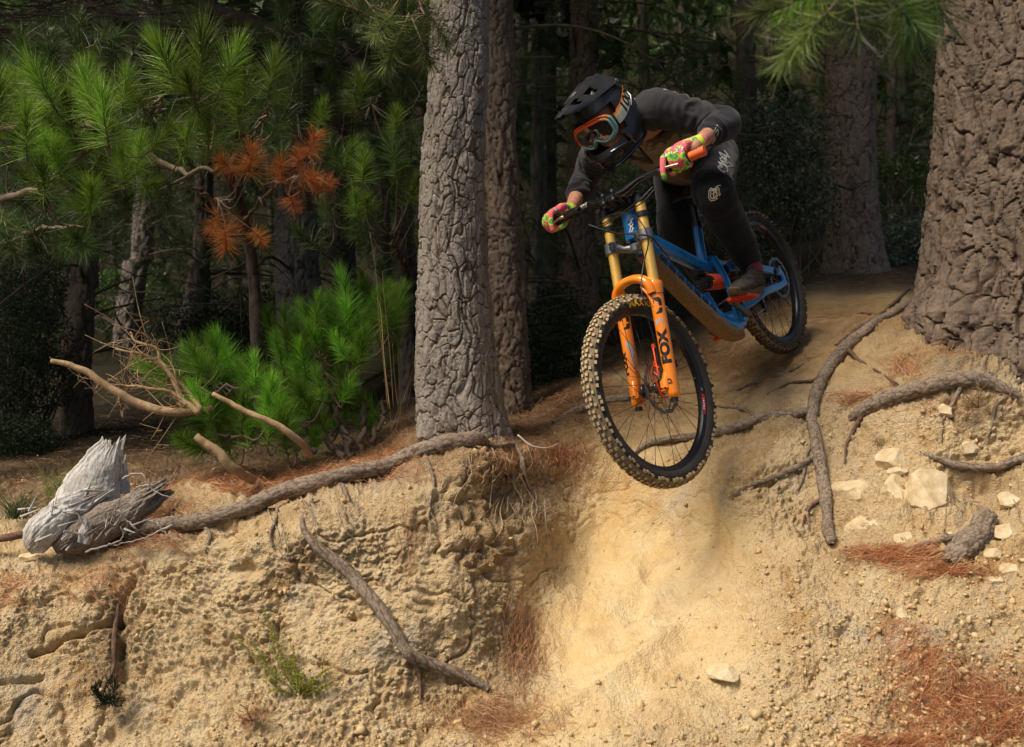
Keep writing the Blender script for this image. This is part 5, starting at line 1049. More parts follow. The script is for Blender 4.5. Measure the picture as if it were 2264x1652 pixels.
def seg_d(V, a, b):
    ab = b-a; t = np.clip(((V-a)@ab)/(ab@ab), 0, 1); return np.linalg.norm(V-a-t[:, None]*ab, axis=1), t
SKIN = NB('skin'); SKIN.set(Base_Color=SKIN.ramp(SKIN.noise(45, 4, .6), [(.35, (.42, .19, .11)), (.65, (.56, .28, .17))]), Roughness=.5, Subsurface_Weight=.1, Subsurface_Radius=(.01, .004, .002)); SKIN = SKIN.m
def cloth(name, attr=None, col=None, sheen=.2, weave=700, heather=.25):
    b = NB(name); c = b.attr(attr).outputs['Color'] if attr else None; h = b.noise(260, 5, .8)
    lo, hi = 1-heather, 1+heather; f = b.ramp(h, [(.35, (lo,)*3), (.65, (hi,)*3)])
    if c is None: b.set(Base_Color=b.mix(1.0, tuple(col), f, 'MULTIPLY'))
    else: b.set(Base_Color=b.mix(1.0, c, f, 'MULTIPLY'))
    b.set(Roughness=.9, Sheen_Weight=sheen, Specular_IOR_Level=.2); b.bump(b.noise(weave, 3, .6), .35, .0008); return b.m
LEFT = nrm(SHO[1]-SHO[-1]); SP = nrm(NECKB-PELV); BACK = nrm(np.cross(SP, LEFT)); BACK = BACK if BACK[2] > 0 else -BACK
HL = np.array([.70, -.67, .24]); HL = nrm(HL); HF = np.array([-.42, -.60, -.68]); HF = nrm(HF-HL*(HF@HL)); HU = np.cross(HF, HL); HC = S(1474, 283, 3.80)
def H(x, y, z): return HC+HF*x+HL*y+HU*z
# body: one continuous figure (head with face, neck, trunk, arms, legs)
m = MB()
m.add(*orb(H(.0, 0, .02), (.098, .078, .108), np.stack([HF, HL, HU]), 20)); m.add(*orb(H(.045, 0, -.055), (.055, .052, .055), np.stack([HF, HL, HU]), 16)); m.add(*orb(H(.098, 0, -.022), (.020, .013, .026), np.stack([HF, HL, HU]), 12))
m.add(*orb(H(.088, 0, -.068), (.016, .024, .010), np.stack([HF, HL, HU]), 12))
for s in (-1, 1): m.add(*orb(H(.0, s*.080, -.005), (.018, .010, .030), np.stack([HF, HL, HU]), 10)); m.add(*orb(H(.078, s*.032, .010), (.016, .016, .012), np.stack([HF, HL, HU]), 10)); m.add(*orb(H(.06, s*.045, -.03), (.03, .025, .025), np.stack([HF, HL, HU]), 10))
limb(m, [np.append(H(-.015, 0, -.04), .066), np.append(NECKB*.5+H(-.02, 0, -.05)*.5, .062), np.append(NECKB, .072)], 12)
etube(m, [np.append(NECKB, (.11, .075)), np.append(C(.60, 4.08, 1.03), (.155, .11)), np.append(C(.72, 4.28, 1.00), (.13, .095)), np.append(PELV, (.15, .11))], 20, LEFT)
for s in (-1, 1):
    limb(m, [np.append(NECKB*.6+SHO[s]*.4, .06), np.append(SHO[s], .06), np.append(SHO[s]*.4+ELB[s]*.6, .046), np.append(ELB[s], .038), np.append(ELB[s]*.45+WRI[s]*.55, .036), np.append(WRI[s], .026), np.append(WRI[s]*.6+GR[s]*.4, .026)], 30)
    limb(m, [np.append(HIP[s], .085), np.append(HIP[s]*.5+KNEE[s]*.5, .068), np.append(KNEE[s], .052), np.append(KNEE[s]*.65+ANK[s]*.35+BACK*.0, .050), np.append(ANK[s], .034)], 30)
V, F, N = remesh(m, .007, 5); link('body', fast_mesh('body', V-PL, F, SKIN), person)
# jersey
def wrap(V, a, b, ph, k): 
    d, t = seg_d(V, a, b); return np.sin(t*k+ph)
def jfold(V, N):
    f = fbm(V*np.array([16, 16, 16]), 3, 201)*.006+(1-np.abs(fbm(V*9, 3, 202))*2)**2*.003
    for s in (-1, 1):
        for a, b in ((SHO[s], ELB[s]), (ELB[s], WRI[s])):
            d, t = seg_d(V, a, b); w = np.exp(-((d-.05)/.05)**2)*np.sin(np.clip(t, 0, 1)*math.pi)**.5; q = fbm(V*12, 2, 205); f += w*(.006*np.abs(np.sin(t*19+q*5))**.6+.0035*np.sin(t*47+q*9))
    return f
m = MB(); collar = NECKB+(H(0, 0, -.06)-NECKB)*.10
etube(m, [np.append(NECKB-SP*.02, (.075, .070)), np.append(NECKB-SP*.055, (.135, .100)), np.append(C(.585, 4.05, 1.030), (.178, .138)), np.append(C(.665, 4.18, 1.01), (.168, .140)), np.append(C(.76, 4.35, .985), (.155, .128)), np.append(C(.825, 4.46, .975), (.162, .122))], 30, LEFT)
for s in (-1, 1):
    e2 = WRI[s]*.62+ELB[s]*.38
    limb(m, [np.append(NECKB*.30+SHO[s]*.70-SP*.015, .068), np.append(SHO[s], .078), np.append(SHO[s]*.5+ELB[s]*.5, .064), np.append(ELB[s], .050)], 20); limb(m, [np.append(ELB[s], .051), np.append(ELB[s]*.5+WRI[s]*.5, .046), np.append(e2, .038)], 16)
V, F, N = remesh(m, .0065, 9, jfold)
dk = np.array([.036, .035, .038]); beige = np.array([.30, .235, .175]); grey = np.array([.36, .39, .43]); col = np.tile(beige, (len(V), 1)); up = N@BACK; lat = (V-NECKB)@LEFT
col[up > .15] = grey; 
arm = np.full(len(V), 9.); cuff = np.zeros(len(V), bool); pad = np.zeros(len(V), bool)
for s in (-1, 1):
    d1, t1 = seg_d(V, SHO[s]+(NECKB-SHO[s])*.15, ELB[s]); d2, t2 = seg_d(V, ELB[s], WRI[s]); arm = np.minimum(arm, np.minimum(d1-.098*(1-t1)-.07*t1, d2-.07)); cuff |= (d2 < .07) & (t2 > .42)
col[arm < 0] = dk
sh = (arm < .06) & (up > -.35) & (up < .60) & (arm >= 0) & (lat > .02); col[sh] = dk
cam_ = fbm(V*11, 3, 221); fr = (arm >= .0) & (up < -.1) & (np.abs(cam_-.30) < .07); col[fr] = beige*.38
col[cuff] = np.array([.014, .014, .017])
hem = ((V-PELV)@SP < .05) & (arm > 0); col[hem & (up < .3)] = grey*.8
JM = cloth('heathered jersey cloth', 'panel'); link('jersey', fast_mesh('jersey', V-PL, F, JM, True, {'panel': col}), person)
# collar band
m = MB(); a = np.linspace(0, 2*np.pi, 30, endpoint=False); cn = NECKB-SP*.020; m.tube([cn+LEFT*math.cos(t)*.078+BACK*math.sin(t)*.068-SP*.02*(1-math.sin(t)) for t in a], [.006]*30, 8, closed=True, cap=False); m.mapv(lambda v: v-PL).build('collar', cloth('dark collar cloth', None, (.05, .035, .028)), person)
# trousers
def tfold(V, N):
    f = fbm(V*15, 3, 231)*.006
    for s in (-1, 1):
        for a, b in ((HIP[s], KNEE[s]), (KNEE[s], ANK[s])):
            d, t = seg_d(V, a, b); f += np.exp(-((d-.06)/.05)**2)*(.0065*np.abs(np.sin(t*15+fbm(V*9, 2, 233)*5))**.6)*(.3+abs(t-.5)*1.5)
    return f
m = MB(); etube(m, [np.append(C(.80, 4.42, .985), (.150, .108)), np.append(PELV, (.165, .125)), np.append(PELV-SP*.08, (.13, .11))], 12, LEFT)
for s in (-1, 1):
    a2 = ANK[s]*.93+KNEE[s]*.07; limb(m, [np.append(HIP[s], .108), np.append(HIP[s]*.5+KNEE[s]*.5, .094), np.append(KNEE[s]+nrm(np.array([-.2, -1, 0]))*.004, .078), np.append(KNEE[s]*.6+ANK[s]*.4, .075), np.append(KNEE[s]*.25+ANK[s]*.75, .062), np.append(a2, .050)], 40, 20)
V, F, N = remesh(m, .0068, 8, tfold); TM = cloth('black trouser cloth', None, (.013, .012, .013), .15); link('trousers', fast_mesh('trousers', V-PL, F, TM), person); TRO = person.children[-1]
from mathutils.bvhtree import BVHTree
def projector(V, F): return BVHTree.FromPolygons([Vector(v) for v in V.tolist()], F)
TV = projector(V, F)
def print_on(bvh, uvs, faces, centre_uv, rot, size, mat, parent, name='logo', off=.0016):
    """lay a flat print on cloth that stands where the photograph shows it"""
    P = []; ca, sa = math.cos(rot), math.sin(rot); o = Vector((0, 0, CAMZ))
    for x, y, *_ in uvs:
        u = centre_uv[0]+(x*ca-y*sa)*size; v = centre_uv[1]-(x*sa+y*ca)*size; d = Vector(((u-1250)/2371.13, 1, -(v-912)/2371.13)).normalized(); h = bvh.ray_cast(o, d, 9)
        if h[0] is None:
            h = bvh.find_nearest(o+d*4.0)
        n = h[1] if h[1].dot(d) < 0 else -h[1]; P.append(np.array(h[0]+n*off)-PL)
    return link(name, fast_mesh(name, np.array(P), faces, mat, False), parent)
CREAM = plain('cream print', (.62, .55, .40), .7); PALEP = plain('faded white print', (.38, .37, .35), .7)
def many(strokes, wd):
    V = []; F = []; n = 0
    for s in strokes:
        P = np.array(s, float); q = []
        for i in range(len(P)-1): q += [P[i]*(1-t)+P[i+1]*t for t in np.linspace(0, 1, 4)[:-1]]
        q.append(P[-1]); v, f = stroke2d(q, wd); V.append(v); F += [tuple(i+n for i in g) for g in f]; n += len(v)
    return np.concatenate(V), F
V2, F2 = many([[(.1, .1), (.0, .35), (-.35, .45), (-.55, .2), (-.55, -.5), (-.35, -.8), (.0, -.75), (.35, -.55)], [(-.35, .25), (-.1, .3), (.25, .6), (.45, .45), (.5, .1)], [(-.35, .2), (-.38, -.4), (-.2, -.6), (.15, -.5), (.45, -.1), (.5, .1)], [(-.2, .2), (-.05, .2), (-.08, -.1), (.05, .05), (.15, .4)], [(-.25, -.1), (-.05, -.1), (-.1, -.45), (.1, -.35)], [(.15, .35), (.3, .35), (.15, .0), (.3, .0), (.15, -.3)], [(.0, .35), (.3, .7), (.6, .75)], [(.5, -.3), (.62, -.05)]], .075)
print_on(TV, V2, F2, (1744, 471), 0, 24, CREAM, TRO)
V2, F2 = many([[(-.9, -.6), (-.8, .2), (-.5, -.1), (-.3, .5), (-.2, -.4), (.0, .3), (.1, -.3), (.35, .6), (.3, -.1), (.6, .5), (.7, -.2), (1, .7)], [(-.9, -.3), (-.6, -.8), (-.2, -.5), (.2, -.9), (.3, -.3)], [(-.7, .3), (-.3, .0), (.1, .6), (.5, .1), (.9, .3)], [(-.4, -.7), (-.1, .0)], [(.4, .7), (.55, 1.0), (.6, .4)]], .10)
print_on(TV, V2, F2, (1768, 397), math.radians(55), 24, PALEP, TRO)
# sleeves' elbow pad and fox head outline
m = MB(); e, w_, s_ = ELB[1], WRI[1], SHO[1]; limb(m, [np.append(s_*.28+e*.72, .060), np.append(e+nrm(e-s_)*.008, .064), np.append(e*.6+w_*.4, .054)], 14, 22); limb(m, [np.append(e, .060), np.append(e*.5+w_*.5, .046), np.append(e*.36+w_*.64, .040)], 14, 22); V, F, N = remesh(m, .006, 5, lambda V, N: fbm(V*20, 2, 250)*.003)
ep = link('elbow_pad', fast_mesh('elbow_pad', V-PL, F, cloth('navy pad cloth', None, (.012, .013, .018))), person); PV = projector(V, F)
V2, F2 = many([[(-.55, -.1), (-.75, .05), (-.8, .35), (-.6, .55), (-.3, .5), (.0, .7), (.15, 1.1), (.3, 1.35), (.38, 1.0), (.35, .7), (.45, .55), (.4, .2), (.2, -.05), (.05, -.15), (-.02, .1), (.1, .3), (.15, .55), (.35, .7)], [(-.75, -.1), (-.45, -.15), (-.35, .0), (-.2, .05), (-.22, -.25)], [(-.05, -.15), (.1, -.35), (-.1, -.7), (-.3, -1.0), (-.3, -.7), (-.5, -.7), (-.75, -.75), (-.5, -.85), (-.35, -.8)]], .07)
print_on(PV, V2, F2, (1745, 331), 0, 19, CREAM, ep)
# ---- helmet
HMB = NB('matt black helmet shell'); HMB.set(Base_Color=HMB.ramp(HMB.noise(12, 6, .75), [(.4, (.016, .017, .02)), (.7, (.03, .031, .035)), (.8, (.09, .085, .08))]), Roughness=HMB.ramp(HMB.noise(9, 5, .7), [(.35, (.28, .28, .28)), (.7, (.5, .5, .5))]), Coat_Weight=.15); HMB = HMB.m
zt = [.137, .130, .10, .05, 0, -.04, -.075, -.10, -.135, -.155]; fe = [.0, .045, .098, .128, .136, .142, .165, .182, .178, .165]; be = [.0, .05, .105, .135, .142, .140, .132, .125, .11, .098]; se = [.0, .045, .088, .110, .118, .118, .116, .112, .100, .090]
nz_, na = 72, 120; Z = np.linspace(0, 1, nz_); zs = np.concatenate([.137-.29*Z**1.0]); zs[0] = .1369
hv = np.zeros((nz_, na, 3)); az = np.linspace(-np.pi, np.pi, na, endpoint=False)
for i, z in enumerate(zs):
    zz = np.array(zt[::-1]); f_, b_, s_2 = (np.interp(z, zz, np.array(q[::-1])) for q in (fe, be, se))
    if z > .10: k = math.sqrt(max(0, (.137-z)/.037)); f_, b_, s_2 = .098*k, .105*k, .088*k
    c, s = np.cos(az), np.sin(az); X = np.where(c > 0, f_, b_)*c; Y = s_2*s*np.where(c > 0, 1-.10*sstep(-.06, -.12, z)*c**2, 1.0) if z < -.05 else s_2*s; hv[i] = np.stack([X, Y, np.full(na, z)], 1)
hv += (np.exp(-((np.abs(hv[..., 1])-.045)/.010)**2)*.004*sstep(.03, .09, hv[..., 2]))[..., None]*np.array([0, 0, 1])
idx = np.arange(nz_*na).reshape(nz_, na); F = []
for i in range(nz_-1):
    for k in range(na):
        z = zs[i]; A = abs(math.degrees(az[k])); 
        if A < 60-(14 if z < -.055 else 0) and -.072 < z < .058: continue
        if A < 14 and -.135 < z < -.105: continue
        if 22 < A < 42 and -.128 < z < -.108: continue
        l = (k+1) % na; F.append((idx[i, k], idx[i, l], idx[i+1, l], idx[i+1, k]))
hw = (hv.reshape(-1, 3))@np.stack([HF, HL, HU])+HC-PL
def solid(name, V, F, th, mat, parent, ang=40):
    bm = bmesh.new(); vs = [bm.verts.new(v) for v in V]
    for f in F: bm.faces.new([vs[i] for i in f])
    bmesh.ops.delete(bm, geom=[v for v in bm.verts if not v.link_faces], context='VERTS'); bmesh.ops.recalc_face_normals(bm, faces=bm.faces); bmesh.ops.solidify(bm, geom=bm.faces[:], thickness=th)
    bmesh.ops.recalc_face_normals(bm, faces=bm.faces); me = bpy.data.meshes.new(name); bm.to_mesh(me); bm.free(); me.materials.append(mat); me.polygons.foreach_set('use_smooth', np.ones(len(me.polygons), dtype=bool)); sharp(me, ang); return link(name, me, parent)
helm = solid('helmet', hw, F, .012, HMB, person)
def HP(x, y, z): return H(x, y, z)-PL
def shell(azd, z, off=0.0):
    a = math.radians(azd); zz = np.array(zt[::-1]); f_, b_, s2 = (np.interp(z, zz, np.array(q[::-1])) for q in (fe, be, se)); c, s = math.cos(a), math.sin(a); R = f_ if c > 0 else b_
    p = np.array([R*c, s2*s, z]); n = nrm([c/max(R, .01), s/max(s2, .01), z*12*.6]); return HP(*(p+n*off))
# raised trim, padding edge, chin bar guard mesh, side vents
m = MB(); ring = [shell(a, -.150, .002) for a in np.linspace(-180, 180, 60, endpoint=False)]; m.tube(ring, [.0065]*60, 8, closed=True, cap=False); m.build('edge_trim', M_BLKG, helm)
for s in (-1, 1):
    m = MB(); m.tube([shell(s*50, -.062, .006), shell(s*58, -.09, .007), shell(s*64, -.125, .005)], [.006, .010, .006], 10); m.tube([shell(s*20, -.088, .004), shell(s*42, -.095, .007), shell(s*60, -.11, .006)], [.004, .006, .004], 8); m.build('chin_rib', M_BLKG, helm)
    m = MB(); m.tube([shell(s*95, -.02, .002), shell(s*112, .0, .006), shell(s*125, .03, .004)], [.004, .009, .004], 10); m.tube([shell(s*130, -.05, .002), shell(s*140, -.01, .005), shell(s*150, .04, .003)], [.004, .008, .004], 10); m.build('side_vent_rib', M_BLKG, helm)
m = MB()
for a in np.linspace(-40, 40, 11): m.tube([shell(a, -.10, -.006), shell(a, -.138, -.006)], [.0012]*2, 5)
for z in (-.108, -.118, -.128): m.tube([shell(a, z, -.006) for a in np.linspace(-42, 42, 15)], [.0012]*15, 5)
m.build('vent_mesh', plain('dull vent mesh', (.12, .10, .07), .6), helm, auto=0)
# visor
nu, nw = 41, 34; vv = []
for j in range(nw):
    w0 = j/(nw-1)
    for i in range(nu):
        u0 = -1+2*i/(nu-1); A = abs(u0); x = -.060+(.325-.075*A**2.0)*w0; y = u0*(.112-.012*w0-.056*w0**2.4); z = .150+.010*w0-.004*w0**2-(.072-.030*w0)*A**2.0+.006*math.exp(-((A-.42)/.07)**2)*(1-w0*.3)-.004*math.exp(-((A-.18)/.1)**2); vv.append(HP(x, y, z))
F = []
for j in range(nw-1):
    for i in range(nu-1):
        u0 = abs(-1+2*(i+.5)/(nu-1)); w0 = (j+.5)/(nw-1); us_ = -1+2*(i+.5)/(nu-1)
        if (.50 < u0 < .80 and .34+.25*(u0-.5) < w0 < .56) or (.22 < u0 < .48 and .60+.12*(u0-.22) < w0 < .78) or (.52 < u0 < .72 and .70 < w0 < .80): continue
        a = j*nu+i; F.append((a, a+1, a+nu+1, a+nu))
vis = solid('visor', np.array(vv), F, .0035, HMB, helm, 30); 
m = MB()
for s in (-1, 1): m.lathe([(0, 0), (.009, 0), (.009, .004), (.004, .006), (0, .006)], HP(-.045, s*.108, .085), HL*s, 16)
m.build('visor_screw', M_GREYM, helm)
def vis_map(x, y):  # x along width, y forward
    u0 = x; w0 = y; A = abs(u0); X = -.060+(.325-.075*A**2.0)*w0; Y = u0*(.112-.012*w0-.056*w0**2.4); z = .150+.010*w0-.004*w0**2-(.072-.030*w0)*A**2.0+.006*math.exp(-((A-.42)/.07)**2)*(1-w0*.3)-.004*math.exp(-((A-.18)/.1)**2)+.0045
    return HP(X, Y, z)
V2, F2 = many([[(-.1, .1), (-.1, .9), (.9, .9)], [(-.1, .5), (.6, .5)], [(.5, .1), (1.1, .9)], [(1.1, .1), (.6, .9)], [(1.3, .1), (1.5, .6), (1.9, .9), (2.0, .3), (1.3, .1)]], .10)
decal(V2, F2, lambda x, y: vis_map(-.05+.13*(1-x), .42+.13*(1-y)), plain('grey outline print', (.35, .35, .36), .5), vis, 'logo')
# ---- goggles
def gcont(t, grow=0.0):
    c, s = math.cos(t), math.sin(t); y = .083*np.sign(c)*abs(c)**.62; z = .043*np.sign(s)*abs(s)**.62; 
    if s < 0: z += .024*math.exp(-(y/.017)**2); z -= .004*math.exp(-((abs(y)-.04)/.02)**2)
    return y*(1+grow), z*(1+grow*1.6)-.008
def gx(y, z): return .146-3.4*y*y-.9*(z+.008)**2*3
ts = np.linspace(0, 2*np.pi, 96, endpoint=False); P = []; 
for t in ts: y, z = gcont(t); P.append(HP(gx(y, z), y, z))
m = MB(); V, F = tube(np.array(P), [.0046]*96, 12, closed=True, cap=False); V0, F0 = tube(np.array([HP(gx(*gcont(t, .07))-.012, *gcont(t, .07)) for t in ts]), [.0060]*96, 10, closed=True, cap=False); Vg = np.concatenate([V, V0]); Fg = list(F)+[tuple(i+len(V) for i in f) for f in F0]
lc = (Vg+PL-HC); ly, lz = lc@HL, lc@HU; k = sstep(-.030, .038, lz+.012-.35*ly); orange = np.array([.85, .10, .015]); yel = np.array([.75, .42, .10]); teal = np.array([.22, .52, .52]); kk = k[:, None]; col = np.where(kk > .5, yel+(orange-yel)*(kk-.5)*2, teal+(yel-teal)*np.clip(kk-.3, 0, .2)*5*kk)
b = NB('goggle frame plastic'); b.set(Base_Color=b.attr('panel').outputs['Color'], Roughness=.35, Coat_Weight=.3); GF = b.m
gog = link('goggles', fast_mesh('goggles', Vg, Fg, GF, True, {'panel': col}), person)
b = NB('smoky mirror lens'); b.set(Base_Color=b.ramp(b.noise(18, 3), [(.3, (.10, .07, .055)), (.5, (.26, .20, .17)), (.7, (.10, .16, .17))]), Roughness=.10, Metallic=.75, Coat_Weight=1.0, Coat_Roughness=.05); LENS = b.m
lv = [HP(.141, 0, -.004)]; F = []; R_ = [.25, .5, .75, 1.0]
for r in R_:
    for t in ts: y, z = gcont(t); z = -.004+(z+.004)*r; y *= r; lv.append(HP(gx(y, z)-.003, y, z))
n = 96
for i in range(n): F.append((0, 1+i, 1+(i+1) % n))
for r in range(3):
    for i in range(n): a, b2 = 1+r*n+i, 1+r*n+(i+1) % n; F.append((a, b2, b2+n, a+n))
link('lens', fast_mesh('lens', np.array(lv), F, LENS), gog)
# strap
def strap(a, w0):   # a degrees from the front, w0 -1..1 across
    zc = -.006+.030*sstep(50, 120, abs(a)); z = zc+w0*.025; return shell(a, z, .0045)
aa = np.concatenate([np.linspace(50, 310, 80)]); V = []; col = []
for a in aa:
    ad = a if a <= 180 else a-360
    for w0 in np.linspace(-1, 1, 9):
        if abs(ad) < 58: p = HP(gx(.085, 0)-.002, math.copysign(.088, ad), 0)*.0+shell(ad, -.006+w0*.022, .010)
        else: p = strap(ad, w0)
        V.append(p); k = (w0+1)/2; col.append(np.where(k > .82, np.array([.80, .22, .02]), np.array([.36, .48, .46])*(1-k)+np.array([.62, .50, .22])*k))
F = [(i*9+j, i*9+j+1, (i+1)*9+j+1, (i+1)*9+j) for i in range(79) for j in range(8)]
st = link('strap', fast_mesh('strap', np.array(V), F, cloth('goggle strap webbing', 'panel', None, .1, 900, .08), True, {'panel': np.array(col)}), gog)
V2, F2 = text2d('100%', .060, .1, .03)
decal(V2*np.array([1.0, 1.0, 1]), F2, lambda x, y: shell(98+math.degrees(x/.128), -.006+.030*sstep(50, 120, 98+math.degrees(x/.128))+y*.95, .0056), M_BLKP, st)
# neck strap of the helmet
m = MB(); m.tube([H(.02, .06, -.11)-PL, H(.0, .03, -.15)-PL, H(.0, -.03, -.15)-PL], [.004]*3, 6); m.tube([H(-.03, .04, -.14)-PL, C(.50, 3.90, .92)-PL, C(.57, 3.93, .85)-PL], [.008, .009, .008], 8, flat=.3); m.build('strap', M_BLKP, person, auto=0)
# ---- gloved hands
gm = NB('printed glove cloth'); vc = gm.vec((1, 1, 1)); v1 = gm.voro(27, vc, 'F1', 'Distance', .8)
gm.set(Base_Color=gm.ramp(v1, [(0, (.50, .62, .30)), (.12, (.10, .34, .06)), (.24, (.06, .26, .04)), (.30, (.22, .62, .05)), (.46, (.55, .80, .06)), (.50, (.92, .10, .16)), (.8, (.95, .16, .20))], 'LINEAR'), Roughness=.75, Sheen_Weight=.2); gm.bump(gm.noise(500, 3), .3, .0006); GM = gm.m
KN = {}
for s in (-1, 1):
    G = GR[s]; b_ = nrm(toW(FK(barpt(s*.36)))-toW(FK(barpt(s*.28)))); w = WRI[s]-G; e1 = nrm(w-b_*(w@b_)); e2 = np.cross(b_, e1); e2 = e2 if e2@(np.array([0, 0, CAMZ])-G) > 0 else -e2; skew = b_*(w@b_)
    L = lambda x, y, z: G+b_*x+e1*y+e2*z
    m = MB(); wp = WRI[s]
    off = [-.034, -.011, .012, .033]; ln = [1.0, 1.06, 1.0, .84]; rr = [.0105, .0108, .0102, .0092]
    # inner edge (index side) is toward the stem: x negative
    mc = []
    for i in range(4):
        k = L(off[i], .020-.004*abs(i-1.2), .040-.003*abs(i-1.5)); mc.append(k)
        q = [np.append(wp*.55+L(off[i]*.55, .07, .026)*.45, .016), np.append(L(off[i]*.95, .050, .035), .0145), np.append(k, .0130)]; limb(m, q, 10, 12)
        if i > 0: q = [np.append(k, .0125), np.append(L(off[i]*1.0, -.018*ln[i], .040*ln[i]), rr[i]*1.08), np.append(L(off[i], -.034*ln[i], .014), rr[i]*1.06), np.append(L(off[i], -.026*ln[i], -.016), rr[i]), np.append(L(off[i], -.002, -.028), rr[i]*.92), np.append(L(off[i], .012, -.024), rr[i]*.85)]
        else: q = [np.append(k, .0128), np.append(L(off[i]-.003, -.020, .044), .0115), np.append(L(off[i]-.006, -.046, .030), .0112), np.append(L(off[i]-.010, -.068, .010), .0102), np.append(L(off[i]-.012, -.078, -.010), .0090)]
        limb(m, q, 18, 12)
    limb(m, [np.append(wp, .028), np.append(L(-.002, .062, .022), .028), np.append(L(-.004, .035, .020), .022)], 10, 16)
    m.add(*orb(L(-.002, .045, .024), (.036, .030, .019), np.stack([b_, e1, e2]), 16))
    limb(m, [np.append(L(-.012, .068, .012), .017), np.append(L(-.038, .040, .000), .0145), np.append(L(-.047, .014, -.014), .0120), np.append(L(-.040, -.008, -.026), .0108), np.append(L(-.030, -.022, -.026), .0095)], 16, 12)
    V, F, N = remesh(m, .0021, 3); gl = link('glove', fast_mesh('glove', V-G, F, GM), person, loc=G-PL)
    gv = projector(V, F); 
    m = MB(); m.lathe([(.0285, -.009), (.0300, -.007), (.0305, .007), (.0285, .010)], wp*.93+G*.07, nrm(wp-L(0, .06, .02)), 24); V = np.concatenate(m.V); F = m.F; link('cuff', fast_mesh('cuff', V-G, F, plain('lime cuff', (.55, .75, .04), .7, 0, .2, 80)), gl)
    for i, ch in enumerate('FIST' if s < 0 else 'FIST'):
        idx_ = (3-i) if s < 0 else i; p = (mc[idx_]*.35+L(off[idx_], -.006, .042)*.65); V2, F2 = text2d(ch, .020, .15, .05)
        uv = proj(p); 
        for mat_, of, sc in ((M_BLKP, .0012, 1.0), (M_WHT, .0022, 1.0)):
            Vt, Ft = (V2, F2) if mat_ is M_WHT else text2d(ch, .020, .15, .14)
            P = []; o = Vector((0, 0, CAMZ)); ro = math.radians(-8 if s > 0 else -20)
            for x, y, *_ in Vt:
                u = uv[0]+(x*math.cos(ro)-y*math.sin(ro))*620; v = uv[1]-(x*math.sin(ro)+y*math.cos(ro))*620; d = Vector(((u-1250)/2371.13, 1, -(v-912)/2371.13)).normalized(); h = gv.ray_cast(o, d, 9)
                if h[0] is None or (h[0]-Vector(p.tolist())).length > .03: h = gv.find_nearest(Vector(p.tolist()))
                P.append(np.array(h[0]-d*of)-G)
            link('lettering', fast_mesh('lettering', np.array(P), Ft, mat_, False), gl)
# watch-like band on the left wrist
m = MB(); limb(m, [np.append(WRI[1]*.80+ELB[1]*.20, .0305), np.append(WRI[1]*.74+ELB[1]*.26, .032)], 6, 22); m.mapv(lambda v: v-PL).build('wrist_band', M_BLKP, person)
# ---- shoes
DUST = NB('dusty black shoe'); DUST.set(Base_Color=DUST.ramp(DUST.noise(26, 6, .75), [(.35, (.022, .02, .018)), (.6, (.07, .058, .042)), (.8, (.17, .13, .085))]), Roughness=.9); DUST.bump(DUST.noise(240, 4), .4, .001); DUST = DUST.m
SOLE = plain('muddy gum sole', (.12, .075, .035), .95, 0, .5, 80)
for s, heel, toe in ((1, S(1852, 697, 4.17), S(1782, 714, 3.93)), (-1, S(1812, 796, 4.55), S(1722, 828, 4.33))):
    sock = link('sock', None) if False else None
    hx = nrm(toe-heel); lz = np.array([0, 0, 1.]) if s > 0 else nrm([-.3, -.2, 1.]); hy = nrm(np.cross(lz, hx)); hz = np.cross(hx, hy); A = np.stack([hx, hy, hz]); Lg = .285
    pc = toW(PED[s]); f0 = pc-hx*.19+np.array([0, 0, .016]); 
    if s < 0: f0 = pc-hx*.17+hz*.016
    m = MB()
    for x, y, z, rx, ry, rz in [(.035, 0, .045, .042, .035, .040), (.08, 0, .050, .06, .036, .042), (.13, .002, .042, .06, .040, .036), (.19, .004, .034, .06, .047, .030), (.24, .004, .028, .048, .042, .024), (.05, 0, .078, .048, .034, .034)]: m.add(*orb(f0+hx*x+hy*y+hz*z, (rx, ry, rz), A, 18))
    V, F, N = remesh(m, .0045, 4, lambda V, N: fbm(V*40, 2, 260)*.0012); sh = link('shoe', fast_mesh('shoe', V-PL, F, DUST), person)
    t = np.linspace(0, 2*np.pi, 40, endpoint=False); ox = .145+.145*np.sign(np.cos(t))*abs(np.cos(t))**.8; oy = (.038+.010*sstep(.05, .2, ox))*np.sign(np.sin(t))*abs(np.sin(t))**.8; V = []; 
    for zz, k in ((-.012, .97), (-.006, 1.0), (.012, 1.02), (.018, .98)): V.append(f0+np.outer(.145+(ox-.145)*k, hx)+np.outer(oy*k, hy)+hz*zz+np.outer(.02*sstep(.2, .29, ox), hz))
    F = [(i*40+k, i*40+(k+1) % 40, (i+1)*40+(k+1) % 40, (i+1)*40+k) for i in range(3) for k in range(40)]+[tuple(range(40))[::-1], tuple(range(120, 160))]; me = fast_mesh('sole', np.concatenate(V)-PL, F, SOLE); sharp(me, 40); link('sole', me, sh)
    m = MB()
    for k in range(5): x = .10+.022*k; m.tube(spline([f0+hx*x-hy*.026+hz*(.068-.1*(x-.1)), f0+hx*x+hz*(.086-.17*(x-.1)), f0+hx*x+hy*.026+hz*(.068-.1*(x-.1))], 8), [.0028]*8, 6)
    m.mapv(lambda v: v-PL).build('lace', M_BLKP, sh, auto=0)
    ank = f0+hx*.05+hz*.09; m = MB(); limb(m, [np.append(ank, .036), np.append(ank*.45+(ANK[s])*.55, .037), np.append(ANK[s]*.9+KNEE[s]*.1, .036)], 10, 18); m.mapv(lambda v: v-PL).build('sock', cloth('maroon sock', None, (.22, .03, .05)), person)
G = ground_at
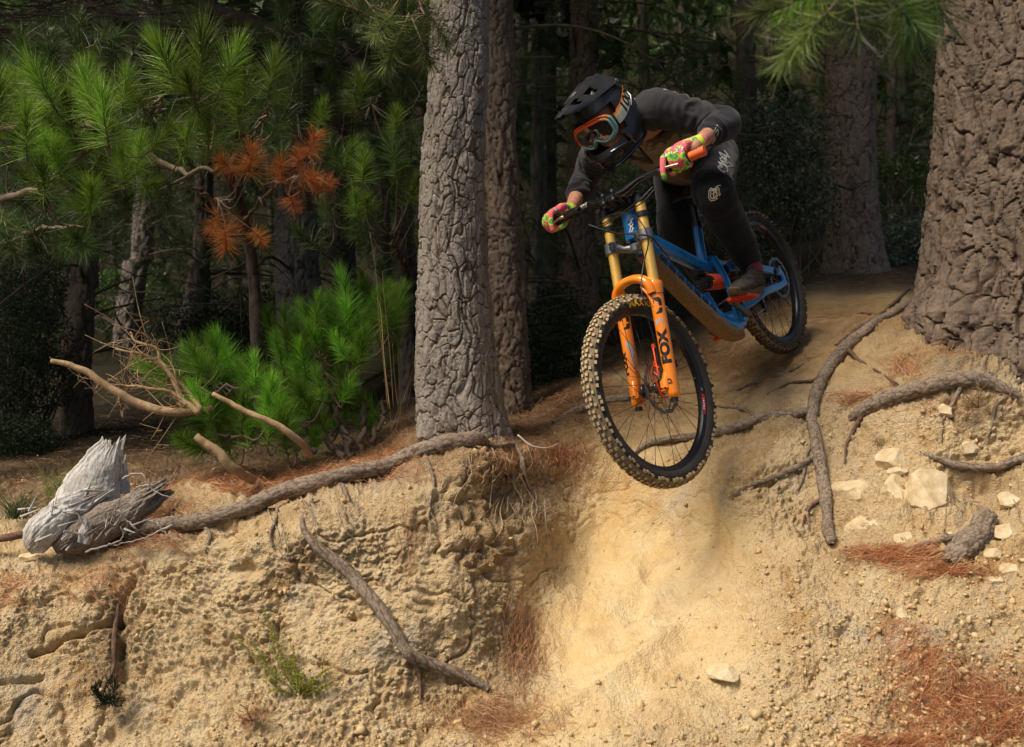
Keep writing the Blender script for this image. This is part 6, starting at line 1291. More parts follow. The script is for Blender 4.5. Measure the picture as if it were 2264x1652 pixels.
# ------------------------------------------------------------------ roots
ROOTM = bark_material('weathered root bark', (.36, .29, .22), (.17, .11, .07), 1.6)
ROOTB = bark_material('brown root bark', (.25, .16, .11), (.12, .07, .045), 1.6)
def root_mesh(name, rows, mat, seed, nth=26, step=.006, amp=.0025, lump=.004, fibre=.0):
    rows = np.asarray(rows, float); L = np.linalg.norm(np.diff(rows[:, :3], axis=0), axis=1).sum(); n = max(12, int(L/step)); q = spline(rows, n); P = q[:, :3]+.006*np.stack([fbm(np.stack([np.arange(n)*.06, 0*np.arange(n)+k, 0*np.arange(n)+seed], 1), 2, seed+k) for k in range(3)], 1); R = np.maximum(q[:, 3]*(1+.16*fbm(np.stack([np.arange(n)*.035, 0*np.arange(n)+5.5, 0*np.arange(n)+seed], 1), 3, seed+60)), .0012)
    T, N, B = frames(P); th = np.linspace(0, 2*np.pi, nth, endpoint=False); d = N[:, None]*np.cos(th)[None, :, None]+B[:, None]*np.sin(th)[None, :, None]; rr = np.repeat(R[:, None], nth, 1)
    base = P[:, None]+d*rr[..., None]; Lc = np.repeat(np.linspace(0, L, n)[:, None], nth, 1); s = np.stack([np.cos(th)[None]*rr, np.sin(th)[None]*rr, Lc], -1).reshape(-1, 3)
    f1, f2, idr = worley(s*np.array([75, 75, 34])+fbm(s*20, 2, seed)[:, None]*.6, seed); e = sstep(.02, .35, f2-f1); k = np.minimum(1, rr.ravel()/.03)
    h = amp*k*(e*.8+fbm(s*60, 3, seed+1)*.6)+lump*k*fbm(s*np.array([12, 12, 7]), 3, seed+2)
    if fibre: h += fibre*fbm(np.stack([np.repeat(np.cos(th)[None], n, 0).ravel()*9, np.repeat(np.sin(th)[None], n, 0).ravel()*9, Lc.ravel()*2.5], 1), 4, seed+4)
    V = (base+d*h.reshape(n, nth)[..., None]).reshape(-1, 3); idx = np.arange(n*nth).reshape(n, nth); nx = np.roll(idx, -1, 1); F = np.stack([idx[:-1], nx[:-1], nx[1:], idx[1:]], -1).reshape(-1, 4)
    return fast_mesh(name, V, F, mat, True, {'plate': e})
RSC = .84
def on_ground(rows, rise=.45):
    out = []
    for u, v, rp in rows:
        d = float(D(u, v)[0]); r = rp/FV*d; j = int(np.argmin(abs(GUS-u))); i = int(np.argmin(abs(GVS-v))); w_ = GRID[max(i-6, 0):i+7, max(j-6, 0):j+7].reshape(-1, 3); n_ = gnorm(u, v); g0 = G(u, v); h_ = np.percentile((w_-g0)@n_, 65); out.append(np.append(g0+n_*(r*rise*.9+h_), r*RSC))
    return np.array(out)
def root(rows, mat, seed, parent=None, label=None, rise=.45, **k):
    q = on_ground(rows, rise); q[:, 3] *= (.82 if seed >= 10 else 1.0)
    if parent is not None:
        q[:, :3] -= np.array(parent.location); return link('root', root_mesh('root', q, mat, seed, **k), parent, label=label)
    c = q[0, :3].copy(); q[:, :3] -= c; return link('tree_root', root_mesh('tree_root', q, mat, seed, **k), None, loc=c, label=label, cat='root')
root([(285, 1196, 13), (340, 1185, 18), (400, 1178, 19), (450, 1165, 20), (550, 1130, 20), (650, 1100, 21), (750, 1080, 19), (850, 1055, 20), (940, 1020, 20), (1030, 992, 20), (1075, 985, 12)], ROOTM, 1, T_MID, 'long thick grey root running left along the top of the bank', .9, nth=40, amp=.0035)
root([(690, 1105, 4), (672, 1150, 5), (680, 1180, 9), (705, 1205, 13), (750, 1238, 15), (790, 1282, 16), (830, 1330, 16), (868, 1385, 15), (888, 1430, 14), (905, 1452, 15), (960, 1475, 14), (1020, 1500, 12), (1062, 1518, 11), (1082, 1530, 7)], ROOTM, 2, None, 'grey-brown root curving down the bank face below the long root', .8, nth=32)
root([(900, 1448, 9), (918, 1475, 8), (928, 1510, 6), (930, 1560, 3)], ROOTB, 3, None, 'short rootlet forking down from the bend of the curved root', .6, nth=14)
root([(268, 1335, 4), (258, 1370, 6), (252, 1420, 7), (245, 1470, 6), (230, 1510, 5), (222, 1540, 4)], ROOTB, 4, None, 'thin dark root hanging in the crack at the left of the bank', .9, nth=14)
root([(612, 1128, 4), (612, 1160, 4), (603, 1185, 4), (608, 1212, 2.5)], ROOTM, 5, T_MID, 'short grey rootlet hanging under the long root', 1.5, nth=10)
root([(705, 1108, 3), (690, 1125, 2.6), (675, 1150, 2)], ROOTM, 6, T_MID, None, 1.5, nth=8)
root([(1062, 985, 10), (1100, 990, 7), (1135, 985, 6), (1150, 1010, 5), (1152, 1040, 7), (1168, 1080, 4)], ROOTM, 7, T_MID, None, 1.2, nth=14)
root([(1100, 1000, 4), (1120, 1060, 3), (1090, 1120, 2.6), (1060, 1150, 2)], ROOTB, 8, T_MID, None, 1.6, nth=8)
root([(1150, 1050, 3), (1190, 1062, 2.6), (1225, 1068, 2)], ROOTM, 9, T_MID, None, 1.4, nth=8)
root([(2040, 660, 9), (1990, 690, 12), (1930, 735, 15), (1870, 778, 18), (1835, 825, 19), (1808, 872, 18), (1797, 925, 17), (1803, 985, 17), (1818, 1040, 19), (1824, 1100, 18), (1830, 1150, 17), (1836, 1188, 16), (1838, 1204, 9)], ROOTM, 10, T_RIGHT, 'long root dropping from the right-hand pine down the face beside the chute', .5, nth=36)
root([(1812, 1005, 10), (1765, 1033, 9), (1705, 1058, 8), (1650, 1080, 6), (1612, 1100, 3)], ROOTM, 11, T_RIGHT, 'thin pale side root reaching left from the dropping root', 1.0, nth=18)
root([(1400, 1010, 6), (1440, 985, 10), (1540, 975, 12), (1600, 962, 15), (1680, 930, 16), (1760, 912, 14), (1810, 905, 10)], ROOTM, 12, T_RIGHT, None, .35, nth=28)
root([(1880, 922, 10), (1925, 902, 21), (2000, 882, 25), (2070, 862, 26), (2130, 850, 24), (2190, 858, 20), (2240, 878, 16)], ROOTM, 13, T_RIGHT, 'thick grey root arching left from the foot of the right-hand pine', .25, nth=40, amp=.004)
root([(2040, 1004, 6), (2080, 1018, 10), (2130, 1032, 13), (2190, 1038, 13), (2240, 1030, 13), (2300, 1015, 12)], ROOTM, 14, None, 'grey root sweeping in from the right edge above the boulders', .8, nth=24)
root([(2005, 1236, 5), (2040, 1222, 9), (2080, 1204, 11), (2120, 1188, 11), (2160, 1180, 8)], ROOTM, 15, None, 'short grey root lying left of the grey bark slab', .8, nth=20)
root([(1225, 935, 8), (1270, 912, 14), (1330, 897, 16), (1400, 885, 12), (1440, 870, 6)], ROOTM, 16, None, 'worn root crossing the trail behind the front wheel', .2, nth=24)
root([(2010, 640, 4), (1960, 690, 6), (1900, 735, 7), (1850, 770, 4)], ROOTB, 17, T_RIGHT, None, .5, nth=12)
root([(1790, 800, 4), (1730, 830, 5), (1660, 850, 4), (1600, 870, 2)], ROOTM, 18, T_RIGHT, None, .3, nth=12)
# fine hanging rootlets on the faces
FINE = wood_material('fine pale rootlet', (.50, .40, .28), (.26, .18, .11)); r_ = np.random.default_rng(31); rg = empty('root_fringe', ground_at(1090, 1060), 'fringe of fine hanging rootlets under the grey pine on the lip', 'roots')
for k in range(46):
    u, v = (r_.uniform(1030, 1200), r_.uniform(995, 1120)) if k < 26 else ((r_.uniform(560, 980), r_.uniform(1100, 1180)) if k < 36 else (r_.uniform(2080, 2250), r_.uniform(1060, 1120)))
    du = r_.normal(0, 26); L = r_.uniform(30, 110); q = on_ground([(u, v, 1.5), (u+du*.3+r_.normal(0, 8), v+L*.35, 1.4), (u+du*.7+r_.normal(0, 10), v+L*.7, 1.2), (u+du, v+L, .8)], 1.5); q[:, :3] += gnorm(u, v)*r_.uniform(.002, .02); m = MB(); s_ = spline(q, 14); m.tube(s_[:, :3]-np.array(rg.location), s_[:, 3]*r_.uniform(.6, 1.6), 5); m.build('rootlet', FINE, rg, auto=0)
for k_, rows in enumerate([[(1870, 772, 8), (1900, 800, 6), (1950, 830, 4), (1990, 860, 2.5)], [(1803, 985, 7), (1780, 1010, 5), (1775, 1050, 4), (1760, 1090, 2)], [(1822, 1100, 7), (1790, 1130, 5), (1770, 1170, 3)], [(2130, 850, 8), (2110, 890, 6), (2085, 930, 4), (2080, 975, 2.5)], [(1925, 902, 9), (1890, 935, 6), (1870, 980, 4), (1868, 1020, 2.5)],
                         [(2240, 870, 7), (2200, 900, 5), (2190, 950, 4), (2170, 990, 2)], [(1990, 690, 6), (1950, 700, 5), (1900, 700, 4), (1850, 715, 2.5)], [(1680, 930, 7), (1640, 910, 5), (1590, 900, 3)], [(1835, 825, 7), (1800, 845, 5), (1750, 855, 4), (1700, 880, 2.5)]]): root(rows, ROOTM if k_ % 2 else ROOTB, 70+k_, T_RIGHT, None, .5, nth=14)
for k_, rows in enumerate([[(750, 1080, 9), (770, 1105, 6), (765, 1140, 4), (780, 1170, 2.5)], [(940, 1020, 8), (960, 1060, 6), (950, 1110, 4), (965, 1150, 2.5)], [(450, 1165, 7), (470, 1190, 5), (455, 1225, 3)]]): root(rows, ROOTM, 80+k_, T_MID, None, .7, nth=14)
# grey slab
m = MB(); c = G(2140, 1205, .02); q = on_ground([(2185, 1140, 26), (2165, 1180, 34), (2130, 1225, 36), (2095, 1262, 22)], .1); q[:, :3] -= c; link('bark_slab', root_mesh('bark_slab', q, ROOTM, 30, nth=50, amp=.008, lump=.02), loc=c, label='broad grey slab of exposed root wood at the right, below the boulders', cat='root')
# ------------------------------------------------------------------ rocks
b = NB('pale broken rock'); b.set(Base_Color=b.ramp(b.noise(14, 6, .7), [(.3, (.46, .33, .16)), (.5, (.64, .50, .30)), (.7, (.78, .67, .47))]), Roughness=.95, Specular_IOR_Level=.2); b.bump(b.math('ADD', b.noise(60, 6, .75), b.math('MULTIPLY', b.voro(30), .5)), .6, .006); ROCKM = b.m
b = NB('crumbled earth'); b.set(Base_Color=b.ramp(b.noise(40, 4, .7), [(.3, (.40, .26, .11)), (.5, (.58, .42, .21)), (.7, (.72, .58, .36))]), Roughness=.95, Specular_IOR_Level=.15); CRUMB = b.m
def ico(sub):
    bm = bmesh.new(); bmesh.ops.create_icosphere(bm, subdivisions=sub, radius=1); V = np.array([v.co[:] for v in bm.verts]); bm.verts.index_update(); F = [[v.index for v in f.verts] for f in bm.faces]; bm.free(); return V, F
ICO4, ICO1 = ico(5), ico(1)
def rock(u, v, ru, rv, label, seed, sink=.25, mat=ROCKM, name='rock', cat='rock'):
    r = np.random.default_rng(seed); n_ = gnorm(u, v); d = float(D(u, v)[0]); a, bq = ru/FV*d, rv/FV*d; ex = nrm(np.cross(n_, [0, 0, 1.])); ex = ex if ex[0] > 0 else -ex; ez = nrm(np.cross(ex, n_)); ez = ez if ez[2] > 0 else -ez
    dr = ICO4[0]; pl = r.normal(size=(15, 3)); pl /= np.linalg.norm(pl, axis=1)[:, None]; dd = r.uniform(.68, 1.0, 15); dt = dr@pl.T; R = np.min(np.where(dt > .05, dd/np.maximum(dt, .05), 9), axis=1); R = np.minimum(R, 1.15); R = R*(1+.05*fbm(dr*3, 4, seed)+.02*fbm(dr*12, 3, seed+1))
    P = dr*R[:, None]; V = P[:, :1]*a*ex+P[:, 1:2]*bq*ez+P[:, 2:3]*min(a, bq)*.8*n_; c = G(u, v)+n_*(min(a, bq)*(.8-sink*2)*.5+.01-min(a, bq)*.45); me = fast_mesh(name, V, ICO4[1], mat, True); sharp(me, 25); return link(name, me, loc=c, label=label, cat=cat)
for i, a in enumerate([(1880, 1088, 46, 36, 'squat cracked pale rock just right of the dropping root'), (1974, 1086, 32, 40, 'tall wedge-shaped pale rock left of the biggest boulder'), (2056, 1092, 60, 60, 'biggest pale boulder set in the right-hand bank'),
                       (1976, 1014, 36, 30, 'pale rock sitting above the wedge-shaped rock'), (1908, 1168, 40, 30, 'flat-fronted pale rock below the cracked squat rock'), (1996, 1196, 23, 22, 'small round pale rock below the wedge-shaped rock'),
                       (2142, 993, 21, 15, 'small pale rock by itself above the sweeping grey root'), (2226, 1108, 24, 26, 'ochre rock at the right edge beside the dark hollow'), (2222, 1176, 27, 20, 'rounded ochre rock right of the grey bark slab'),
                       (2196, 1230, 18, 16, 'small rock at the lower right of the grey slab'), (2238, 1262, 24, 18, 'pale rock low at the right edge under the slab'), (1985, 1045, 20, 12, 'thin wedge of pale stone between upper rock and boulder'),
                       (1995, 1362, 13, 15, 'lone small pale stone on the lower right slope'), (2198, 1288, 20, 12, 'flat pale stone below the cluster at the right edge'), (1598, 1490, 34, 22, 'half-buried whitish stone in the foot of the chute'), (2092, 860+50, 18, 16, 'pale lump of rock under the thick arching root'),
                       (70, 1234, 26, 11, 'flat whitish stone on the ledge below the stump'), (400, 1092, 34, 30, 'ochre block of earth standing at the rim right of the stump'), (1940, 1226, 20, 12, 'small pale stone above the rust needle streak')]): rock(*a, seed=900+i)
# loose crumbs: nobody could count them
r_ = np.random.default_rng(77); NG = 9000; ii = []; 
uu = r_.uniform(-50, 2310, 60000); vv_ = r_.uniform(860, 1690, 60000); sm_ = blob(uu, vv_, SMOOTH); pr_ = (.10+.9*sstep(1250, 1650, vv_)*sstep(1350, 1900, uu)+.55*sstep(1560, 1690, vv_)+.35*sstep(1150, 1300, vv_)*sstep(1700, 1900, uu))*(1-.85*sm_); ok = r_.uniform(0, 1, 60000) < pr_*.6; uu = uu[ok][:NG]; vv_ = vv_[ok][:NG]
ji = np.searchsorted(GUS, uu).clip(1, len(GUS)-1); ki = (len(GVS)-np.searchsorted(GVS[::-1], vv_)).clip(1, len(GVS)-2); P = GRID[ki, ji]; s = .0020+.0085*r_.uniform(0, 1, len(P))**5; s[r_.uniform(0, 1, len(P)) < .012] *= 1.9
iv, if_ = ICO1; Vv_ = iv[None]*(1+.5*r_.normal(size=(len(P), len(iv), 1)).clip(-1.2, 1.2))*s[:, None, None]*(r_.uniform(.45, 1.35, (len(P), 1, 3)))+P[:, None]+np.array([0, -.15, .3])*s[:, None, None]
F = (np.array(if_)[None]+(np.arange(len(P))*len(iv))[:, None, None]).reshape(-1, 3); link('gravel', fast_mesh('gravel', Vv_.reshape(-1, 3), F, CRUMB, False), kind='stuff', label='loose crumbs of earth and gravel scattered over the bank', cat='gravel')
# ------------------------------------------------------------------ fallen needles
N_LIT = needle_material('fallen rust needles', (.50, .22, .07), (.84, .50, .21), .3, .2, .85)
def litter(name, patches, mat, label, seed, ln=.10):
    r = np.random.default_rng(seed); O = []; Dd = []
    for (u, v, ru, rv, n, ang, spread) in patches:
        a = r.normal(size=(n, 2)); U = u+a[:, 0]*ru*.55; V = np.clip(v+a[:, 1]*rv*.55, 580, 1690); j = np.searchsorted(GUS, U).clip(2, len(GUS)-3); k = (len(GVS)-np.searchsorted(GVS[::-1], V)).clip(2, len(GVS)-3); p = GRID[k, j]
        tu = GRID[k, j+2]-GRID[k, j-2]; tu /= np.linalg.norm(tu, axis=1)[:, None]; tv = GRID[k+2, j]-GRID[k-2, j]; tv /= np.linalg.norm(tv, axis=1)[:, None]; nn = np.cross(tu, tv); nn /= np.linalg.norm(nn, axis=1)[:, None]; nn[nn[:, 1] > 0] *= -1
        th = math.radians(ang)+r.normal(0, spread, n)+(r.uniform(0, 1, n) < .5)*math.pi; d = tu*np.cos(th)[:, None]+tv*np.sin(th)[:, None]+nn*r.uniform(-.02, .28, n)[:, None]; d /= np.linalg.norm(d, axis=1)[:, None]; O.append(p+nn*r.uniform(.002, .018, n)[:, None]-d*ln*.4); Dd.append(d)
    O = np.concatenate(O); Dd = np.concatenate(Dd); n = len(O); V, F, tone = needles(O, Dd, ln*r.uniform(.5, 1.1, n), np.full(n, .0019), np.tile([0, 0, -.12], (n, 1))+r.normal(0, .12, (n, 3)), r.uniform(0, 1, n)); return link(name, fast_mesh(name, V, F, mat, False, {'tone': tone}), kind='stuff', label=label, cat='pine needles')
litter('needle_litter', [(330, 1130, 120, 60, 1500, 150, .8), (270, 1190, 140, 30, 900, 155, .6), (520, 1080, 130, 22, 1300, 10, .7), (700, 1055, 190, 22, 2200, 8, .8), (850, 1020, 90, 20, 700, 20, .8), (20, 1300, 50, 40, 200, 160, .6), (240, 1290, 90, 60, 260, 130, .4), (1970, 1240, 110, 16, 800, 12, .4), (2080, 1275, 90, 14, 500, 15, .4),
                         (2130, 1560, 170, 80, 2000, 150, .8), (2030, 1470, 80, 60, 420, 50, .5), (2220, 1600, 110, 60, 800, 20, .9), (2000, 1640, 110, 14, 500, 10, .5), (1890, 880, 60, 12, 160, 5, .4), (1230, 1000, 70, 26, 350, 60, .8), (2100, 780, 90, 40, 160, 20, .9), (1990, 1400, 50, 40, 100, 40, .6), (2000, 820, 40, 30, 150, 120, .6)], N_LIT, 'rust orange pine needles fallen in drifts along the bank', 1)
litter('brown_needle_litter', [(1230, 880, 150, 55, 2600, 170, .9), (1160, 940, 80, 50, 800, 120, .9), (1150, 1440, 50, 100, 1100, 80, .45), (1100, 1600, 120, 50, 1300, 160, .8), (1480, 760, 220, 40, 2200, 5, .7), (1600, 800, 200, 30, 900, 5, .8), (620, 1045, 260, 30, 1500, 10, .9), (900, 990, 90, 40, 1000, 60, .9), (1900, 620, 180, 26, 900, 0, .8), (1800, 700, 90, 30, 300, 0, .7), (1130, 1010, 70, 40, 700, 100, .9),
                               (300, 1020, 300, 40, 1500, 0, .9), (150, 1080, 150, 30, 300, 0, .9), (1250, 1020, 80, 60, 500, 70, .8), (900, 1200, 40, 60, 100, 90, .5), (560, 1590, 30, 30, 60, 60, .6), (2150, 900, 120, 30, 250, 30, .9), (1500, 900, 150, 40, 250, 5, .7), (2060, 700, 60, 40, 300, 40, .9), (300, 930, 350, 40, 1500, 0, .9)], N_BROWN, 'brown pine needles matted on the forest floor and trail', 2)
# ------------------------------------------------------------------ grey stump
b = NB('silver weathered wood'); vv2 = b.vec((1, 1, .12), 'Object', (0, math.radians(-28), 0)); f = b.noise(55, 7, .75, vv2, .3); f2 = b.noise(7, 5, .65)
b.set(Base_Color=b.mix(b.ramp(f2, [(.45, (0, 0, 0)), (.7, (.5, .5, .5))]), b.ramp(f, [(.30, (.24, .20, .16)), (.42, (.56, .53, .48)), (.65, (.76, .73, .68))]), (.36, .32, .27)), Roughness=.9, Specular_IOR_Level=.2); b.bump(f, .9, .008); SILV = b.m
b = NB('rotten stump wood'); f = b.noise(70, 7, .8); b.set(Base_Color=b.ramp(f, [(.3, (.13, .09, .065)), (.5, (.32, .26, .20)), (.7, (.56, .50, .43))]), Roughness=.95); b.bump(f, 1.0, .01); ROT = b.m
stump = empty('tree_stump', W(190, 1150, 3.72), 'silver grey weathered stump with a jagged upright slab at the left rim', 'tree stump'); SL = np.array(stump.location)
def slab(rows, name, mat, seed, flat, n=200, nth=150, ridge=.012, jag=.0, turn=0.0):
    q = spline(np.array([np.append(W(u, v, d), rp/FV*d) for u, v, d, rp in rows]), n); P, R = q[:, :3], q[:, 3]; ax = nrm(P[-1]-P[0]); side = nrm(np.cross(ax, [math.sin(turn), 1., 0])); side = side if side[0] > 0 else -side; dep = np.cross(ax, side); th = np.linspace(0, 2*np.pi, nth, endpoint=False); t = np.linspace(0, 1, n)
    T, TH = np.meshgrid(t, th, indexing='ij'); L = np.linalg.norm(P[-1]-P[0])*T; s = np.stack([np.cos(TH)*1.3, np.sin(TH)*1.3, L*3], -1).reshape(-1, 3)
    g = (1-np.abs(fbm(s*np.array([13, 13, .9]), 3, seed))*2.2)-2.2*np.clip(1-np.abs(fbm(s*np.array([2.6, 2.6, .5]), 3, seed+11))*9, 0, 1); ridge = .0022; h = .020*fbm(np.repeat(P, nth, 0)*15+np.stack([np.cos(TH).ravel(), np.sin(TH).ravel(), 0*TH.ravel()], 1)*1.4, 4, seed+8, .6)+ridge*g+ridge*1.2*fbm(s*np.array([1.6, 1.6, .7]), 3, seed+1)+.002*fbm(s*np.array([25, 25, 3]), 3, seed+2)
    rr = np.repeat(R[:, None], nth, 1)+h.reshape(n, nth)*np.minimum(1, R/.02)[:, None]; top = jag*(vnoise(np.stack([np.cos(th)*2.2, np.sin(th)*2.2, 0*th], 1), seed+5)+.6*vnoise(np.stack([np.cos(th)*7, np.sin(th)*7, 0*th], 1), seed+6)); V = P[:, None]+side*(np.cos(TH)*rr)[..., None]+dep*(np.sin(TH)*rr*flat)[..., None]+ax*(top[None]*t[:, None]**3)[..., None]
    idx = np.arange(n*nth).reshape(n, nth); nx = np.roll(idx, -1, 1); F = [tuple(x) for x in np.stack([idx[:-1], nx[:-1], nx[1:], idx[1:]], -1).reshape(-1, 4).tolist()]; V = V.reshape(-1, 3); c = np.mean(V[-nth:], 0)-ax*.03; V = np.vstack([V, c]); F += [(idx[-1, k], nx[-1, k], n*nth) for k in range(nth)]
    return link(name, fast_mesh(name, V-SL, F, mat, True), stump)
slab([(205, 1190, 3.78, 84), (198, 1120, 3.76, 72), (206, 1060, 3.75, 56), (230, 1012, 3.74, 38), (246, 988, 3.74, 24)], 'trunk', SILV, 41, .42, jag=.05, ridge=.0035)
slab([(262, 1090, 3.80, 22), (262, 1050, 3.80, 17), (268, 1020, 3.80, 7)], 'trunk', SILV, 42, .4, 90, 60, jag=.03, ridge=.006)
slab([(60, 1214, 3.62, 12), (78, 1192, 3.60, 30), (108, 1163, 3.61, 38), (148, 1132, 3.64, 36), (190, 1112, 3.68, 30), (228, 1092, 3.72, 16)], 'root_flare', SILV, 43, .8, jag=.05, ridge=.006)
slab([(120, 1216, 3.61, 12), (165, 1192, 3.62, 30), (215, 1165, 3.65, 38), (270, 1138, 3.68, 34), (318, 1110, 3.72, 26), (350, 1085, 3.78, 14)], 'root_mass', ROT, 44, .8, jag=.04, ridge=.022)
slab([(185, 1200, 3.60, 12), (192, 1180, 3.6, 13), (196, 1160, 3.6, 8)], 'root_flare', SILV, 45, .8, 60, 50, jag=.02, ridge=.006)
r_ = np.random.default_rng(14); sv, sf = box((0, 0, 0), (1, 1, 1)); sv = sv*np.where(sv[:, 2:] > 0, .25, 1)**np.array([1, 1, 0])
for k in range(46):
    u, v = (r_.uniform(60, 200), r_.uniform(1110, 1205)) if k < 22 else (r_.uniform(190, 330), r_.uniform(1080, 1180)); p = W(u, v, r_.uniform(3.54, 3.6)); d = nrm([r_.normal(.7, .4), r_.normal(0, .3), r_.normal(.5, .5)]); s1 = nrm(np.cross(d, r_.normal(size=3))); s2 = np.cross(d, s1)
    V = sv@np.stack([s1*r_.uniform(.006, .014), s2*r_.uniform(.003, .007), d*r_.uniform(.03, .10)]); link('splinter', fast_mesh('splinter', V+p-SL, sf, SILV if k < 22 or k % 3 == 0 else ROT, False), stump)
PALEW = wood_material('pale rootlet wood', (.62, .56, .48), (.36, .31, .26))
r_ = np.random.default_rng(3)
for a in ([(270, 1060), (290, 1048), (318, 1052), (328, 1075), (350, 1090), (385, 1100)], [(300, 1170), (280, 1150), (262, 1130), (235, 1128), (230, 1150), (250, 1160)], [(330, 1072), (300, 1080), (285, 1100)], [(190, 1220), (240, 1205), (270, 1190), (268, 1165)], [(330, 1150), (350, 1160), (370, 1185), (400, 1195)], [(380, 1160), (330, 1185), (280, 1200), (215, 1210)]):
    q = spline([W(u, v, 3.58)-SL for u, v in a], 24); m = MB(); m.tube(q+r_.normal(0, .002, q.shape), np.linspace(.0045, .0016, 24), 6); m.build('rootlet', PALEW, stump, auto=0)
m = MB(); q = spline([W(-60, 1196, 3.7), W(0, 1190, 3.7), W(58, 1180, 3.72)], 20); link('fallen_log', root_mesh('fallen_log', np.hstack([q-q[0], np.full((20, 1), .0145)]), ROOTB, 66, nth=18), loc=q[0], label='brown stick poking in from the left edge against the stump', cat='log')
# ------------------------------------------------------------------ bleached dead branch and cut stub
dbr = empty('dead_branch', W(440, 915, 3.92), 'bare tan dead branch with curled twigs leaning out left of the sapling', 'dead branch'); DL = np.array(dbr.location)
def limbp(rows, n=40, wob=.004, seed=0, name='branch', par=dbr, mat=DRYWOOD, seg=9):
    q = spline(np.array([np.append(W(u, v, d), r/FV*d) for u, v, d, r in rows]), n); q[:, :3] += wob*np.stack([fbm(np.stack([np.arange(n)*.35+seed, 0*np.arange(n)+k, 0*np.arange(n)], 1), 2, 9+k) for k in range(3)], 1); m = MB(); m.tube(q[:, :3]-np.array(par.location), q[:, 3], seg); return m, q
def twiggy(m, q, n, L, seed, par, bias=(-.3, 0, .25), curl=.5, r0=.0022):
    r = np.random.default_rng(seed)
    for k in range(n):
        i = r.integers(3, len(q)-2); p = q[i, :3]; d = nrm(np.array(bias)+r.normal(0, .6, 3)); ln = r.uniform(*L); c = r.normal(0, curl, 3)*ln
        s = spline([p, p+d*ln*.4+c*.1, p+d*ln*.75+c*.45, p+d*ln+c], 8); m.tube(s-np.array(par.location), np.linspace(r0, r0*.4, 8), 5)
        if r.uniform() < .6: e = s[5]; m.tube(spline([e, e+r.normal(0, ln*.25, 3), e+r.normal(0, ln*.4, 3)], 5)-np.array(par.location), np.linspace(r0*.6, r0*.3, 5), 4)
m, q = limbp([(112, 798, 3.85, 5), (170, 812, 3.86, 7), (215, 838, 3.87, 8), (260, 868, 3.88, 9), (300, 890, 3.9, 10), (345, 905, 3.9, 10), (400, 912, 3.92, 9), (470, 905, 3.98, 8)]); twiggy(m, q, 22, (.04, .14), 1, dbr, (-.5, 0, -.1)); m.build('branch', DRYWOOD, dbr, auto=0)
m, q = limbp([(440, 915, 3.92, 8), (400, 880, 3.94, 7), (385, 840, 3.95, 6), (355, 800, 3.96, 5), (345, 770, 3.96, 4), (300, 755, 3.96, 3), (288, 735, 3.96, 2)]); twiggy(m, q, 40, (.04, .16), 2, dbr, (-.5, 0, .2)); m.build('branch', DRYWOOD, dbr, auto=0)
m, q = limbp([(445, 905, 3.93, 6), (400, 850, 4.0, 5), (370, 820, 4.0, 4), (330, 790, 4.0, 3), (255, 770, 4.0, 1.5)], seed=7); twiggy(m, q, 34, (.04, .15), 3, dbr, (-.5, 0, .1)); m.build('branch', DRYWOOD, dbr, auto=0)
m, q = limbp([(430, 900, 3.95, 6), (370, 865, 3.95, 4), (300, 855, 3.95, 3), (265, 850, 3.95, 2)], seed=9); twiggy(m, q, 22, (.03, .12), 4, dbr, (-.4, 0, .1)); m.build('branch', DRYWOOD, dbr, auto=0)
m, q = limbp([(470, 870, 3.84, 5), (520, 898, 3.84, 6), (580, 925, 3.84, 7), (640, 958, 3.86, 8), (668, 982, 3.9, 8), (685, 1008, 3.95, 8)], seed=11); m.build('branch', DRYWOOD, dbr, auto=0)
stub = empty('broken_branch', W(555, 1060, 3.85), 'thick broken branch stub with a splintered pale end poking from under the sapling', 'dead branch')
m, q = limbp([(432, 966, 3.74, 8), (470, 990, 3.75, 10), (505, 1025, 3.76, 11), (530, 1045, 3.8, 11), (560, 1062, 3.9, 10)], par=stub, seed=13, seg=14); m.build('branch', DRYWOOD, stub, auto=0)
# ------------------------------------------------------------------ small plants
def blades(name, u, v, n, h, mat, label, seed, spread=.5, lean=(0, 0), wd=.003, cat='grass', d=None, r0=.03):
    r = np.random.default_rng(seed); base = G(u, v) if d is None else W(u, v, d); V = []; F = []; tone = []; k = 0
    for i in range(n):
        a = r.uniform(0, 6.28); L = h*r.uniform(.5, 1.1); o = np.array([r.normal(0, r0), r.normal(0, r0), -.01]); dr = np.array([math.cos(a)*spread*r.uniform(.2, 1)+lean[0], math.sin(a)*spread*r.uniform(.2, 1)+lean[1], 1]); dr /= np.linalg.norm(dr); s = nrm(np.cross(dr, [r.normal(), r.normal(), .2]))
        for j in range(6):
            t = j/5; c = o+dr*L*t+np.array([dr[0], dr[1], -.5])*L*t*t*.35*spread*2; w_ = wd*(1-t*.9); V += [c-s*w_/2, c+s*w_/2]; tone += [0.3+.7*t*r.uniform(.6, 1)]*2
            if j: F.append((k+2*j-2, k+2*j-1, k+2*j+1, k+2*j))
        k += 12
    return link(name, fast_mesh(name, np.array(V), F, mat, False, {'tone': np.array(tone)}), loc=base, label=label, cat=cat)
blades('grass_tuft', 40, 1140, 150, .20, GRASS, 'tuft of long green grass at the left edge behind the stump', 1, .8, d=4.0)
blades('grass_tuft', 130, 1090, 70, .22, GRASS, 'sparse dark grass clump between bush and stump', 2, .7, d=4.3)
blades('grass_stalks', 880, 945, 12, .40, STRAW, 'bunch of dry straw stalks against the left foot of the grey trunk', 3, .35, d=3.95, wd=.0018)
blades('grass_tuft', 905, 985, 160, .12, STRAW, 'dry straw tuft on the lip left of the grey trunk', 4, .9, wd=.0018, r0=.06)
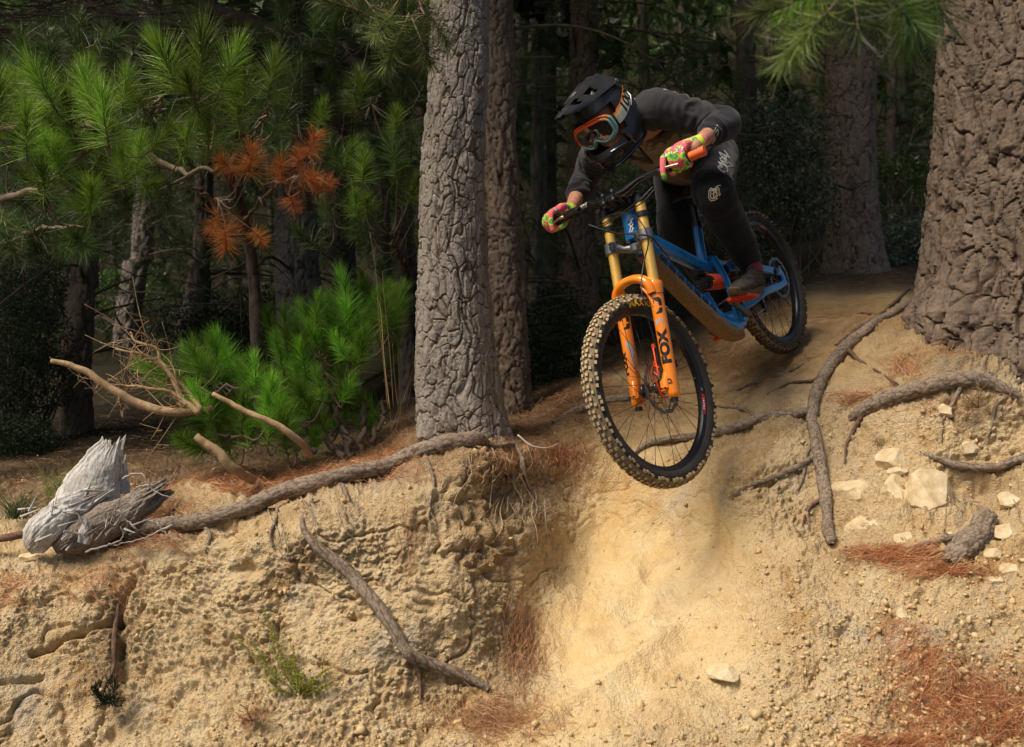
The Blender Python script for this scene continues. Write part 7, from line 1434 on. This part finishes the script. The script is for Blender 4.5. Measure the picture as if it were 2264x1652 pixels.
gs = empty('tall_grass', W(855, 900, 3.8), 'few very tall pale grass stalks rising left of the grey trunk', 'grass')
for rows in ([(858, 905), (850, 820), (838, 700), (830, 590), (818, 515)], [(862, 905), (850, 800), (842, 690), (834, 660)], [(870, 900), (862, 780), (848, 640), (846, 600)], [(880, 900), (872, 830), (868, 760)]):
    m = MB(); q = spline([W(u, v, 3.8) for u, v in rows], 20); m.tube(q-np.array(gs.location), np.linspace(.0022, .0009, 20), 5); m.build('stalk', STRAW, gs, auto=0)
HEATH = needle_material('olive heath leaves', (.20, .24, .03), (.50, .52, .09), .35, .2, .9)
def heath(label, base, tips, seed, n=120, ln=.011, mat=HEATH, d0=None):
    r = np.random.default_rng(seed); b0 = G(*base)+gnorm(*base)*.02; t = empty('heath_plant', b0, label, 'small plant'); O = []; Dr = []
    for (u, v) in tips:
        dd = float(D(u, v)[0])-.06; e = W(u, v, dd)-b0; q = spline([[0, 0, 0], e*.5+np.array([r.normal(0, .015), -.02, 0]), e], 16); m = MB(); m.tube(q, np.linspace(.0026, .0009, 16), 5); m.build('stem', TWIG, t, auto=0)
        for k in range(n*2):
            i = r.integers(2, 16); p = q[i]+r.normal(0, .002, 3); O.append(p); Dr.append(nrm(e/np.linalg.norm(e)+r.normal(0, .75, 3)))
        for k in range(7):
            i = r.integers(4, 14); s = q[i]+nrm(e/np.linalg.norm(e)+r.normal(0, .5, 3))*r.uniform(.02, .05); m2 = spline([q[i], s], 8)
            for z in range(18): O.append(m2[r.integers(0, 8)]+r.normal(0, .0015, 3)); Dr.append(nrm(s-q[i]+r.normal(0, .02, 3)))
    n_ = len(O); V, F, tone = needles(np.array(O), np.array(Dr), np.full(n_, ln)*r.uniform(.6, 1.2, n_), np.full(n_, .0034), np.zeros((n_, 3)), r.uniform(0, 1, n_), 1); link('foliage', fast_mesh('foliage', V, F, mat, False, {'tone': tone}), t); return t
heath('small olive green heath plant sprouting from the lower bank', (665, 1545), [(522, 1412), (560, 1420), (585, 1352), (598, 1380), (620, 1440), (640, 1460), (648, 1430), (690, 1500), (722, 1480), (740, 1505), (600, 1500), (670, 1490)], 1)
heath('tiny brown dried plant low on the bank', (560, 1600), [(545, 1560), (575, 1550), (590, 1575), (535, 1585)], 2, 12, .012, N_BROWN)
heath('dark leafy sprig at the foot of the thin hanging root', (235, 1560), [(205, 1530), (225, 1510), (260, 1525), (275, 1545), (215, 1550), (250, 1500)], 3, 14, .02, LEAF_D)
heath('small dry weed under the thick arching root', (2160, 905), [(2140, 880), (2165, 860), (2190, 880), (2120, 900)], 4, 8, .012, STRAW)
blades('grass_tuft', 1945, 1060-80, 90, .07, STRAW, 'pale dry root fibres hanging above the boulders', 7, .6, wd=.0014, r0=.012)
for i, (u, v, lab) in enumerate([(815, 985, 'yellow-green pine seedling nearest the straw at the bank lip'), (745, 965, 'small pale pine seedling at the foot of the sapling'), (690, 1030, 'lowest short pine seedling in the orange needles')]):
    t = empty('pine_seedling', G(u, v), lab, 'seedling'); 
    for k in range(3): add_tuft(t, 'sap', G(u, v)+np.array([RNG.normal(0, .02), 0, .02+.02*k]), rdir(1, (RNG.normal(0, .5), -.3, 0), .2), .62)
tw = empty('dry_twigs', W(1790, 600, 7.0), 'bare upright dry twigs left of the trail pine', 'dead shrub')
r_ = np.random.default_rng(8)
for k in range(9):
    p = W(1790+r_.normal(0, 25), 610, 7.0); e = p+np.array([r_.normal(0, .22), 0, r_.uniform(.35, .8)]); m, q = MB(), spline([p, (p+e)/2+r_.normal(0, .05, 3), e], 12); q = np.hstack([q, np.full((12, 1), .004)]); m.tube(q[:, :3]-np.array(tw.location), np.linspace(.005, .002, 12), 5); twiggy(m, q, 6, (.1, .3), k, tw, (0, 0, .6), .3, .0018); m.build('stem', TWIG, tw, auto=0)
tw2 = empty('thin_twig', W(1160, 990, 3.9), 'pale bare twig lying in the hollow right of the grey trunk', 'twig'); m = MB(); m.tube(spline([W(1145, 962, 4.0), W(1175, 985, 3.95), W(1210, 990, 3.95), W(1235, 980, 3.98)], 16)-np.array(tw2.location), np.linspace(.004, .0015, 16), 6); m.build('stem', PALEW, tw2, auto=0)
